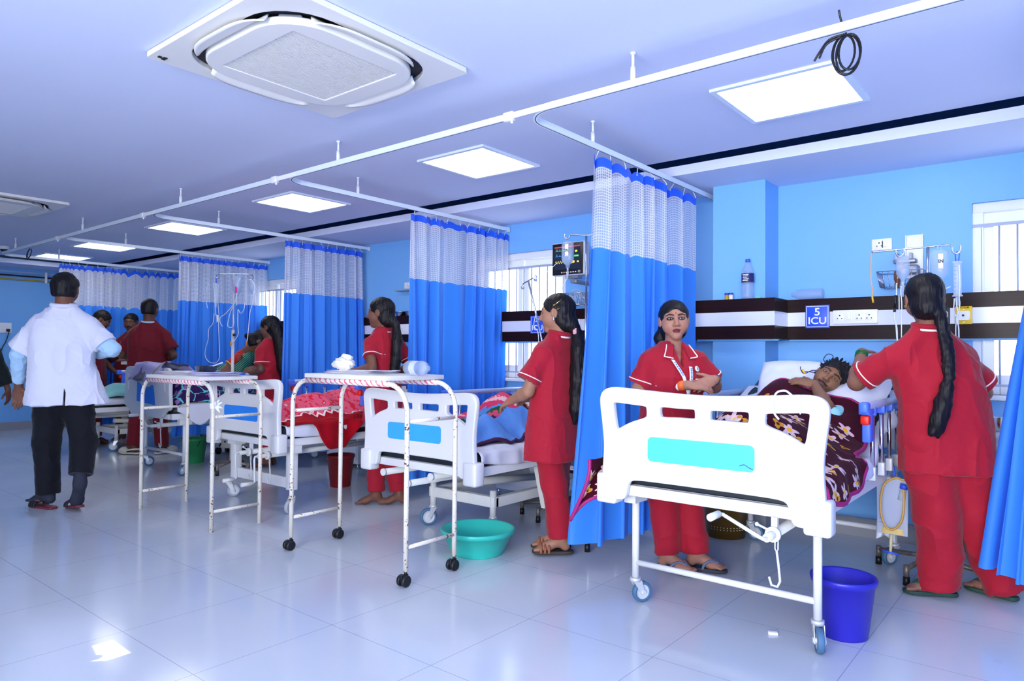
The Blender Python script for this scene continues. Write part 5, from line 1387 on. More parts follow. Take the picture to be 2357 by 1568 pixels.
wrR, elR = V3(*J['wrR']), V3(*J['elR']); wrL, elL = V3(*J['wrL']), V3(*J['elL'])
wb = MB(); 
for k, (f0, f1) in enumerate(((.05, .16), (.16, .27), (.27, .34))):
    A = Vector((wrR + (elR - wrR) * f0).tolist()); B = Vector((wrR + (elR - wrR) * f1).tolist()); wb.tube([A, A.lerp(B, .02), A.lerp(B, .98), B], [.027, .0285, .029, .0275], 20, m=k)
wb.build('tricolour_wristband', [mat('band_orange', rgb(240, 110, 50), .6), M_PIPE, mat('band_green', rgb(80, 190, 160), .6)], t)
A = Vector((wrL + (elL - wrL) * .04).tolist()); B = Vector((wrL + (elL - wrL) * .16).tolist())
w = MB().tube([A, A.lerp(B, .1), A.lerp(B, .9), B], [.025, .0275, .0275, .025], 20, m=0)
n_ = Vector((-.35, .75, .55)).normalized(); pc = A.lerp(B, .5) + n_ * .026; ax = (B - A).normalized(); u = ax.cross(n_)
w.tube([pc - n_ * .004, pc + n_ * .003, pc + n_ * .004], [.021, .021, .017], 20, m=1)
w.build('wrist_watch', [M_BLACK, mat('watch_face', rgb(70, 60, 64), .1)], t)
M_FLIP, M_FLIPS = mat('grey_rubber', rgb(46, 50, 62), .6), mat('slate_strap', rgb(104, 112, 138), .5)
for sd, d in (('L', (-.78, .63)), ('R', (-.5, .83))): sandal(t, J['an' + sd], d, M_FLIP, M_FLIPS, 'flip', .94)
hc = N5['c'] + N5['M'] @ V3(.0145, .1035, -.024)
MB().ell(tuple(float(x) for x in hc), (.0028,) * 3, nu=8, nv=6).build('nose_pin', M_GOLD, t)

# ---- nurse with a long ponytail, seen from behind, between bed 4 and the curtain
J = dict(head=(-.012, -.022, 1.443), neck=(0, -.03, 1.325), shL=(-.155, .0, 1.232), shR=(.160, -.03, 1.235), elL=(-.205, .04, .985), wrL=(-.13, .24, .915), elR=(.21, .02, .985), wrR=(.13, .24, .93), hip=(-.015, .005, .80),
         knL=(.0, .0, .43), anL=(.025, -.03, .09), knR=(.085, .06, .43), anR=(.11, .05, .09))
slL = ((-.145, .0, 1.215), (-.208, .045, 1.045), .062, .074); slR = ((.15, -.03, 1.215), (.205, .0, 1.045), .062, .074)
N4 = person('nurse with a waist-long black ponytail, back to the camera beside the curtain', (-2.44, 3.42), 88, J, SK(170, 122, 98), vox=.0036, hs=1.02, torso=[(.575, -.02, .005, .190, .145), (.75, -.018, .005, .180, .135), (.97, -.012, .0, .152, .112), (1.10, -.005, -.003, .162, .115), (1.18, 0, -.012, .165, .095), (1.235, .0, -.02, .145, .075), (1.285, 0, -.027, .085, .062), (1.335, 0, -.032, .058, .056)],
            sleeves=[slL, slR], trousers=(.105, 1.0), top_m=M_UNI, bot_m=M_UNI, hands={'L': ((.2, .8, -.3), (-.5, .2, .8), 1, .92), 'R': ((-.4, .8, -.2), (.3, .2, .8), -1, .92)}, feet={'L': (-.66, .76), 'R': (-.6, .8)}, hyaw=20, hpitch=-4,
            hairfn=hair_style('long', [([(.01, -.110, 1.375), (.025, -.140, 1.335)], [.050, .028]), ([(.025, -.140, 1.335), (.022, -.158, 1.24), (.015, -.162, 1.10), (.008, -.162, .98), (-.005, -.16, .88), (-.015, -.155, .80)], [.026, .048, .052, .048, .042, .012]), ([(.04, -.13, 1.28), (.055, -.145, 1.1), (.035, -.15, .92)], [.02, .033, .02])]), seed=5, fold=.006, wide=(.095, .08, .074), tfold=.006)
t = N4['t']; bv = bvh_of(N4['top'])
for s in (slL, slR): piping_ring(N4, s[0], s[1], .078, t=.86, bv=bv)
MB().tube([(.058 * cos(a), -.034 + .060 * sin(a), 1.312 + .012 * sin(a)) for a in np.linspace(0, 2 * pi, 33)[:-1]], .006, 6, closed=True).build('collar_piping', M_PIPE, t)
MB().tube([(.061 * cos(a), -.034 + .058 * sin(a), 1.330 + .012 * sin(a)) for a in np.linspace(0, 2 * pi, 33)[:-1]], .014, 8, closed=True).build('collar', M_UNI, t)
tie = MB()
for k in range(12):
    a = 2 * pi * k / 12; tie.ell((.024 + .026 * cos(a), -.140 + .012 * cos(a) * .3, 1.340 + .024 * sin(a)), (.012, .014, .012), nu=10, nv=6)
tie.build('scrunchie', mat('pink_scrunchie', rgb(226, 160, 170), .8), t)
def on_head(res, q, r=1.0): 
    p = res['c'] + res['M'] @ (V3(*q) * r); return Vector([float(x) for x in p])
a, b = on_head(N4, (-.075, -.055, .075)), on_head(N4, (-.088, -.01, .045))
MB().tube([a, b], .003, 6).ell(tuple(b), (.005,) * 3, nu=8, nv=6).build('hair_pin', M_GOLD, t)
a, b = on_head(N4, (-.090, -.045, .022)), on_head(N4, (-.093, -.02, .02)); MB().tube([a, b], .0025, 6).build('hair_pin', M_GOLD, t)
MB().ell(tuple(on_head(N4, (-.09, -.004, -.036))), (.006, .006, .012), nu=8, nv=6).ell(tuple(on_head(N4, (-.09, -.004, -.028))), (.006,) * 3, nu=8, nv=6).build('earring', M_STEEL, t)
ring('thread_bracelet', J['wrL'], J['elL'], .08, .026, mat('red_thread', rgb(210, 60, 50), .7), t, .0028)
for sd, d in (('L', (-.66, .76)), ('R', (-.6, .8))): sandal(t, J['an' + sd], d, mat('brown_sole', rgb(58, 48, 46), .6), mat('tan_straps', rgb(150, 92, 62), .6, noise=.5, nscale=25), 'bands', .94)

# ---- nurse with a plait at the right
J = dict(head=(-.015, -.03, 1.492), neck=(.005, -.025, 1.365), shL=(-.175, -.035, 1.235), shR=(.20, .04, 1.235), elL=(-.295, .10, 1.065), wrL=(-.212, .275, 1.225), elR=(.345, .17, 1.02), wrR=(.28, .40, 1.05), hip=(.085, .0, .80),
         knL=(.055, .01, .43), anL=(.075, .02, .085), knR=(.25, .045, .43), anR=(.365, .045, .085), hjL=(.0, .0, .77), hjR=(.18, .02, .77))
slL = ((-.16, -.03, 1.215), (-.275, .075, 1.092), .072, .082); slR = ((.19, .04, 1.215), (.315, .13, 1.065), .072, .080)
braid = [(.0, -.118, 1.455), (.005, -.128, 1.40)]
bx = [(.012, -.132, 1.41), (.025, -.140, 1.34), (.032, -.160, 1.26), (.035, -.175, 1.19), (.032, -.185, 1.12)]
bl_ = spline(bx, 5); ex = [([(.0, -.095, 1.45), (.01, -.128, 1.41)], [.050, .028])]
for i, p in enumerate(bl_):
    sg = 1 if i % 2 else -1; ex.append(([(p.x + sg * .015, p.y + .002, p.z + .012), (p.x - sg * .010, p.y - .010, p.z - .014)], [.0165, .0140]))
ex += [([(.032, -.186, 1.12), (.02, -.192, 1.06), (.0, -.196, .98), (-.022, -.194, .90), (-.04, -.19, .845)], [.017, .028, .036, .034, .022]), ([(.0, -.196, .98), (-.03, -.194, .88), (-.055, -.19, .83)], [.03, .026, .008]), ([(.005, -.196, .95), (-.015, -.194, .86), (-.02, -.19, .82)], [.03, .022, .006])]
N6 = person('nurse with a long black plait bending over the patient, back to the camera', (-.60, 4.05), 30, J, SK(140, 98, 82), vox=.0036, hs=1.04, torso=[(.625, .10, 0, .222, .155), (.80, .092, 0, .215, .152), (.97, .08, 0, .205, .142), (1.08, .055, 0, .205, .138), (1.17, .03, 0, .205, .115), (1.235, .018, 0, .180, .085), (1.30, .008, -.015, .10, .070), (1.365, .004, -.02, .064, .060)],
            sleeves=[slL, slR], trousers=(.045, 1.15), top_m=M_UNI, bot_m=M_UNI, hands={'L': ((.25, .95, -.15), (-.3, .1, .9), 1, .88), 'R': ((-.4, .8, -.2), (.3, .2, .8), -1, .92)}, feet={'L': (-1, .1), 'R': (-.64, .77)}, hyaw=-8, hpitch=-10,
            hairfn=hair_style('long', ex, thick=.003), seed=9, fold=.008, wide=(.128, .108, .094), tfold=.011, arms=(.050, .042))
t = N6['t']; bv = bvh_of(N6['top'])
for s in (slL, slR): piping_ring(N6, s[0], s[1], .088, t=.84, bv=bv)
MB().tube([(.004 + .064 * cos(a), -.022 + .062 * sin(a), 1.362 + .010 * sin(a)) for a in np.linspace(0, 2 * pi, 33)[:-1]], .013, 8, closed=True).build('collar', M_UNI, t)
MB().tube([(.004 + .068 * cos(a), -.024 + .066 * sin(a), 1.345 + .012 * sin(a)) for a in np.linspace(0, 2 * pi, 33)[:-1]], .006, 6, closed=True).build('collar_piping', M_PIPE, t)
for f in (.05, .10, .15): ring('green_bangle', J['wrL'], J['elL'], f, .030, mat('green_glass', rgb(20, 110, 60), .2), t, .0032)
MB().ell(tuple(on_head(N6, (.0, -.112, .040))), (.014, .006, .008), nu=10, nv=6).ell(tuple(on_head(N6, (.006, -.112, .050))), (.006, .006, .006), nu=8, nv=6).build('hair_clip', M_GOLD, t)
e = on_head(N6, (-.086, -.006, -.035)); MB().tube([e + Vector((.002 * 0, .009 * cos(a), .011 * sin(a))) for a in np.linspace(0, 2 * pi, 17)[:-1]], .0018, 5, closed=True).build('earring', M_GOLD, t)
for sd, d in (('L', (-1, .1)), ('R', (-.64, .77))): sandal(t, J['an' + sd], d, mat('green_rubber', rgb(34, 66, 58), .6), mat('green_strap', rgb(44, 78, 70), .5), 'flip', .94)

# ---- nurse by the red blanket bed (hand on hip)
J = dict(head=(.004, -.035, 1.515), neck=(.025, -.05, 1.40), shL=(-.115, -.03, 1.305), shR=(.19, -.07, 1.308), elL=(-.150, -.115, 1.085), wrL=(-.145, .10, 1.055), elR=(.285, -.115, 1.09), wrR=(.19, .06, 1.02), hip=(.045, -.03, .86), knL=(.0, .01, .45), anL=(.005, -.005, .07), knR=(.10, -.07, .45), anR=(.12, -.15, .07))
slL = ((-.105, -.03, 1.285), (-.138, -.085, 1.165), .056, .066); slR = ((.18, -.07, 1.288), (.255, -.10, 1.15), .056, .066)
N3 = person('nurse with a brown-tipped ponytail and hand on hip behind the wheeled table', (-4.33, 3.63), 92, J, SK(126, 84, 68), vox=.005, hs=1.04, torso=[(.66, .045, -.02, .165, .13), (.86, .045, -.03, .16, .12), (1.03, .04, -.04, .135, .105), (1.16, .037, -.045, .150, .108), (1.25, .036, -.048, .15, .088), (1.305, .035, -.05, .13, .07), (1.36, .03, -.05, .075, .06), (1.405, .026, -.05, .055, .054)],
            sleeves=[slL, slR], trousers=(.11, .92), top_m=M_UNI, bot_m=M_UNI, hands={'L': ((.1, .9, .0), (0, .1, .9), 1, .92), 'R': ((-.6, .5, -.4), (.3, .4, .6), -1, .9)}, feet={'L': (-.6, .8), 'R': (-.6, .8)}, hyaw=26, hpitch=-3, hairfn=hair_style('long', [([(.03, -.13, 1.46), (.05, -.165, 1.42)], [.045, .030]), ([(.05, -.165, 1.42), (.045, -.18, 1.3), (.03, -.185, 1.15), (.012, -.18, 1.03), (.0, -.17, .93)], [.028, .042, .042, .034, .010])], thick=.003, front=-.012), seed=14, fold=.006, wide=(.085, .074, .070))
bv = bvh_of(N3['top'])
for s in (slL, slR): piping_ring(N3, s[0], s[1], .07, t=.82, bv=bv)
MB().tube([(.026 + .058 * cos(a), -.05 + .056 * sin(a), 1.388 + .008 * sin(a)) for a in np.linspace(0, 2 * pi, 33)[:-1]], .012, 8, closed=True).build('collar', M_UNI, N3['t'])
MB().tube([(.026 + .060 * cos(a), -.05 + .060 * sin(a), 1.374 + .008 * sin(a)) for a in np.linspace(pi * 1.1, 1.9 * pi, 16)], .005, 6).build('collar_piping', M_PIPE, N3['t'])

# ---- nurse with loose hair tending the seated woman
J = dict(head=(-.04, .015, 1.455), neck=(-.045, .0, 1.335), shL=(-.185, .02, 1.235), shR=(.095, .0, 1.238), elL=(-.19, -.02, 1.02), wrL=(-.145, .17, .985), elR=(.10, .04, 1.02), wrR=(-.03, .22, 1.0), hip=(-.03, -.01, .80), knL=(-.05, .02, .43), anL=(-.04, .03, .07), knR=(.04, .04, .43), anR=(.05, .06, .07))
slL = ((-.175, .02, 1.215), (-.19, .0, 1.07), .058, .068); slR = ((.085, .0, 1.215), (.1, .02, 1.07), .058, .068)
N2 = person('nurse with loose hair to her waist standing beside the seated woman', (-6.55, 4.1), 105, J, SK(110, 74, 62), vox=.006, hs=1.02, torso=[(.60, -.03, 0, .17, .13), (.80, -.03, 0, .165, .125), (.97, -.038, 0, .138, .105), (1.10, -.043, 0, .15, .11), (1.18, -.044, 0, .15, .09), (1.235, -.045, 0, .13, .07), (1.29, -.045, 0, .075, .06), (1.335, -.045, 0, .055, .054)],
            sleeves=[slL, slR], trousers=(.10, .95), top_m=M_UNI, bot_m=M_UNI, hands={'L': ((.1, .9, .0), (0, .1, .9), 1, .92), 'R': ((-.4, .8, 0), (0, .1, .9), -1, .92)}, feet={'L': (-.5, .85), 'R': (-.5, .85)}, hyaw=12, hpitch=-12, hairfn=hair_style('long', [([(-.04, -.08, 1.44), (-.02, -.11, 1.34), (-.01, -.14, 1.2), (-.01, -.15, 1.05), (.0, -.14, .93)], [.075, .075, .085, .07, .03]), ([(.03, -.03, 1.42), (.06, -.08, 1.3), (.06, -.12, 1.1)], [.05, .05, .04])], thick=.004), seed=19, wide=(.088, .075, .070))
bv = bvh_of(N2['top'])
for s in (slL, slR): piping_ring(N2, s[0], s[1], .07, t=.84, bv=bv)

# ---- seated woman in a sari, bent forward
J = dict(head=(.015, -.01, 1.315), neck=(-.07, -.15, 1.235), shR=(.035, -.24, 1.165), shL=(-.245, -.17, 1.175), elR=(.06, -.375, .985), wrR=(.055, -.165, 1.0), elL=(-.20, -.05, 1.0), wrL=(-.02, .06, 1.02), hip=(-.10, -.42, .83), knL=(-.18, .0, .74), anL=(-.18, .05, .36), knR=(.0, .0, .74), anR=(.0, .05, .36))
M_BLOUSE = uniform('red_blouse', rgb(176, 22, 34)); M_SARI = mat('green_striped_sari', rgb(20, 84, 66), .6); _k = NT(M_SARI); _s = _k.n('SeparateXYZ'); _k.l(_k.obj(), _s.inputs[0])
_w = _k.math('FRACT', _k.math('MULTIPLY', _k.math('ADD', _s.outputs[2], _k.math('MULTIPLY', _s.outputs[1], -.9)), 42.0)); _k.l(_k.mix(_k.math('LESS_THAN', _w, .35), rgb(14, 62, 52), rgb(70, 160, 140)), _k.b.inputs['Base Color'])
SW = person('seated woman in red blouse and green striped sari, bending her head down', (-6.95, 4.2), -30, J, SK(122, 82, 66), vox=.006, hs=1.0, hands={'R': ((.5, .75, .35), (.5, -.2, .7), 1, .92), 'L': ((.6, .6, .1), (0, 0, 1), -1, .92)}, hyaw=-10, hpitch=-42, hairfn=hair_style('long', [([(.0, -.10, 1.36), (-.02, -.14, 1.375)], [.05, .035])], thick=.004), seed=4)
t = SW['t']
soft('blouse', [(f_cone((-.10, -.19, 1.145), (-.12, -.33, .97), .085, .10), .0), (f_sleeve((.02, -.235, 1.135), (.042, -.315, 1.055), .052, .056), .03), (f_sleeve((-.24, -.17, 1.16), (-.22, -.11, 1.08), .060, .062), .03)], .006, M_BLOUSE, t, cloth_noise(.005))
soft('sari', [(f_cone((-.08, -.10, 1.17), (-.02, -.24, 1.02), .07, .10), .0), (f_cone((-.10, -.40, .88), (-.09, -.10, .78), .17, .15), .05), (f_cone((-.09, -.1, .78), (-.09, .02, .72), .16, .15), .05), (f_cone((-.09, .03, .72), (-.09, .06, .35), .15, .19), .04), (f_cone((-.02, -.24, 1.02), (-.10, -.36, .9), .11, .15), .05)], .007, M_SARI, t, cloth_noise(.008))
ring('sleeve_border', (.02, -.235, 1.135), (.042, -.315, 1.055), .95, .057, mat('gold_border', rgb(214, 176, 96), .5), t, .008)
for f in (.08, .14, .20): ring('bangle', J['wrR'], J['elR'], f, .030, mat('green_glass', rgb(20, 110, 60), .2) if f < .2 else M_GOLD, t, .006)

# ---- the men at the far bed
def scrubs(label, base, rz, J, sl, skin, torso, seed, **kw):
    r = person(label, base, rz, J, skin, vox=.006, hs=1.07, fem=False, torso=torso, sleeves=sl, trousers=(.10, 1.05), top_m=M_SCRUB, bot_m=M_SCRUB, seed=seed, wr=.027, arms=(.05, .042), wide=(.105, .088, .082), fold=.007, **kw)
    return r
MT = lambda c, dz, k=1.0: [(.80 + dz, c, 0, .235 * k, .15), (.98 + dz, c, 0, .225 * k, .145), (1.15 + dz, c, -.005, .222 * k, .14), (1.30 + dz, c, -.01, .225 * k, .135), (1.38 + dz, c, -.015, .215 * k, .105), (1.43 + dz, c, -.02, .185 * k, .085), (1.50 + dz, c, -.025, .10, .072), (1.555 + dz, c, -.028, .072, .066)]
J = dict(head=(.007, -.025, 1.68), neck=(.0, -.03, 1.555), shL=(-.195, .03, 1.415), shR=(.195, -.06, 1.415), elL=(-.285, .08, 1.15), wrL=(-.16, .30, 1.12), elR=(.272, -.115, 1.15), wrR=(.17, .13, 1.10), hip=(.0, -.01, .88), knL=(-.11, .03, .48), anL=(-.14, .0, .095), knR=(.13, -.02, .48), anR=(.16, -.05, .095))
sl = [((-.185, .03, 1.395), (-.268, .07, 1.215), .074, .088), ((.185, -.06, 1.395), (.262, -.105, 1.215), .074, .088)]
M3 = scrubs('man in maroon scrubs with his broad back to the camera behind the scalloped bed', (-8.45, 3.66), 60, J, sl, SK(104, 68, 56), MT(0, 0), 3, hands={'L': ((.5, .8, 0), (0, 0, 1), 1), 'R': ((-.4, .8, 0), (0, 0, 1), -1)}, feet={'L': (-.8, .6), 'R': (.8, .6)}, hyaw=-14, hpitch=-6, hairfn=hair_style('short', thick=.003))
MB().tube([(.074 * cos(a), -.03 + .070 * sin(a), 1.545 + .012 * sin(a)) for a in np.linspace(0, 2 * pi, 33)[:-1]], .011, 8, closed=True).build('lanyard', mat('pale_lanyard', rgb(176, 206, 224), .6), M3['t'])
M_CLOG = mat('beige_clog', rgb(214, 206, 190), .6)
for sd, d in (('L', (-.8, .6)), ('R', (.8, .6))): sandal(M3['t'], J['an' + sd], d, M_CLOG, M_CLOG, 'clog', 1.05, 'clog')
J = dict(head=(.0, .085, 1.60), neck=(0, .02, 1.485), shL=(-.195, .0, 1.36), shR=(.195, .0, 1.36), elL=(-.26, .05, 1.08), wrL=(-.22, .22, .92), elR=(.235, .0, 1.07), wrR=(.225, .07, .85), hip=(.0, -.05, .85), knL=(-.11, .0, .46), anL=(-.12, -.02, .07), knR=(.11, .03, .46), anR=(.12, .05, .07))
sl = [((-.185, 0, 1.34), (-.25, .02, 1.15), .074, .088), ((.185, 0, 1.34), (.228, .0, 1.14), .074, .088)]
M1 = scrubs('bearded man in maroon scrubs looking down, half hidden by the white coat', (-9.95, 3.62), -30, J, sl, SK(116, 76, 60), MT(0, -.07, .95), 6, hands={'L': ((.2, .8, -.4), (0, .2, 1), 1), 'R': ((0, .25, -1), (.8, .2, 0), 1)}, feet={'L': (-.2, 1), 'R': (.2, 1)}, hpitch=-30, beard=1.0, hairfn=hair_style('short', thick=.002, front=.006))
ring('wrist_watch', J['wrR'], J['elR'], .08, .030, M_BLACK, M1['t'], .006)
J = dict(head=(.02, .04, 1.585), neck=(.02, .01, 1.46), shL=(-.17, .0, 1.335), shR=(.21, .0, 1.335), elL=(-.24, .06, 1.07), wrL=(-.08, .22, 1.08), elR=(.285, .02, 1.085), wrR=(.12, .20, 1.13), hip=(.02, -.02, .84), knL=(-.08, .0, .46), anL=(-.09, .0, .07), knR=(.12, .0, .46), anR=(.13, .0, .07))
sl = [((-.16, 0, 1.315), (-.225, .03, 1.13), .074, .088), ((.2, 0, 1.315), (.27, .01, 1.13), .074, .088)]
M2 = scrubs('man in maroon scrubs facing the camera, face partly hidden by another man', (-10.0, 4.13), -140, J, sl, SK(104, 66, 52), MT(.02, -.09, .95), 8, hands={'L': ((.6, .6, .1), (0, .4, .8), 1), 'R': ((-.8, .3, .1), (0, .4, .8), -1)}, feet={'L': (-.2, 1), 'R': (.2, 1)}, hyaw=10, hpitch=-8, beard=.8, hairfn=hair_style('short', thick=.002, front=.004))
sc = MB(); sc.box(-.05, .20, 1.02, .05, .215, 1.16); o = sc.build('paper_held', M_PAPER, None); o.location = (-10.0, 4.13, 0); o.rotation_euler = (0, 0, radians(-140)); tag(o, 'small white paper held by the man in scrubs facing the camera', 'paper')

# ---- doctor in the white coat walking away
J = dict(head=(-.003, -.03, 1.658), neck=(-.01, -.022, 1.54), shL=(-.20, .04, 1.425), shR=(.185, -.06, 1.43), elL=(-.292, .07, 1.165), wrL=(-.298, .135, .925), elR=(.315, -.125, 1.215), wrR=(.215, .13, 1.18), hip=(.0, -.02, .88), knL=(-.105, .055, .50), anL=(-.095, .06, .11), knR=(.14, -.05, .50), anR=(.125, -.165, .225))
slL = ((-.19, .04, 1.405), (-.288, .085, 1.205), .080, .098); slR = ((.175, -.055, 1.41), (.275, -.115, 1.245), .080, .090)
def slit(S): S.add((lambda P: np.maximum(np.maximum(np.abs(P[:, 0] - .015) - (.95 - P[:, 2]) * .05, P[:, 2] - .93), P[:, 1] + .03), V3(-.02, -.3, .7), V3(.05, 0, .95)), 0, 's')
def docfeet(S):
    add_foot(S, J['anL'], (-.59, .8), 1.05)
    S.add(f_cone((.125, -.165, .225), (.125, -.175, .20), .036, .034), .02); S.add(f_cone((.125, -.175, .20), (.105, -.105, .075), .036, .036), .02); S.add(f_cone((.105, -.105, .075), (.09, -.04, .045), .038, .026), .02)
DR = person('man in a short white coat and black trousers walking away', (-6.0, 1.98), 68, J, SK(128, 84, 66), vox=.0048, hs=1.08, fem=False, torso=[(.79, .03, -.01, .285, .17), (.95, .01, -.01, .248, .15), (1.10, -.015, -.01, .218, .135), (1.28, -.015, -.012, .218, .132), (1.37, -.012, -.015, .21, .11), (1.43, -.01, -.018, .18, .088), (1.49, -.01, -.02, .11, .075), (1.555, -.01, -.022, .074, .068)], ex=2.5,
            sleeves=[slL, slR], trousers=({'L': .115, 'R': .275}, 1.12), top_m=M_COAT, bot_m=M_TROU, hands={'L': ((-.03, .05, -1), (.25, 1, .0), 1, 1.08, (.12, .2, .2)), 'R': ((-.7, .7, 0), (0, 0, 1), -1)}, hyaw=-10, hpitch=-2, hairfn=hair_style('short', thick=.006), seed=12, wr=.028, arms=(.05, .042), wide=(.115, .092, .082), carve=slit, body_extra=docfeet,
            shirt=[([(-.28, .07, 1.22), (-.293, .07, 1.165), (-.298, .125, .985), (-.298, .135, .955)], [.060, .058, .045, .044]), ([(.26, -.11, 1.26), (.315, -.125, 1.215), (.235, .08, 1.19), (.22, .115, 1.182)], [.062, .060, .048, .046])], fold=.008, tfold=.007)
t = DR['t']
MB().tube([(-.01 + .076 * cos(a), -.022 + .070 * sin(a), 1.545 + .012 * sin(a)) for a in np.linspace(0, 2 * pi, 33)[:-1]], .018, 8, closed=True).build('collar', M_COAT, t)
M_SOCK = mat('dark_sock', rgb(46, 48, 64), .85, noise=.25, nscale=30)
for k in range(2):
    S = SDF(V3(-.35, -.3, 0), V3(.3, .35, .4), .005)
    if k == 0:
        S.add(f_cone((-.095, .06, .16), (-.095, .06, .10), .042, .044), .02)
        add_foot(S, (J['anL'][0], J['anL'][1], J['anL'][2] + .004), (-.59, .8), 1.14)
    else:
        S.add(f_cone((.125, -.16, .275), (.125, -.165, .225), .045, .043), .02); S.add(f_cone((.125, -.175, .215), (.125, -.182, .195), .044, .042), .02); S.add(f_cone((.125, -.178, .20), (.105, -.105, .075), .042, .044), .02); S.add(f_cone((.105, -.105, .075), (.088, -.035, .045), .045, .032), .02)
    P, Q = S.mesh(); mesh_object('sock', P, Q, M_SOCK, t)
M_DSOLE, M_DSTR = mat('dark_red_sole', rgb(110, 40, 56), .6), mat('dark_strap', rgb(30, 28, 38), .6)
sandal(t, (J['anL'][0], J['anL'][1], .085), (-.59, .8), M_DSOLE, M_DSTR, 'bands', 1.06)
o = sandal(t, (0, 0, .085), (0, 1), M_DSOLE, M_DSTR, 'bands', 1.0); o.location = (.108, -.135, .02); o.rotation_euler = (radians(-9), 0, radians(18))

# ---- dark figure cut by the left edge
J = dict(head=(-.20, 0, 1.55), neck=(-.20, -.02, 1.43), shL=(-.39, .0, 1.32), shR=(-.02, -.03, 1.315), elL=(-.46, .03, 1.06), wrL=(-.44, .15, .82), elR=(.048, -.045, 1.06), wrR=(.125, -.062, .80), hip=(-.20, -.02, .84), knL=(-.30, .02, .46), anL=(-.30, -.1, .09), knR=(-.10, .16, .46), anR=(-.05, .34, .09))
M_JACK = uniform('dark_green_jacket', rgb(16, 30, 32))
sl = [((-.38, 0, 1.30), (-.45, .1, .86), .07, .062), ((-.03, -.03, 1.30), (.116, -.062, .845), .072, .066)]
DK = person('person in a dark jacket, only an arm showing at the left edge', (-8.6, 2.2), 70, J, SK(110, 72, 58), vox=.006, hs=1.05, fem=False, torso=[(z - .09, x - .20, y, a * .92, b) for z, x, y, a, b in MT(0, 0)], sleeves=sl, trousers=(.10, 1.0), top_m=M_JACK, bot_m=M_TROU, hands={'L': ((0, .2, -1), (-.8, .3, 0), 1), 'R': ((.1, .2, -1), (.7, -.3, 0), 1)}, feet={'L': (0, 1), 'R': (0, 1)}, hairfn=hair_style('short', thick=.002), seed=33)
for sd in 'LR': sandal(DK['t'], J['an' + sd], (0, 1), mat('green_shoe', rgb(60, 150, 70), .6), mat('green_shoe', rgb(60, 150, 70), .6), 'clog', 1.05, 'shoe')

# ---- patient in bed 5
MP = frame_from((.26, -.92, .20), (.64, .20, .74))
J = dict(head=(.128, 1.455, 1.070), neck=(.06, 1.385, .965), shR=(-.10, 1.24, .90), shL=(.245, 1.25, .885), elR=(-.17, 1.0, .86), wrR=(-.05, .85, .89), elL=(.20, 1.12, .935), wrL=(.100, 1.275, 1.042), hip=(.04, .72, .81), knL=(.13, .42, .80), anL=(.13, .10, .77), knR=(-.06, .42, .80), anR=(-.06, .10, .77))
def spiky(c, M, s):
    rnd = random.Random(3); ex = []
    for i in range(150):
        a = rnd.uniform(0, 2 * pi); e = rnd.uniform(-.1, 1.45); v = V3(cos(a) * cos(e), sin(a) * cos(e), sin(e))
        if v[1] > .45 and v[2] < .72: continue
        if v[2] < .0 and v[1] > -.3: continue
        p = V3(0, -.014, .034) + v * V3(.078, .095, .083); q = p + nrm(v + V3(rnd.uniform(-.35, .35), rnd.uniform(-.2, .5), rnd.uniform(-.1, .5))) * rnd.uniform(.018, .034)
        ex.append(([c + M @ (p * s), c + M @ (q * s)], [.0075, .0028]))
    def ff(S):
        hair_cap(S, c, M, s, True, .002, .004)
        for P_, R_ in ex: S.add(f_cone(P_[0], P_[1], R_[0], R_[1]), .005)
    return c - .17, c + .17, ff
PT = person('patient lying in the nearest bed, head on the pillow, hand at his chin', (B5[0], B5[1]), 0, J, SK(140, 100, 76), vox=.0032, hs=1.0, fem=False, M=MP, hands={'L': ((-.90, -.22, .22), (.15, -.45, .85), 1, .95, (.25, .35, .3)), 'R': ((.3, -.8, 0), (0, 0, 1), 1)}, beard=1.0, closed=.45, lipcol=rgb(112, 70, 66), hairfn=spiky, seed=4)
soft('gown', [(f_cone((.07, 1.25, .895), (.05, .95, .83), .095, .11), 0), (f_cone((-.10, 1.24, .90), (.225, 1.245, .878), .056, .054), .05), (f_cone((.235, 1.25, .875), (.23, 1.13, .885), .052, .048), .04), (f_cone((-.10, 1.24, .90), (-.16, 1.06, .87), .06, .06), .04)], .006, mat('aqua_gown', rgb(150, 212, 226), .8), PT['t'], cloth_noise(.003, (12, 12, 12), .0008))

# ================================================================== signs, sockets, outlets on the bedhead panel
M_SIGN = mat('sign_blue', rgb(36, 84, 222), .4); M_SIGNW = mat('sign_white', rgb(232, 236, 250), .5)
def icu_sign(num, xc, zc, lab):
    t = thing('icu_sign', lab, 'sign', (xc, 5.03, zc), group='blue bed number signs')
    MB().box(-.079, -.008, -.079, .079, -.001, .079, 0, .002).build('plate', M_SIGN, t)
    b = MB()
    for a in (-1, 1):
        b.box(a * .070 - .0018, -.0098, -.070, a * .070 + .0018, -.008, .070); b.box(-.070, -.0098, a * .070 - .0018, .070, -.008, a * .070 + .0018)
    b.build('border', M_SIGNW, t)
    for txt, z, sz in ((num, .030, .072), ('ICU', -.030, .066)):
        vs, fs = text_mesh(txt, sz, .0008); MB().add([(x * 1.12, -.0092 - q * .5, y + z) for x, y, q in vs], fs).build('lettering', M_SIGNW, t)
    return t
icu_sign('5', -1.386, 1.474, 'blue sign reading 5 ICU on the panel above the nearest bed')
icu_sign('4', -3.785, 1.468, 'blue sign reading 4 ICU in front of the middle window')
icu_sign('3', -5.79, 1.465, 'blue sign half hidden behind the nurse with the brown ponytail')
M_SOCK_HOLE = mat('socket_hole', rgb(24, 22, 40), .6)
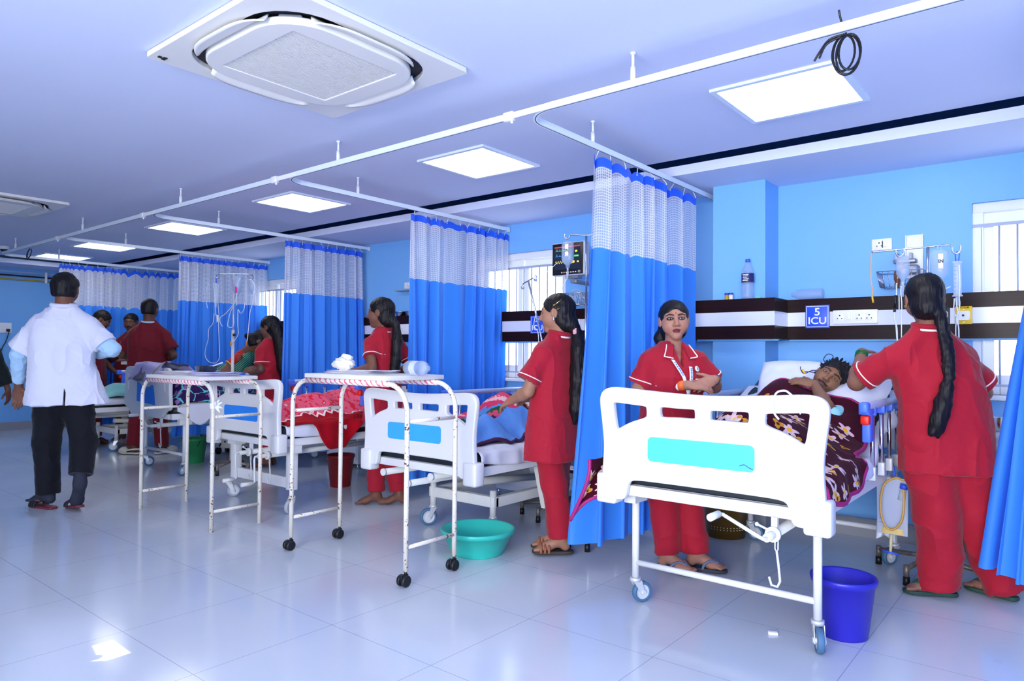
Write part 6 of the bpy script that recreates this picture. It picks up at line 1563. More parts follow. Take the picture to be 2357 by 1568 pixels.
def switchboard(x0, x1, z0, z1, y, mods, lab):
    xc, zc = (x0 + x1) / 2, (z0 + z1) / 2; w, h = (x1 - x0) / 2, (z1 - z0) / 2
    t = thing('switchboard', lab, 'switchboard', (xc, y, zc), group='white wall switchboards')
    MB().box(-w, -.012, -h, w, 0, h, 0, .003).build('plate', M_PLAST, t)
    for kind, fx in mods:
        x = fx * w
        b = MB(); s = min(h * .62, .024)
        b.box(x - s, -.0145, -s, x + s, -.012, s, 0, .001)
        if kind == 's':
            b.cyl((x, -.0152, s * .45), (x, -.0146, s * .45), s * .20, n=12, m=1)
            for q in (-1, 1): b.cyl((x + q * s * .55, -.0152, -s * .42), (x + q * s * .55, -.0146, -s * .42), s * .16, n=12, m=1)
        else: b.box(x - s * .55, -.019, -s * .8, x + s * .45, -.0145, s * .8, 0, .002)
        b.build('socket' if kind == 's' else 'switch', [M_PLAST, M_SOCK_HOLE], t)
    return t
switchboard(-1.285, -1.012, 1.420, 1.512, 5.03, [('s', -.68), ('w', -.26), ('s', .20), ('s', .64)], 'long white switchboard with three sockets beside the 5 ICU sign')
switchboard(-3.47, -3.325, 1.412, 1.507, 5.03, [('s', .1)], 'white socket plate on the panel behind the nurse with the scrunchie')
switchboard(-5.63, -5.40, 1.40, 1.51, 5.03, [('s', -.6), ('w', 0), ('s', .6)], 'white switchboard on the panel right of the brown ponytail')
switchboard(-1.066, -.945, 1.908, 1.984, YB, [('s', -.25), ('w', .4)], 'small white socket plate high on the blue wall beside the drip stand')
switchboard(-5.66, -5.46, 1.895, 1.965, YB, [('s', -.4), ('w', .4)], 'white socket plate high on the wall above the steel bowls')
o = MB().box(-5.72, 5.02, 1.868, -5.42, YB, 1.876).build('wall_shelf', mat('grey_shelf', rgb(150, 158, 176), .4)); tag(o, 'thin grey shelf under the high socket plate', 'shelf')
t = thing('switchboard', 'white switchboard with a plugged black lead on the end wall', 'switchboard', (XL, 3.27, 1.53), radians(-90), group='white wall switchboards')
MB().box(-.11, .001, -.075, .11, .014, .075, 0, .003).box(-.08, .014, .01, -.03, .018, .05).box(-.02, .014, .01, .03, .018, .05).build('plate', M_PLAST, t)
MB().tube(spline([(-.06, .02, -.03), (-.07, .05, -.04), (-.055, .05, -.12), (-.03, .04, -.22), (.01, .04, -.30), (.06, .03, -.55)], 6), .006, 8).box(-.085, .014, -.055, -.04, .045, -.015, 0, .006).build('plugged_lead', M_BLACK, t)
t.rotation_euler = (0, 0, radians(-90)); t.scale = (1, 1, 1)
def gas_outlet(xc, lab, col, txt, tcol):
    t = thing('gas_outlet', lab, 'gas outlet', (xc, 5.03, 1.459))
    MB().box(-.044, -.010, -.054, .044, 0, .054, 0, .002).build('plate', col, t)
    MB().prism(rrect(-.034, -.030, .034, .026, .010), 'y', -.024, -.010).cyl((0, -.030, -.002), (0, -.022, -.002), .015, n=16).build('socket_face', M_PLAST, t)
    MB().cyl((0, -.0312, -.002), (0, -.0300, -.002), .007, n=12).build('port', M_BLACK, t)
    MB().cyl((0, -.012, .035), (0, -.009, .035), .0045, n=10).cyl((0, -.012, -.042), (0, -.009, -.042), .0045, n=10).build('screw', M_STEEL, t)
    vs, fs = text_mesh(txt, .0135, .0004); MB().add([(x, -.0105, y + .046) for x, y, q in vs], fs).build('lettering', tcol, t)
gas_outlet(-.655, 'black oxygen outlet plate behind the plaited nurse', mat('outlet_black', rgb(24, 34, 40), .4), 'OXYGEN', M_PIPE)
gas_outlet(-.540, 'yellow vacuum outlet plate right of the plaited nurse', mat('outlet_yellow', rgb(240, 196, 20), .4), 'VACUUM', M_BLACK)

# ================================================================== things standing on the panel
t = thing('water_bottle', 'clear water bottle with a dark blue label standing on the panel ledge', 'bottle', (-1.785, 4.80, 1.597))
MB().lathe([(.030, 0), (.041, .004), (.042, .02), (.039, .03), (.042, .04), (.039, .055), (.042, .07), (.039, .085), (.042, .10), (.040, .115), (.040, .175), (.041, .18), (.036, .205), (.020, .235), (.0145, .245), (.0145, .262)], n=28).build('body', M_BOTTLE, t)
MB().lathe([(.0425, .115), (.0425, .178)], n=28, cap0=False, cap1=False).build('label', mat('navy_label', rgb(34, 36, 100), .5), t)
for k in range(5): MB().box(-.020 + .004 * (k % 2), -.0435, .165 - k * .010, .022 - .006 * (k % 3), -.0425, .169 - k * .010).build('label_print', M_PIPE, t)
MB().lathe([(.016, .258), (.0165, .262), (.0165, .276), (.015, .278)], n=20).build('cap', mat('bottle_cap', rgb(60, 96, 200), .4), t)
for i, (x, q) in enumerate(((-1.935, .8), (-1.905, 0))):
    t = thing('specimen_jar', ['yellow specimen jar with blue lid, left one on the panel ledge', 'white labelled specimen jar with blue lid beside the yellow one'][i], 'jar', (x, 4.80, 1.597), group='specimen jars')
    MB().lathe([(.013, 0), (.0145, .002), (.0145, .036)], n=18).build('body', mat('yellow_liquid', rgb(190, 160, 40), .2) if i == 0 else M_PIPE, t)
    MB().lathe([(.0165, .036), (.0165, .047), (.0155, .048)], n=18).build('lid', mat('jar_lid', rgb(40, 60, 220), .4), t)
o = MB().ell((0, 0, .008), (.022, .016, .010), nu=14, nv=8).build('cotton_cap', mat('mint_plastic', rgb(130, 214, 200), .5)); o.location = (-1.715, 4.80, 1.597); tag(o, 'small mint green cap on the panel ledge', 'cap')
o = MB().lathe([(.030, -.10), (.036, -.095), (.037, .05), (.030, .075), (.014, .09), (.014, .11)], n=20).build('plastic_container', M_BOTTLE); o.rotation_euler = (0, radians(-90), 0); o.location = (-1.46, 5.07, 1.635); tag(o, 'clear plastic bottle lying on the panel ledge by the column', 'container')
for i, (x, m) in enumerate(((-5.66, M_STEEL), (-5.50, M_STEEL))):
    o = MB().lathe([(.045, 0), (.05, .002), (.075, .045), (.078, .05), (.072, .045), (.047, .006), (.0, .004)], n=28, cap1=False).build('steel_bowl', m); o.location = (x, 5.075, 1.597); tag(o, ['steel bowl on the panel ledge nearer the brown ponytail', 'steel bowl on the panel ledge nearer the curtain'][i], 'bowl', 'steel bowls')

# ================================================================== drip stands and what hangs on them
M_TUBE = mat('drip_tubing', rgb(226, 236, 252), .2, spec=.6)
M_POLE = mat('enamel_pole', rgb(206, 204, 204), .4, noise=.12, nscale=30); M_BLUEP = mat('drip_blue', rgb(50, 90, 230), .4); M_PINK = mat('clip_pink', rgb(240, 60, 150), .5)
def ptube(nm, P, y, r, m, parent, dy=0.0, n=8, org=None):
    o = Vector(org or (0, 0, 0)); k = len(P)
    pts = spline([(p[0] - o.x, y + dy * (i / max(1, k - 1)) - o.y, p[1] - o.z) for i, p in enumerate(P)], 7)
    return MB().tube(pts, r, n).build(nm, m, parent)
def drip_set(lab, P, y, r=.0022, dy=0.0, group='drip tubes'):
    o = ptube('drip_tube', P, y, r, M_TUBE, None, dy); return tag(o, lab, 'drip tube', group)
def drip_bottle(lab, x, y, z, R, H, txt=None, m=None, printc=None):
    """bottle hanging neck down from z"""
    t = thing('drip_bottle', lab, 'drip bottle', (x, y, z))
    sx = .62
    MB().lathe([(R * .35, 0), (R * .8, -.004), (R, -.018), (R, -H * .68), (R * .82, -H * .80), (R * .36, -H * .9), (R * .30, -H)], n=26, sy=sx).build('body', m or M_BOTTLE, t)
    MB().tube([(-R * .18, 0, -.002), (-R * .16, 0, .022), (0, 0, .032), (R * .16, 0, .022), (R * .18, 0, -.002)], .003, 6).build('hanging_loop', M_BOTTLE, t)
    MB().lathe([(R * .97, -H * .45), (R * .97, -H * .66), (R * .80, -H * .80), (R * .35, -H * .9)], n=24, sy=sx * .96).build('fluid', film('drip_fluid', rgb(196, 222, 250), .35), t)
    MB().cyl((0, 0, -H), (0, 0, -H - .03), .008, .006, n=10).cyl((0, 0, -H - .03), (-.004, 0, -H - .085), .0085, n=12).build('drip_chamber', M_FROSTY, t)
    if txt:
        b = MB(); b.grid(lambda u, v: (R * .55 * (u - .1), -R * sx * sqrt(max(0, 1 - (.55 * (u - .1)) ** 2)) - .0015, -H * (.14 + .46 * v)), 10, 6); b.build('label', M_PIPE, t, solid=.0006)
        vs, fs = text_mesh(txt, R * .62, .0003); MB().add([(R * .22 - x * .8, -R * sx - .0028, -H * .36 - y_) for x, y_, q in vs], fs).build('label_print', printc or mat('print_violet', rgb(110, 100, 190), .6), t)
    elif printc:
        for k in range(4): MB().box(-R * .5 + .006 * k, -R * sx - .002, -H * (.2 + .12 * k) - .006, -R * .1 + .004 * k, -R * sx - .0008, -H * (.2 + .12 * k)).build('label_print', printc, t)
    return t
def burette(lab, x, y, z, H=.20, R=.016):
    t = thing('burette_chamber', lab, 'burette', (x, y, z), group='graduated drip burettes')
    MB().lathe([(R * 1.25, 0), (R * 1.3, -.006), (R, -.010), (R, -H + .01), (R * 1.3, -H + .006), (R * 1.3, -H)], n=18).build('body', M_FROSTY, t)
    for k in range(7): MB().box(-R * .7, -R - .0012, -.03 - k * .022, -R * .1, -R - .0004, -.0285 - k * .022).build('graduation', M_BLUEP, t)
    MB().cyl((0, 0, -H), (0, 0, -H - .05), .009, .008, n=12).build('drip_chamber', M_FROSTY, t)
    MB().tube([(-.006, 0, 0), (-.010, 0, .04), (0, 0, .055), (.010, 0, .04), (.006, 0, 0)], .003, 6).build('hanging_strap', M_BLUEP, t)
    return t
def stand(lab, y, pole, bars, hooks, base, r=.0095, thick=None, nfeet=4, foot_m=None, rot=0.0, R=.26):
    x0 = pole[-1][0]
    t = thing('drip_stand', lab, 'drip stand', (x0, y, 0), group='drip stands')
    org = (x0, y, 0)
    MB().tube([(p[0] - x0, 0, p[1]) for p in pole], r * .8, 10).build('pole', M_STEEL if thick is None else M_POLE, t)
    if thick: MB().tube([(0, 0, thick), (0, 0, .10)], r * 1.6, 12).build('lower_tube', M_POLE, t); MB().cyl((.0, 0, thick - .05), (.03, -.01, thick - .05), .009, n=10).ell((.04, -.01, thick - .05), (.016, .014, .016), nu=10, nv=6).build('clamp_knob', M_BLACK, t)
    else: MB().tube([(0, 0, pole[-1][1]), (0, 0, .10)], r, 12).build('lower_tube', M_STEEL, t)
    for b in bars: ptube('top_bar', b, y, .0048, M_STEEL, t, org=org)
    for k in range(nfeet):
        a = rot + 2 * pi * k / nfeet; fx, fy = R * cos(a), R * sin(a)
        MB().tube([(0, 0, .11), (fx * .3, fy * .3, .10), (fx, fy, .085)], .013, 10).cyl((fx, fy, .04), (fx, fy, .105), .014, n=12).build('foot', foot_m or M_RUSTY, t)
        MB().cyl((fx, fy, .0), (fx, fy, .045), .018, .016, n=14).build('rubber_tip', M_BLACK, t)
    return t
# between the scalloped bed and the square-legged bed
y = 3.65
stand('cream drip stand holding three drips behind the table without wheels', y, [(-6.554, 1.977), (-6.553, 1.42)], [[(-6.845, 1.995), (-6.546, 1.977), (-6.262, 1.954), (-6.197, 1.931), (-6.21, 1.908), (-6.246, 1.906), (-6.273, 1.92)], [(-6.845, 1.995), (-6.893, 1.992), (-6.901, 1.971), (-6.868, 1.953), (-6.836, 1.967)]], [], None, thick=1.42, R=.20, rot=.4)
burette('clear burette hanging at the left end of the cream drip stand', -6.880, y - .01, 1.904)
drip_bottle('larger drip bottle with pink print on the cream drip stand', -6.440, y - .03, 1.955, .056, .21, printc=M_PINK)
drip_bottle('smaller drip bottle at the right end of the cream drip stand', -6.218, y, 1.895, .038, .135, printc=M_PINK)
T = dict(a=[(-6.892, 1.598), (-6.918, 1.491), (-6.998, 1.434), (-7.011, 1.325), (-7.058, 1.233), (-7.064, 1.158), (-6.995, 1.1), (-6.88, 1.083), (-6.8, 1.107), (-6.774, 1.168), (-6.789, 1.348), (-6.804, 1.472), (-6.795, 1.554), (-6.819, 1.694), (-6.821, 1.843), (-6.806, 1.891)],
         b=[(-6.513, 1.642), (-6.557, 1.587), (-6.579, 1.54), (-6.599, 1.46), (-6.537, 1.442), (-6.485, 1.473), (-6.496, 1.569)],
         c=[(-6.266, 1.68), (-6.282, 1.61), (-6.339, 1.577), (-6.385, 1.614), (-6.391, 1.566), (-6.387, 1.456), (-6.378, 1.376), (-6.421, 1.329), (-6.45, 1.306), (-6.502, 1.274)],
         d=[(-6.203, 1.904), (-6.124, 1.883), (-6.076, 1.827), (-6.092, 1.743), (-6.114, 1.651), (-6.151, 1.575), (-6.169, 1.451), (-6.187, 1.327), (-6.197, 1.273)],
         e=[(-6.923, 1.906), (-6.97, 1.825), (-6.966, 1.725), (-6.939, 1.645)], f=[(-6.801, 1.891), (-6.774, 1.774), (-6.761, 1.626), (-6.74, 1.56)], g=[(-6.276, 1.912), (-6.325, 1.856), (-6.331, 1.793), (-6.364, 1.684), (-6.534, 1.579), (-6.633, 1.541), (-6.636, 1.493), (-6.591, 1.451)])
L_ = dict(a='long looping drip tube hanging low from the burette of the cream stand', b='short looped drip tube under the larger bottle of the cream stand', c='drip tube falling from the smaller bottle of the cream stand', d='drip tube hanging straight at the right of the cream stand', e='short drip tube left of the burette', f='short drip tube right of the burette', g='drip tube crossing between the two bottles of the cream stand')
for i, k in enumerate('abcdefg'): drip_set(L_[k], T[k], y - .02 - .012 * i, .0034)
MB().box(-.008, -.006, -.03, .008, .006, .03).build('roller_clamp', M_PINK, bpy.data.objects['drip_tube.006']).location = (-6.33, y - .10, 1.80)
MB().cyl((-6.804, y - .03, 1.50), (-6.80, y - .03, 1.575), .010, .014, n=12).build('filter', M_PLAST, bpy.data.objects['drip_tube'])
for nm, q in (('drip_tube.002', (-6.49, 1.28)), ('drip_tube.003', (-6.196, 1.29))): MB().cyl((q[0], y - .06, q[1] - .025), (q[0] + .004, y - .06, q[1] + .02), .007, n=8).build('connector', mat('orange_port', rgb(200, 130, 70), .5), bpy.data.objects[nm])
# by the middle window
y = 4.35
stand('steel drip stand in front of the patient monitor', y, [(-2.829, 2.080), (-2.827, 1.58)], [[(-2.70, 2.083), (-2.829, 2.086), (-2.96, 2.104), (-2.98, 2.094), (-2.99, 2.078), (-3.01, 2.08), (-3.025, 2.098), (-3.023, 2.117)]], [], None, R=.22, rot=.3)
drip_bottle('saline bottle hanging in front of the patient monitor', -2.995, y, 2.058, .052, .20, 'NS')
drip_set('drip tube running down from the saline bottle at the monitor', [(-3.0, 1.775), (-3.043, 1.707), (-3.05, 1.65), (-3.055, 1.5), (-3.05, 1.2)], y, .003)
t = stand('tilted steel drip stand in front of the 4 ICU sign', 4.2, [(-3.252, 1.757), (-3.252, 1.757), (-3.133, 1.345), (-3.06, 1.10)], [[(-3.322, 1.723), (-3.311, 1.701), (-3.297, 1.717), (-3.306, 1.739), (-3.252, 1.761), (-3.21, 1.778), (-3.194, 1.758), (-3.178, 1.769), (-3.179, 1.799)]], [], None, R=.2, rot=.3)
burette('small drip chamber hanging from the tilted stand', -3.183, 4.2, 1.748, .09, .013)
drip_set('thin line from the tilted stand up to the monitor', [(-3.178, 1.778), (-3.10, 1.83), (-3.025, 1.884)], 4.25, .0022)
drip_set('drip tube hanging beside the tilted stand pole', [(-3.18, 1.60), (-3.17, 1.52), (-3.19, 1.42), (-3.15, 1.36), (-3.14, 1.2)], 4.19, .0026)
# behind the nurse with the plait
y = 4.45
t = stand('steel drip stand with rusty foot behind the nurse with the plait', y, [(-.643, 1.814), (-.647, 1.665), (-.645, 1.2)], [[(-.928, 1.808), (-.80, 1.811), (-.643, 1.814), (-.602, 1.816), (-.543, 1.815), (-.53, 1.803), (-.529, 1.784), (-.518, 1.769), (-.506, 1.766), (-.493, 1.778), (-.49, 1.81)], [(-.801, 1.818), (-.801, 1.793), (-.791, 1.775), (-.774, 1.774), (-.763, 1.793), (-.759, 1.812), (-.741, 1.82)]], [], None, r=.011, R=.27, rot=2.9)
drip_bottle('upright saline bag with an NS label behind the nurse with the plait', -.588, y - .01, 1.793, .044, .185, 'NS', printc=mat('print_blue2', rgb(110, 170, 230), .6))
drip_bottle('pale drip bottle hanging left of the plaited nurse', -.766, y - .01, 1.772, .034, .145, printc=mat('print_pale', rgb(214, 150, 150), .6))
o = MB().lathe([(.012, 0), (.019, -.006), (.02, -.05), (.012, -.075), (.008, -.10)], n=16).build('brown_bottle', mat('brown_glass', rgb(96, 60, 40), .15)); o.location = (-.797, y + .02, 1.695); tag(o, 'small brown bottle hanging behind the pale drip bottle', 'bottle')
burette('clear burette at the right hook behind the plaited nurse', -.506, y, 1.722, .19, .019)
for lab, P, dy in (('drip tube with dark clamp left of the plaited nurse', [(-.793, 1.62), (-.795, 1.55), (-.80, 1.478), (-.804, 1.459), (-.804, 1.418), (-.792, 1.357), (-.79, 1.2)], .0), ('drip tube falling from the pale bottle by the plaited nurse', [(-.77, 1.60), (-.773, 1.568), (-.768, 1.492), (-.77, 1.357), (-.77, 1.2)], .0),
                   ('drip tube swinging beside the pale bottle tube', [(-.782, 1.55), (-.782, 1.493), (-.785, 1.444), (-.799, 1.387), (-.799, 1.357), (-.79, 1.2)], .02), ('drip tube crossing the yellow outlet', [(-.517, 1.52), (-.519, 1.479), (-.521, 1.447), (-.504, 1.41), (-.498, 1.352), (-.50, 1.2)], .0),
                   ('drip tube from the burette down past the yellow outlet', [(-.51, 1.522), (-.507, 1.482), (-.501, 1.435), (-.507, 1.399), (-.513, 1.353), (-.51, 1.2)], .02), ('outermost drip tube at the right of the burette', [(-.494, 1.70), (-.491, 1.60), (-.494, 1.525), (-.491, 1.489), (-.498, 1.435), (-.506, 1.403), (-.495, 1.352), (-.495, 1.2)], -.02),
                   ('drip tube curving from the saline bag to the burette', [(-.59, 1.600), (-.581, 1.584), (-.559, 1.575), (-.534, 1.585)], 0)):
    drip_set(lab, P, y - .03, .0030, dy)
MB().cyl((-.796, y - .03, 1.55), (-.803, y - .03, 1.478), .009, n=12).cyl((-.803, y - .03, 1.478), (-.805, y - .03, 1.455), .007, n=10).build('clamp', M_BLACK, [o_ for o_ in bpy.data.objects if o_.get('label') == 'drip tube with dark clamp left of the plaited nurse'][0])
o = ptube('orange_cord', [(-.928, 1.812), (-.932, 1.73), (-.93, 1.634), (-.923, 1.583), (-.925, 1.552), (-.92, 1.519)], y, .0035, mat('orange_cord', rgb(206, 160, 130), .6), None); MB().cyl((-.925, y, 1.552), (-.92, y, 1.515), .005, n=8).build('yellow_end', mat('yellow_end', rgb(236, 190, 40), .5), o); tag(o, 'thin orange cord hanging from the left end of the drip bar', 'cord')

# ================================================================== monitor with bracket and wire basket
t = thing('patient_monitor', 'patient monitor with coloured traces on a wall bracket', 'monitor', (-3.16, 4.62, 1.965))
MB().box(-.155, -.03, -.133, .155, .05, .133, 0, .012).build('housing', mat('monitor_white', rgb(222, 224, 234), .4), t)
MB().box(-.148, -.034, -.126, .148, -.028, .126, 0, .003).build('bezel', M_BLACK, t)
MB().box(-.122, -.0365, -.085, .122, -.034, .102).build('screen', mat('screen_glass', rgb(8, 10, 22), .1, emit=(.010, .016, .045, 1), estr=1.0), t)
def glow(nm, c, s=.9): return mat(nm, c, .5, emit=c, estr=s)
for nm, c, z, kind in (('trace', rgb(60, 230, 90), .065, 0), ('trace', rgb(240, 220, 60), -.025, 1), ('trace', rgb(70, 160, 250), .022, 0)):
    P = []
    for i in range(60):
        f = i / 59; x = -.115 + .14 * f; v = (max(0, 1 - abs(((f * 5) % 1) - .5) * 14) * .022) if kind == 0 else .010 * sin(f * 40)
        P.append((x, -.0372, z + v))
    MB().tube(P, .0011, 4).build('trace', glow('trace_%d' % int(z * 1000), c), t)
MB().box(-.122, -.0372, .092, .122, -.0365, .100).build('status_bar', glow('bar_red', rgb(210, 40, 50), .8), t)
for txt, x, z, sz, c in (('80', .085, .055, .020, rgb(240, 220, 60)), ('99', .055, -.030, .030, rgb(240, 220, 60)), ('16', .10, -.028, .018, rgb(240, 230, 80)), ('120/80', .085, .018, .016, rgb(120, 230, 140))):
    vs, fs = text_mesh(txt, sz, .0002); MB().add([(a + x, -.0374, b + z) for a, b, q in vs], fs).build('readout', glow('txt_%s' % txt[:2], c), t)
vs, fs = text_mesh('LifePlus', .016, .0002); MB().add([(a - .10, -.0346, b + .114) for a, b, q in vs], fs).build('lettering', M_PIPE, t)
MB().cyl((.118, -.046, -.108), (.118, -.034, -.108), .011, n=16).build('knob', mat('grey_knob', rgb(150, 152, 160), .4), t)
for k in range(7): MB().box(-.06 + .022 * k, -.0352, -.112, -.048 + .022 * k, -.034, -.104).build('button', mat('amber_key', rgb(230, 170, 80), .5) if k in (1, 3) else M_PLAST, t)
b = MB(); b.box(-.04, .0, -.155, .08, .06, -.133).box(-.01, .02, -.19, .05, .30, -.165, 0, .006).box(.0, .28, -.24, .06, .34, -.15, 0, .006).box(-.04, .47, -.40, .08, .50, .02, 0, .004).box(.0, .30, -.20, .04, .48, -.17)
b.build('wall_bracket', mat('bracket_grey', rgb(140, 146, 160), .35, metal=.4), t)
def wire_basket(lab, x, y, z, w, d, h):
    t = thing('wire_basket', lab, 'wire basket', (x, y, z), group='wire baskets under the wall brackets'); b = MB(); r = .0028; tp = 1.15
    for zz, k in ((0, 1.0), (h, tp)):
        P = [(-w * k, -d * k, zz), (w * k, -d * k, zz), (w * k, d * k, zz), (-w * k, d * k, zz)]
        for i in range(4): b.cyl(P[i], P[(i + 1) % 4], r, n=6)
    for i in range(9):
        f = -1 + 2 * i / 8
        for s in (-1, 1): b.cyl((w * f, s * d, 0), (w * f * tp, s * d * tp, h), r * .7, n=5); b.cyl((s * w, d * f, 0), (s * w * tp, d * f * tp, h), r * .7, n=5)
        b.cyl((w * f, -d, 0), (w * f, d, 0), r * .7, n=5)
    b.build('wires', M_STEEL, t); return t
wire_basket('wire basket full of cables under the patient monitor', -3.24, 4.86, 1.615, .085, .07, .095)
ptube('coiled_cables', [(-3.285, 1.66), (-3.258, 1.73), (-3.204, 1.737), (-3.182, 1.69), (-3.214, 1.628), (-3.268, 1.621), (-3.258, 1.685), (-3.203, 1.70), (-3.17, 1.64), (-3.20, 1.61), (-3.30, 1.64), (-3.29, 1.70), (-3.22, 1.72), (-3.19, 1.65)], 4.80, .0045, mat('cable_grey', rgb(186, 192, 206), .5), None, .10)
tag(bpy.data.objects['coiled_cables'], 'grey coiled leads in the basket under the monitor', 'cable')
o = ptube('probe_lead', [(-3.245, 1.64), (-3.242, 1.609), (-3.237, 1.572), (-3.228, 1.54)], 4.78, .003, M_BLACK, None); MB().cyl((-3.230, 4.78, 1.555), (-3.222, 4.78, 1.51), .005, .010, n=10).build('probe', M_PLAST, o); tag(o, 'white probe dangling below the cable basket', 'probe')
t = thing('wall_bracket', 'white wall bracket with grey arm above the plaited nurse', 'bracket', (-.815, YB, 1.85))
MB().box(-.045, -.018, -.14, .045, 0, .14, 0, .003).box(-.05, -.03, -.14, -.045, 0, .14).box(.045, -.03, -.14, .05, 0, .14).build('rail_plate', M_PLAST, t)
MB().cyl((-.02, -.02, .10), (-.02, -.015, .10), .006, n=10).cyl((.02, -.02, .105), (.02, -.015, .105), .006, n=10).build('screw', M_STEEL, t)
MB().box(-.11, -.09, -.045, .02, -.02, -.02, 0, .006).box(-.10, -.08, -.02, -.085, -.03, .02).box(-.02, -.08, -.02, -.005, -.03, .02).box(-.05, -.10, -.12, .035, -.02, -.06, 0, .012).build('swivel_arm', mat('bracket_grey', rgb(140, 146, 160), .35, metal=.4), t)
wire_basket('empty wire basket on the wall bracket above the plaited nurse', -.87, 5.03, 1.648, .115, .075, .10)

# ================================================================== buckets, tub, crates and small floor things
def bucket(lab, x, y, R0, R1, H, m, rim=.010, handle=False, cat='bucket', nm='bucket'):
    t = thing(nm, lab, cat, (x, y, 0))
    MB().lathe([(R0 * .5, 0), (R0, .0), (R0 + .002, .006), (R1, H - .03), (R1 + rim * .7, H - .028), (R1 + rim, H - .012), (R1 + rim, H - .004), (R1 + rim * .6, H), (R1 - .003, H - .006), (R0 - .003, .010), (0, .008)], n=44, cap1=False).build('body', m, t)
    if handle: MB().tube([((R1 + .008) * cos(a), (R1 + .008) * sin(a) * .35 - .0, H - .02 - .12 * abs(sin(a))) for a in np.linspace(-pi, 0, 20)], .004, 6).build('handle', M_BLACK, t)
    return t
bucket('royal blue waste bin behind the front leg of the nearest bed', -.795, 3.27, .095, .125, .255, mat('royal_blue_plastic', rgb(44, 40, 176), .35), cat='bin', nm='waste_bin')
bucket('maroon bucket under the bed with the red blanket', -5.17, 3.93, .088, .118, .285, mat('maroon_plastic', rgb(128, 20, 28), .4))
bucket('green bucket with black handle under the scalloped bed', -7.45, 3.72, .10, .128, .265, mat('green_plastic', rgb(42, 140, 84), .4), handle=True)
t = bucket('wide turquoise tub on the floor beside the wheeled table', -2.83, 3.17, .155, .212, .150, mat('turquoise_plastic', rgb(52, 196, 178), .35), rim=.014, cat='tub', nm='plastic_tub')
lb = MB(); lb.grid(lambda u, v: (.187 * cos(-1.1 + .22 * (u - .5)) * (1 + .10 * (v - .5)), .187 * sin(-1.1 + .22 * (u - .5)) * (1 + .10 * (v - .5)), .075 + .035 * (v - .5)), 8, 6); lb.build('torn_label', mat('label_remnant', rgb(222, 230, 238), .7, noise=.3, nscale=50), t, solid=.001)
t = thing('crate', 'dark amber perforated basket on the floor behind the nurse facing the camera', 'basket', (-1.84, 4.55, 0))
b = MB(); b.lathe([(.11, 0), (.125, .0), (.15, .25), (.155, .26), (.147, .255), (.12, .01), (0, .01)], n=32, cap1=False); b.build('body', mat('amber_plastic', rgb(92, 66, 20), .3), t)
b = MB()
for k in range(40):
    a = 2 * pi * k / 40
    for z in (.06, .075, .16): b.box(.133 * cos(a) + .0 - .002, .133 * sin(a) - .002, z, .133 * cos(a) + .002 + .006 * cos(a), .133 * sin(a) + .002 + .006 * sin(a), z + .004)
b.build('perforations', mat('pale_dots', rgb(200, 190, 150), .5), t)
o = MB().box(-.02, -.012, 0, .02, .012, .012, 0, .002).build('paper_scrap', M_PAPER); o.location = (-1.03, 3.07, 0); o.rotation_euler = (0, 0, .5); tag(o, 'tiny white scrap on the floor tiles under the foot of the nearest bed', 'scrap')
t = thing('suction_unit', 'spotted white machine on black wheels in front of the far curtain', 'machine', (-7.75, 4.32, 0), .35)
m = mat('spotted_panel', rgb(214, 214, 208), .4); k = NT(m); v = k.n('TexVoronoi'); v.inputs['Scale'].default_value = 16; k.l(k.obj(), v.inputs['Vector']); k.l(k.mix(k.math('LESS_THAN', v.outputs['Distance'], .22), rgb(214, 214, 208), rgb(46, 30, 26)), k.b.inputs['Base Color'])
MB().box(-.17, -.12, .08, .17, .12, .36, 0, .01).build('housing', m, t)
for x in (-.12, .12):
    for yy in (-.08, .08): MB().cyl((x - .015, yy, .04), (x + .015, yy, .04), .04, n=18).build('wheel', M_BLACK, t)
t = thing('steel_stool', 'steel stool hidden behind the tall curtain, its feet showing', 'stool', (-2.36, 3.85, 0))
for x, yy in ((.03, -.235), (.017, .15), (-.25, -.2), (-.25, .18)):
    MB().cyl((x, yy, .03), (x * .8, yy * .8, .46), .0125, n=12).build('leg', M_STEEL, t); MB().cyl((x, yy, 0), (x, yy, .05), .019, .016, n=14).build('rubber_tip', M_BLACK, t)
MB().box(-.27, -.24, .46, .04, .22, .485, 0, .006).build('seat', M_STEEL, t)

# ================================================================== bed-side details of bed 5
o = thing('urine_bag', 'urine bag with coiled amber tube hanging from the side of the nearest bed', 'urine bag', (-.770, 4.16, .62))
b = MB()
def ub(u, v):
    x = (u - .5) * .15 * (1 - .05 * v); e = (1 - (2 * u - 1) ** 4); return (x, -.008 * e * (1 - abs(2 * v - 1) ** 3), -.06 - .30 * v)
b.grid(ub, 16, 20); b.grid(lambda u, v: (ub(u, v)[0], -ub(u, v)[1], ub(u, v)[2]), 16, 20, flip=True); b.build('bag', film('urine_bag_film', rgb(226, 232, 250), .8), o)
for k in range(8): MB().box(-.06, -.012, -.16 - .02 * k, -.045, -.0095, -.158 - .02 * k).build('graduation', M_BLUEP, o)
b = MB(); b.grid(lambda u, v: ((u - .5) * .11, -.0095 * (1 - (2 * u - 1) ** 4), -.325 - .03 * v), 10, 5); b.build('residue', mat('amber_residue', rgb(226, 196, 120), .3), o)
MB().tube(spline([(.055, .0, .16), (.05, -.01, .06), (.075, -.02, -.02), (.06, -.03, -.06), (.02, -.03, -.055), (-.035, -.03, -.10), (-.05, -.03, -.22), (-.03, -.03, -.31), (.01, -.03, -.325), (.05, -.03, -.27), (.06, -.03, -.16), (.055, -.03, -.11)], 7), .006, 10).build('coiled_tube', mat('amber_tube', rgb(206, 160, 84), .25), o)
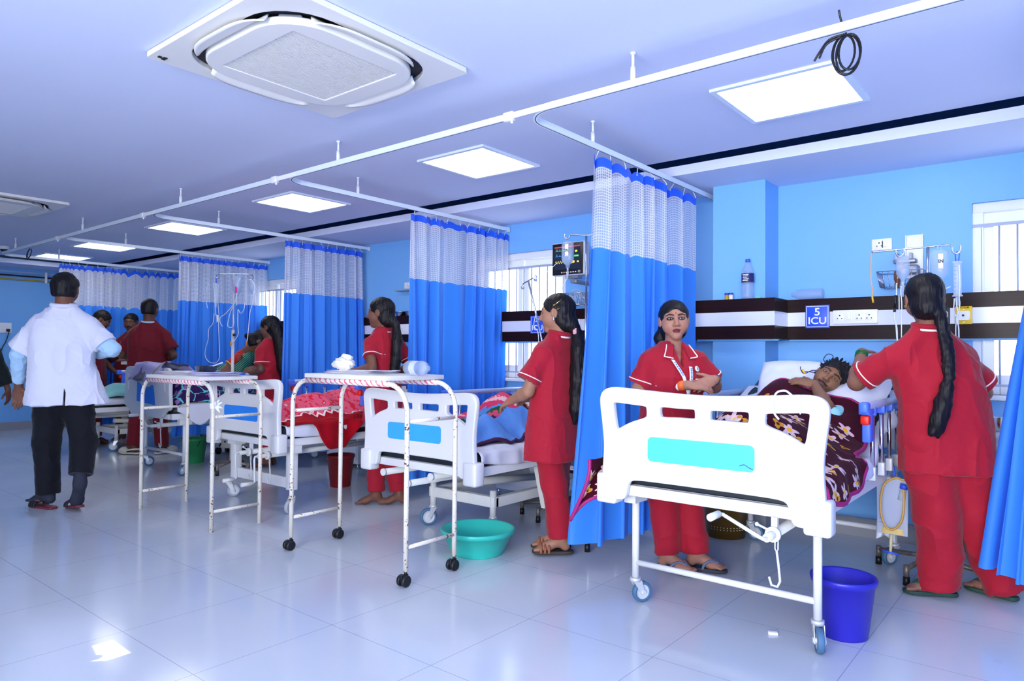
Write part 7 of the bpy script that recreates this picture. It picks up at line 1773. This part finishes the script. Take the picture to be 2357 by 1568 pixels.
MB().cyl((.045, -.015, -.17), (.055, -.015, -.11), .018, .016, n=16).build('measure_chamber', M_FROSTY, o); MB().cyl((.055, -.015, -.11), (.06, -.015, -.085), .019, n=16).build('blue_cap', M_BLUEP, o)
MB().cyl((-.005, 0, -.36), (-.01, 0, -.47), .0085, .007, n=10).build('drain_tube', mat('pale_tube', rgb(210, 200, 160), .3), o); MB().tube([(-.045, -.004, -.452), (.03, -.004, -.460)], .006, 8).build('drain_clamp', M_BLUEP, o)
MB().tube(spline([(-.03, 0, -.05), (-.02, .0, .0), (-.03, .0, .05), (.0, .0, .02), (.01, 0, -.05)], 6), .006, 8).build('hanger_hook', M_BLUEP, o)
o = MB()
def wc(u, v): return ((u - .5) * (.035 + .06 * v), .012 * sin(9 * u + 3 * v), -.36 * v + .02 * v * sin(4 * u))
o = o.grid(wc, 20, 24).build('white_cloth', M_SHEET, None, solid=.004); o.location = (-.81, 4.20, .58); o.rotation_euler = (0, 0, .5); tag(o, 'white cloth strip hanging beside the urine bag', 'cloth')
o = MB().tube(spline([(.03, 0, .0), (.02, -.03, .02), (0, -.03, .03), (-.03, -.032, .02), (-.045, -.03, -.02), (-.04, -.03, -.06), (-.02, -.034, -.085)], 6), .0042, 8).tube(spline([(.05, .02, -.03), (.055, -.015, .012), (.06, -.032, .0), (.062, -.034, -.06)], 6), .0028, 6).build('tied_tube', M_TUBE); o.location = (-.905, 2.86, 1.034); tag(o, 'clear tube tied round the top bar of the nearest footboard', 'tube')
o = MB().tube(spline([(-1.135, 4.30, 1.10), (-1.20, 4.28, 1.12), (-1.25, 4.27, 1.10), (-1.27, 4.27, 1.12), (-1.275, 4.28, 1.14)], 7), .0028, 6).tube(spline([(-1.25, 4.27, 1.112), (-1.18, 4.30, 1.11), (-1.13, 4.36, 1.14), (-1.12, 4.38, 1.20), (-1.15, 4.38, 1.215), (-1.17, 4.37, 1.18), (-1.13, 4.38, 1.15), (-1.09, 4.40, 1.145)], 7), .0026, 6).build('ecg_lead', mat('navy_lead', rgb(34, 34, 96), .4)); MB().cyl((-1.262, 4.265, 1.125), (-1.245, 4.265, 1.10), .006, n=10).build('yellow_clip', mat('yellow_end', rgb(236, 190, 40), .5), o); tag(o, 'dark looping ECG lead on the pillow beside the patient', 'lead')
o = MB().box(-.045, -.03, 0, .045, .03, .035, 0, .006).build('mattress_corner', M_MATT); bpy.data.objects.remove(o)

# ================================================================== bedside lockers
M_LOCK = mat('locker_white', rgb(222, 228, 240), .4)
def locker(lab, x, y, w, d, h):
    t = thing('bedside_locker', lab, 'bedside locker', (x, y, 0), group='white bedside lockers')
    MB().box(-w, -d, .06, w, d, h - .03, 0, .004).build('body', M_LOCK, t); MB().box(-w - .02, -d - .02, h - .03, w + .02, d + .02, h, 0, .006).build('top', M_PLAST, t)
    MB().box(-w + .02, -d - .008, h * .55, w - .02, -d, h - .06, 0, .003).build('drawer', M_LOCK, t); MB().box(-w + .02, -d - .008, .1, w - .02, -d, h * .52, 0, .003).build('door', M_LOCK, t)
    for sx in (-1, 1):
        for sy in (-1, 1): MB().cyl((sx * (w - .02), sy * (d - .02), 0), (sx * (w - .02), sy * (d - .02), .07), .012, n=10).build('leg', M_STEEL, t)
    return t
locker('white bedside locker under the right window', -.19, 4.72, .19, .2, .80)
locker('white bedside locker under the middle window with medicine boxes', -3.52, 4.74, .34, .19, .80)
locker('white bedside locker behind the bed with the red blanket', -5.98, 4.76, .26, .2, .80)
o = MB().lathe([(.035, 0), (.04, .003), (.041, .075), (.043, .078), (.038, .074), (0, .006)], n=26, cap1=False).build('steel_tumbler', M_STEEL); o.location = (-.36, 4.62, .80); tag(o, 'steel tumbler on the locker under the right window', 'tumbler')
t = thing('syrup_bottle', 'red bottle with orange label on the locker under the right window', 'bottle', (-.285, 4.58, .80))
MB().lathe([(.026, 0), (.028, .004), (.028, .095), (.02, .115), (.011, .125), (.011, .14)], n=22).build('body', mat('red_syrup', rgb(200, 30, 30), .15), t); MB().lathe([(.0287, .03), (.0287, .08)], n=22, cap0=False, cap1=False).build('label', mat('orange_label', rgb(240, 150, 60), .6), t); MB().lathe([(.0125, .135), (.0125, .16), (.011, .162)], n=16).build('cap', M_BLACK, t)
rnd = random.Random(21)
for i in range(9):
    w, d, h = rnd.uniform(.03, .06), rnd.uniform(.02, .035), rnd.uniform(.025, .055)
    o = MB().box(-w, -d, 0, w, d, h, 0, .002).build('medicine_box', mat('box_tone_%d' % (i % 4), [rgb(232, 232, 240), rgb(206, 216, 238), rgb(236, 220, 214), rgb(190, 206, 232)][i % 4], .6)); o.location = (-3.80 + .068 * i + rnd.uniform(-.01, .01), 4.62 + rnd.uniform(0, .16), .80); o.rotation_euler = (0, 0, rnd.uniform(-.5, .5))
    tag(o, 'small medicine carton among others on the locker under the middle window', 'box', 'medicine cartons under the middle window')

# ================================================================== ceiling cables, camera, end wall pipes
def cable_coil(lab, x, y, z, R, n, m, tail):
    rnd = random.Random(int(R * 1000)); P = []
    for k in range(n * 24):
        a = 2 * pi * k / 24; q = R * (1 + .12 * sin(k * .13)); P.append((x + .55 * q * sin(a) + .012 * sin(k * .05), y + .35 * q * sin(a + .8), z - R * 1.15 + q * 1.15 * cos(a)))
    b = MB().tube(P, .0042, 6)
    for q in tail: b.tube(spline(q, 6), .004, 6)
    o = b.build('cable_coil', m); return tag(o, lab, 'cable coil', 'coiled cables at the curtain track')
cable_coil('loose coil of black cable hanging at the track beside the nearest light', -.645, 2.70, 2.372, .065, 4, M_BLACK, [[(-.645, 2.70, 2.37), (-.66, 2.69, 2.42), (-.665, 2.68, 2.455)], [(-.65, 2.70, 2.37), (-.70, 2.69, 2.36), (-.73, 2.68, 2.32), (-.75, 2.68, 2.29)], [(-.66, 2.70, 2.365), (-.71, 2.69, 2.345), (-.735, 2.69, 2.30)]])
cable_coil('small black cable coil hanging at the far end of the track', -9.24, 2.67, 2.35, .045, 3, M_BLACK, [[(-9.24, 2.67, 2.35), (-9.23, 2.67, 2.38)]])
t = thing('cctv_camera', 'white dome security camera on the ceiling near the end wall', 'security camera', (-10.6, 2.79, ZC))
MB().lathe([(.055, 0), (.055, -.03), (.05, -.04)], n=24).build('housing', M_PLAST, t); MB().ell((0, 0, -.04), (.042, .042, .035), nu=18, nv=12).build('lens_dome', M_BLACK, t)
for lab, z, r, c in (('white pipe highest on the end wall', 2.375, .012, rgb(190, 200, 226)), ('black pipe in the middle of the three on the end wall', 2.32, .013, rgb(30, 30, 40)), ('yellow ochre pipe lowest on the end wall', 2.262, .013, rgb(176, 150, 60))):
    o = MB().cyl((XL + .03, 2.2, z), (XL + .03, 4.9, z), r, n=10).build('wall_pipe', mat('pipe_%d' % int(z * 1000), c, .4)); tag(o, lab, 'pipe', 'pipes along the end wall')
o = MB().box(XL, 3.79, 2.235, XL + .05, 3.82, 2.40).build('pipe_clamp', M_PLAST); tag(o, 'white bracket holding the three pipes on the end wall', 'bracket')
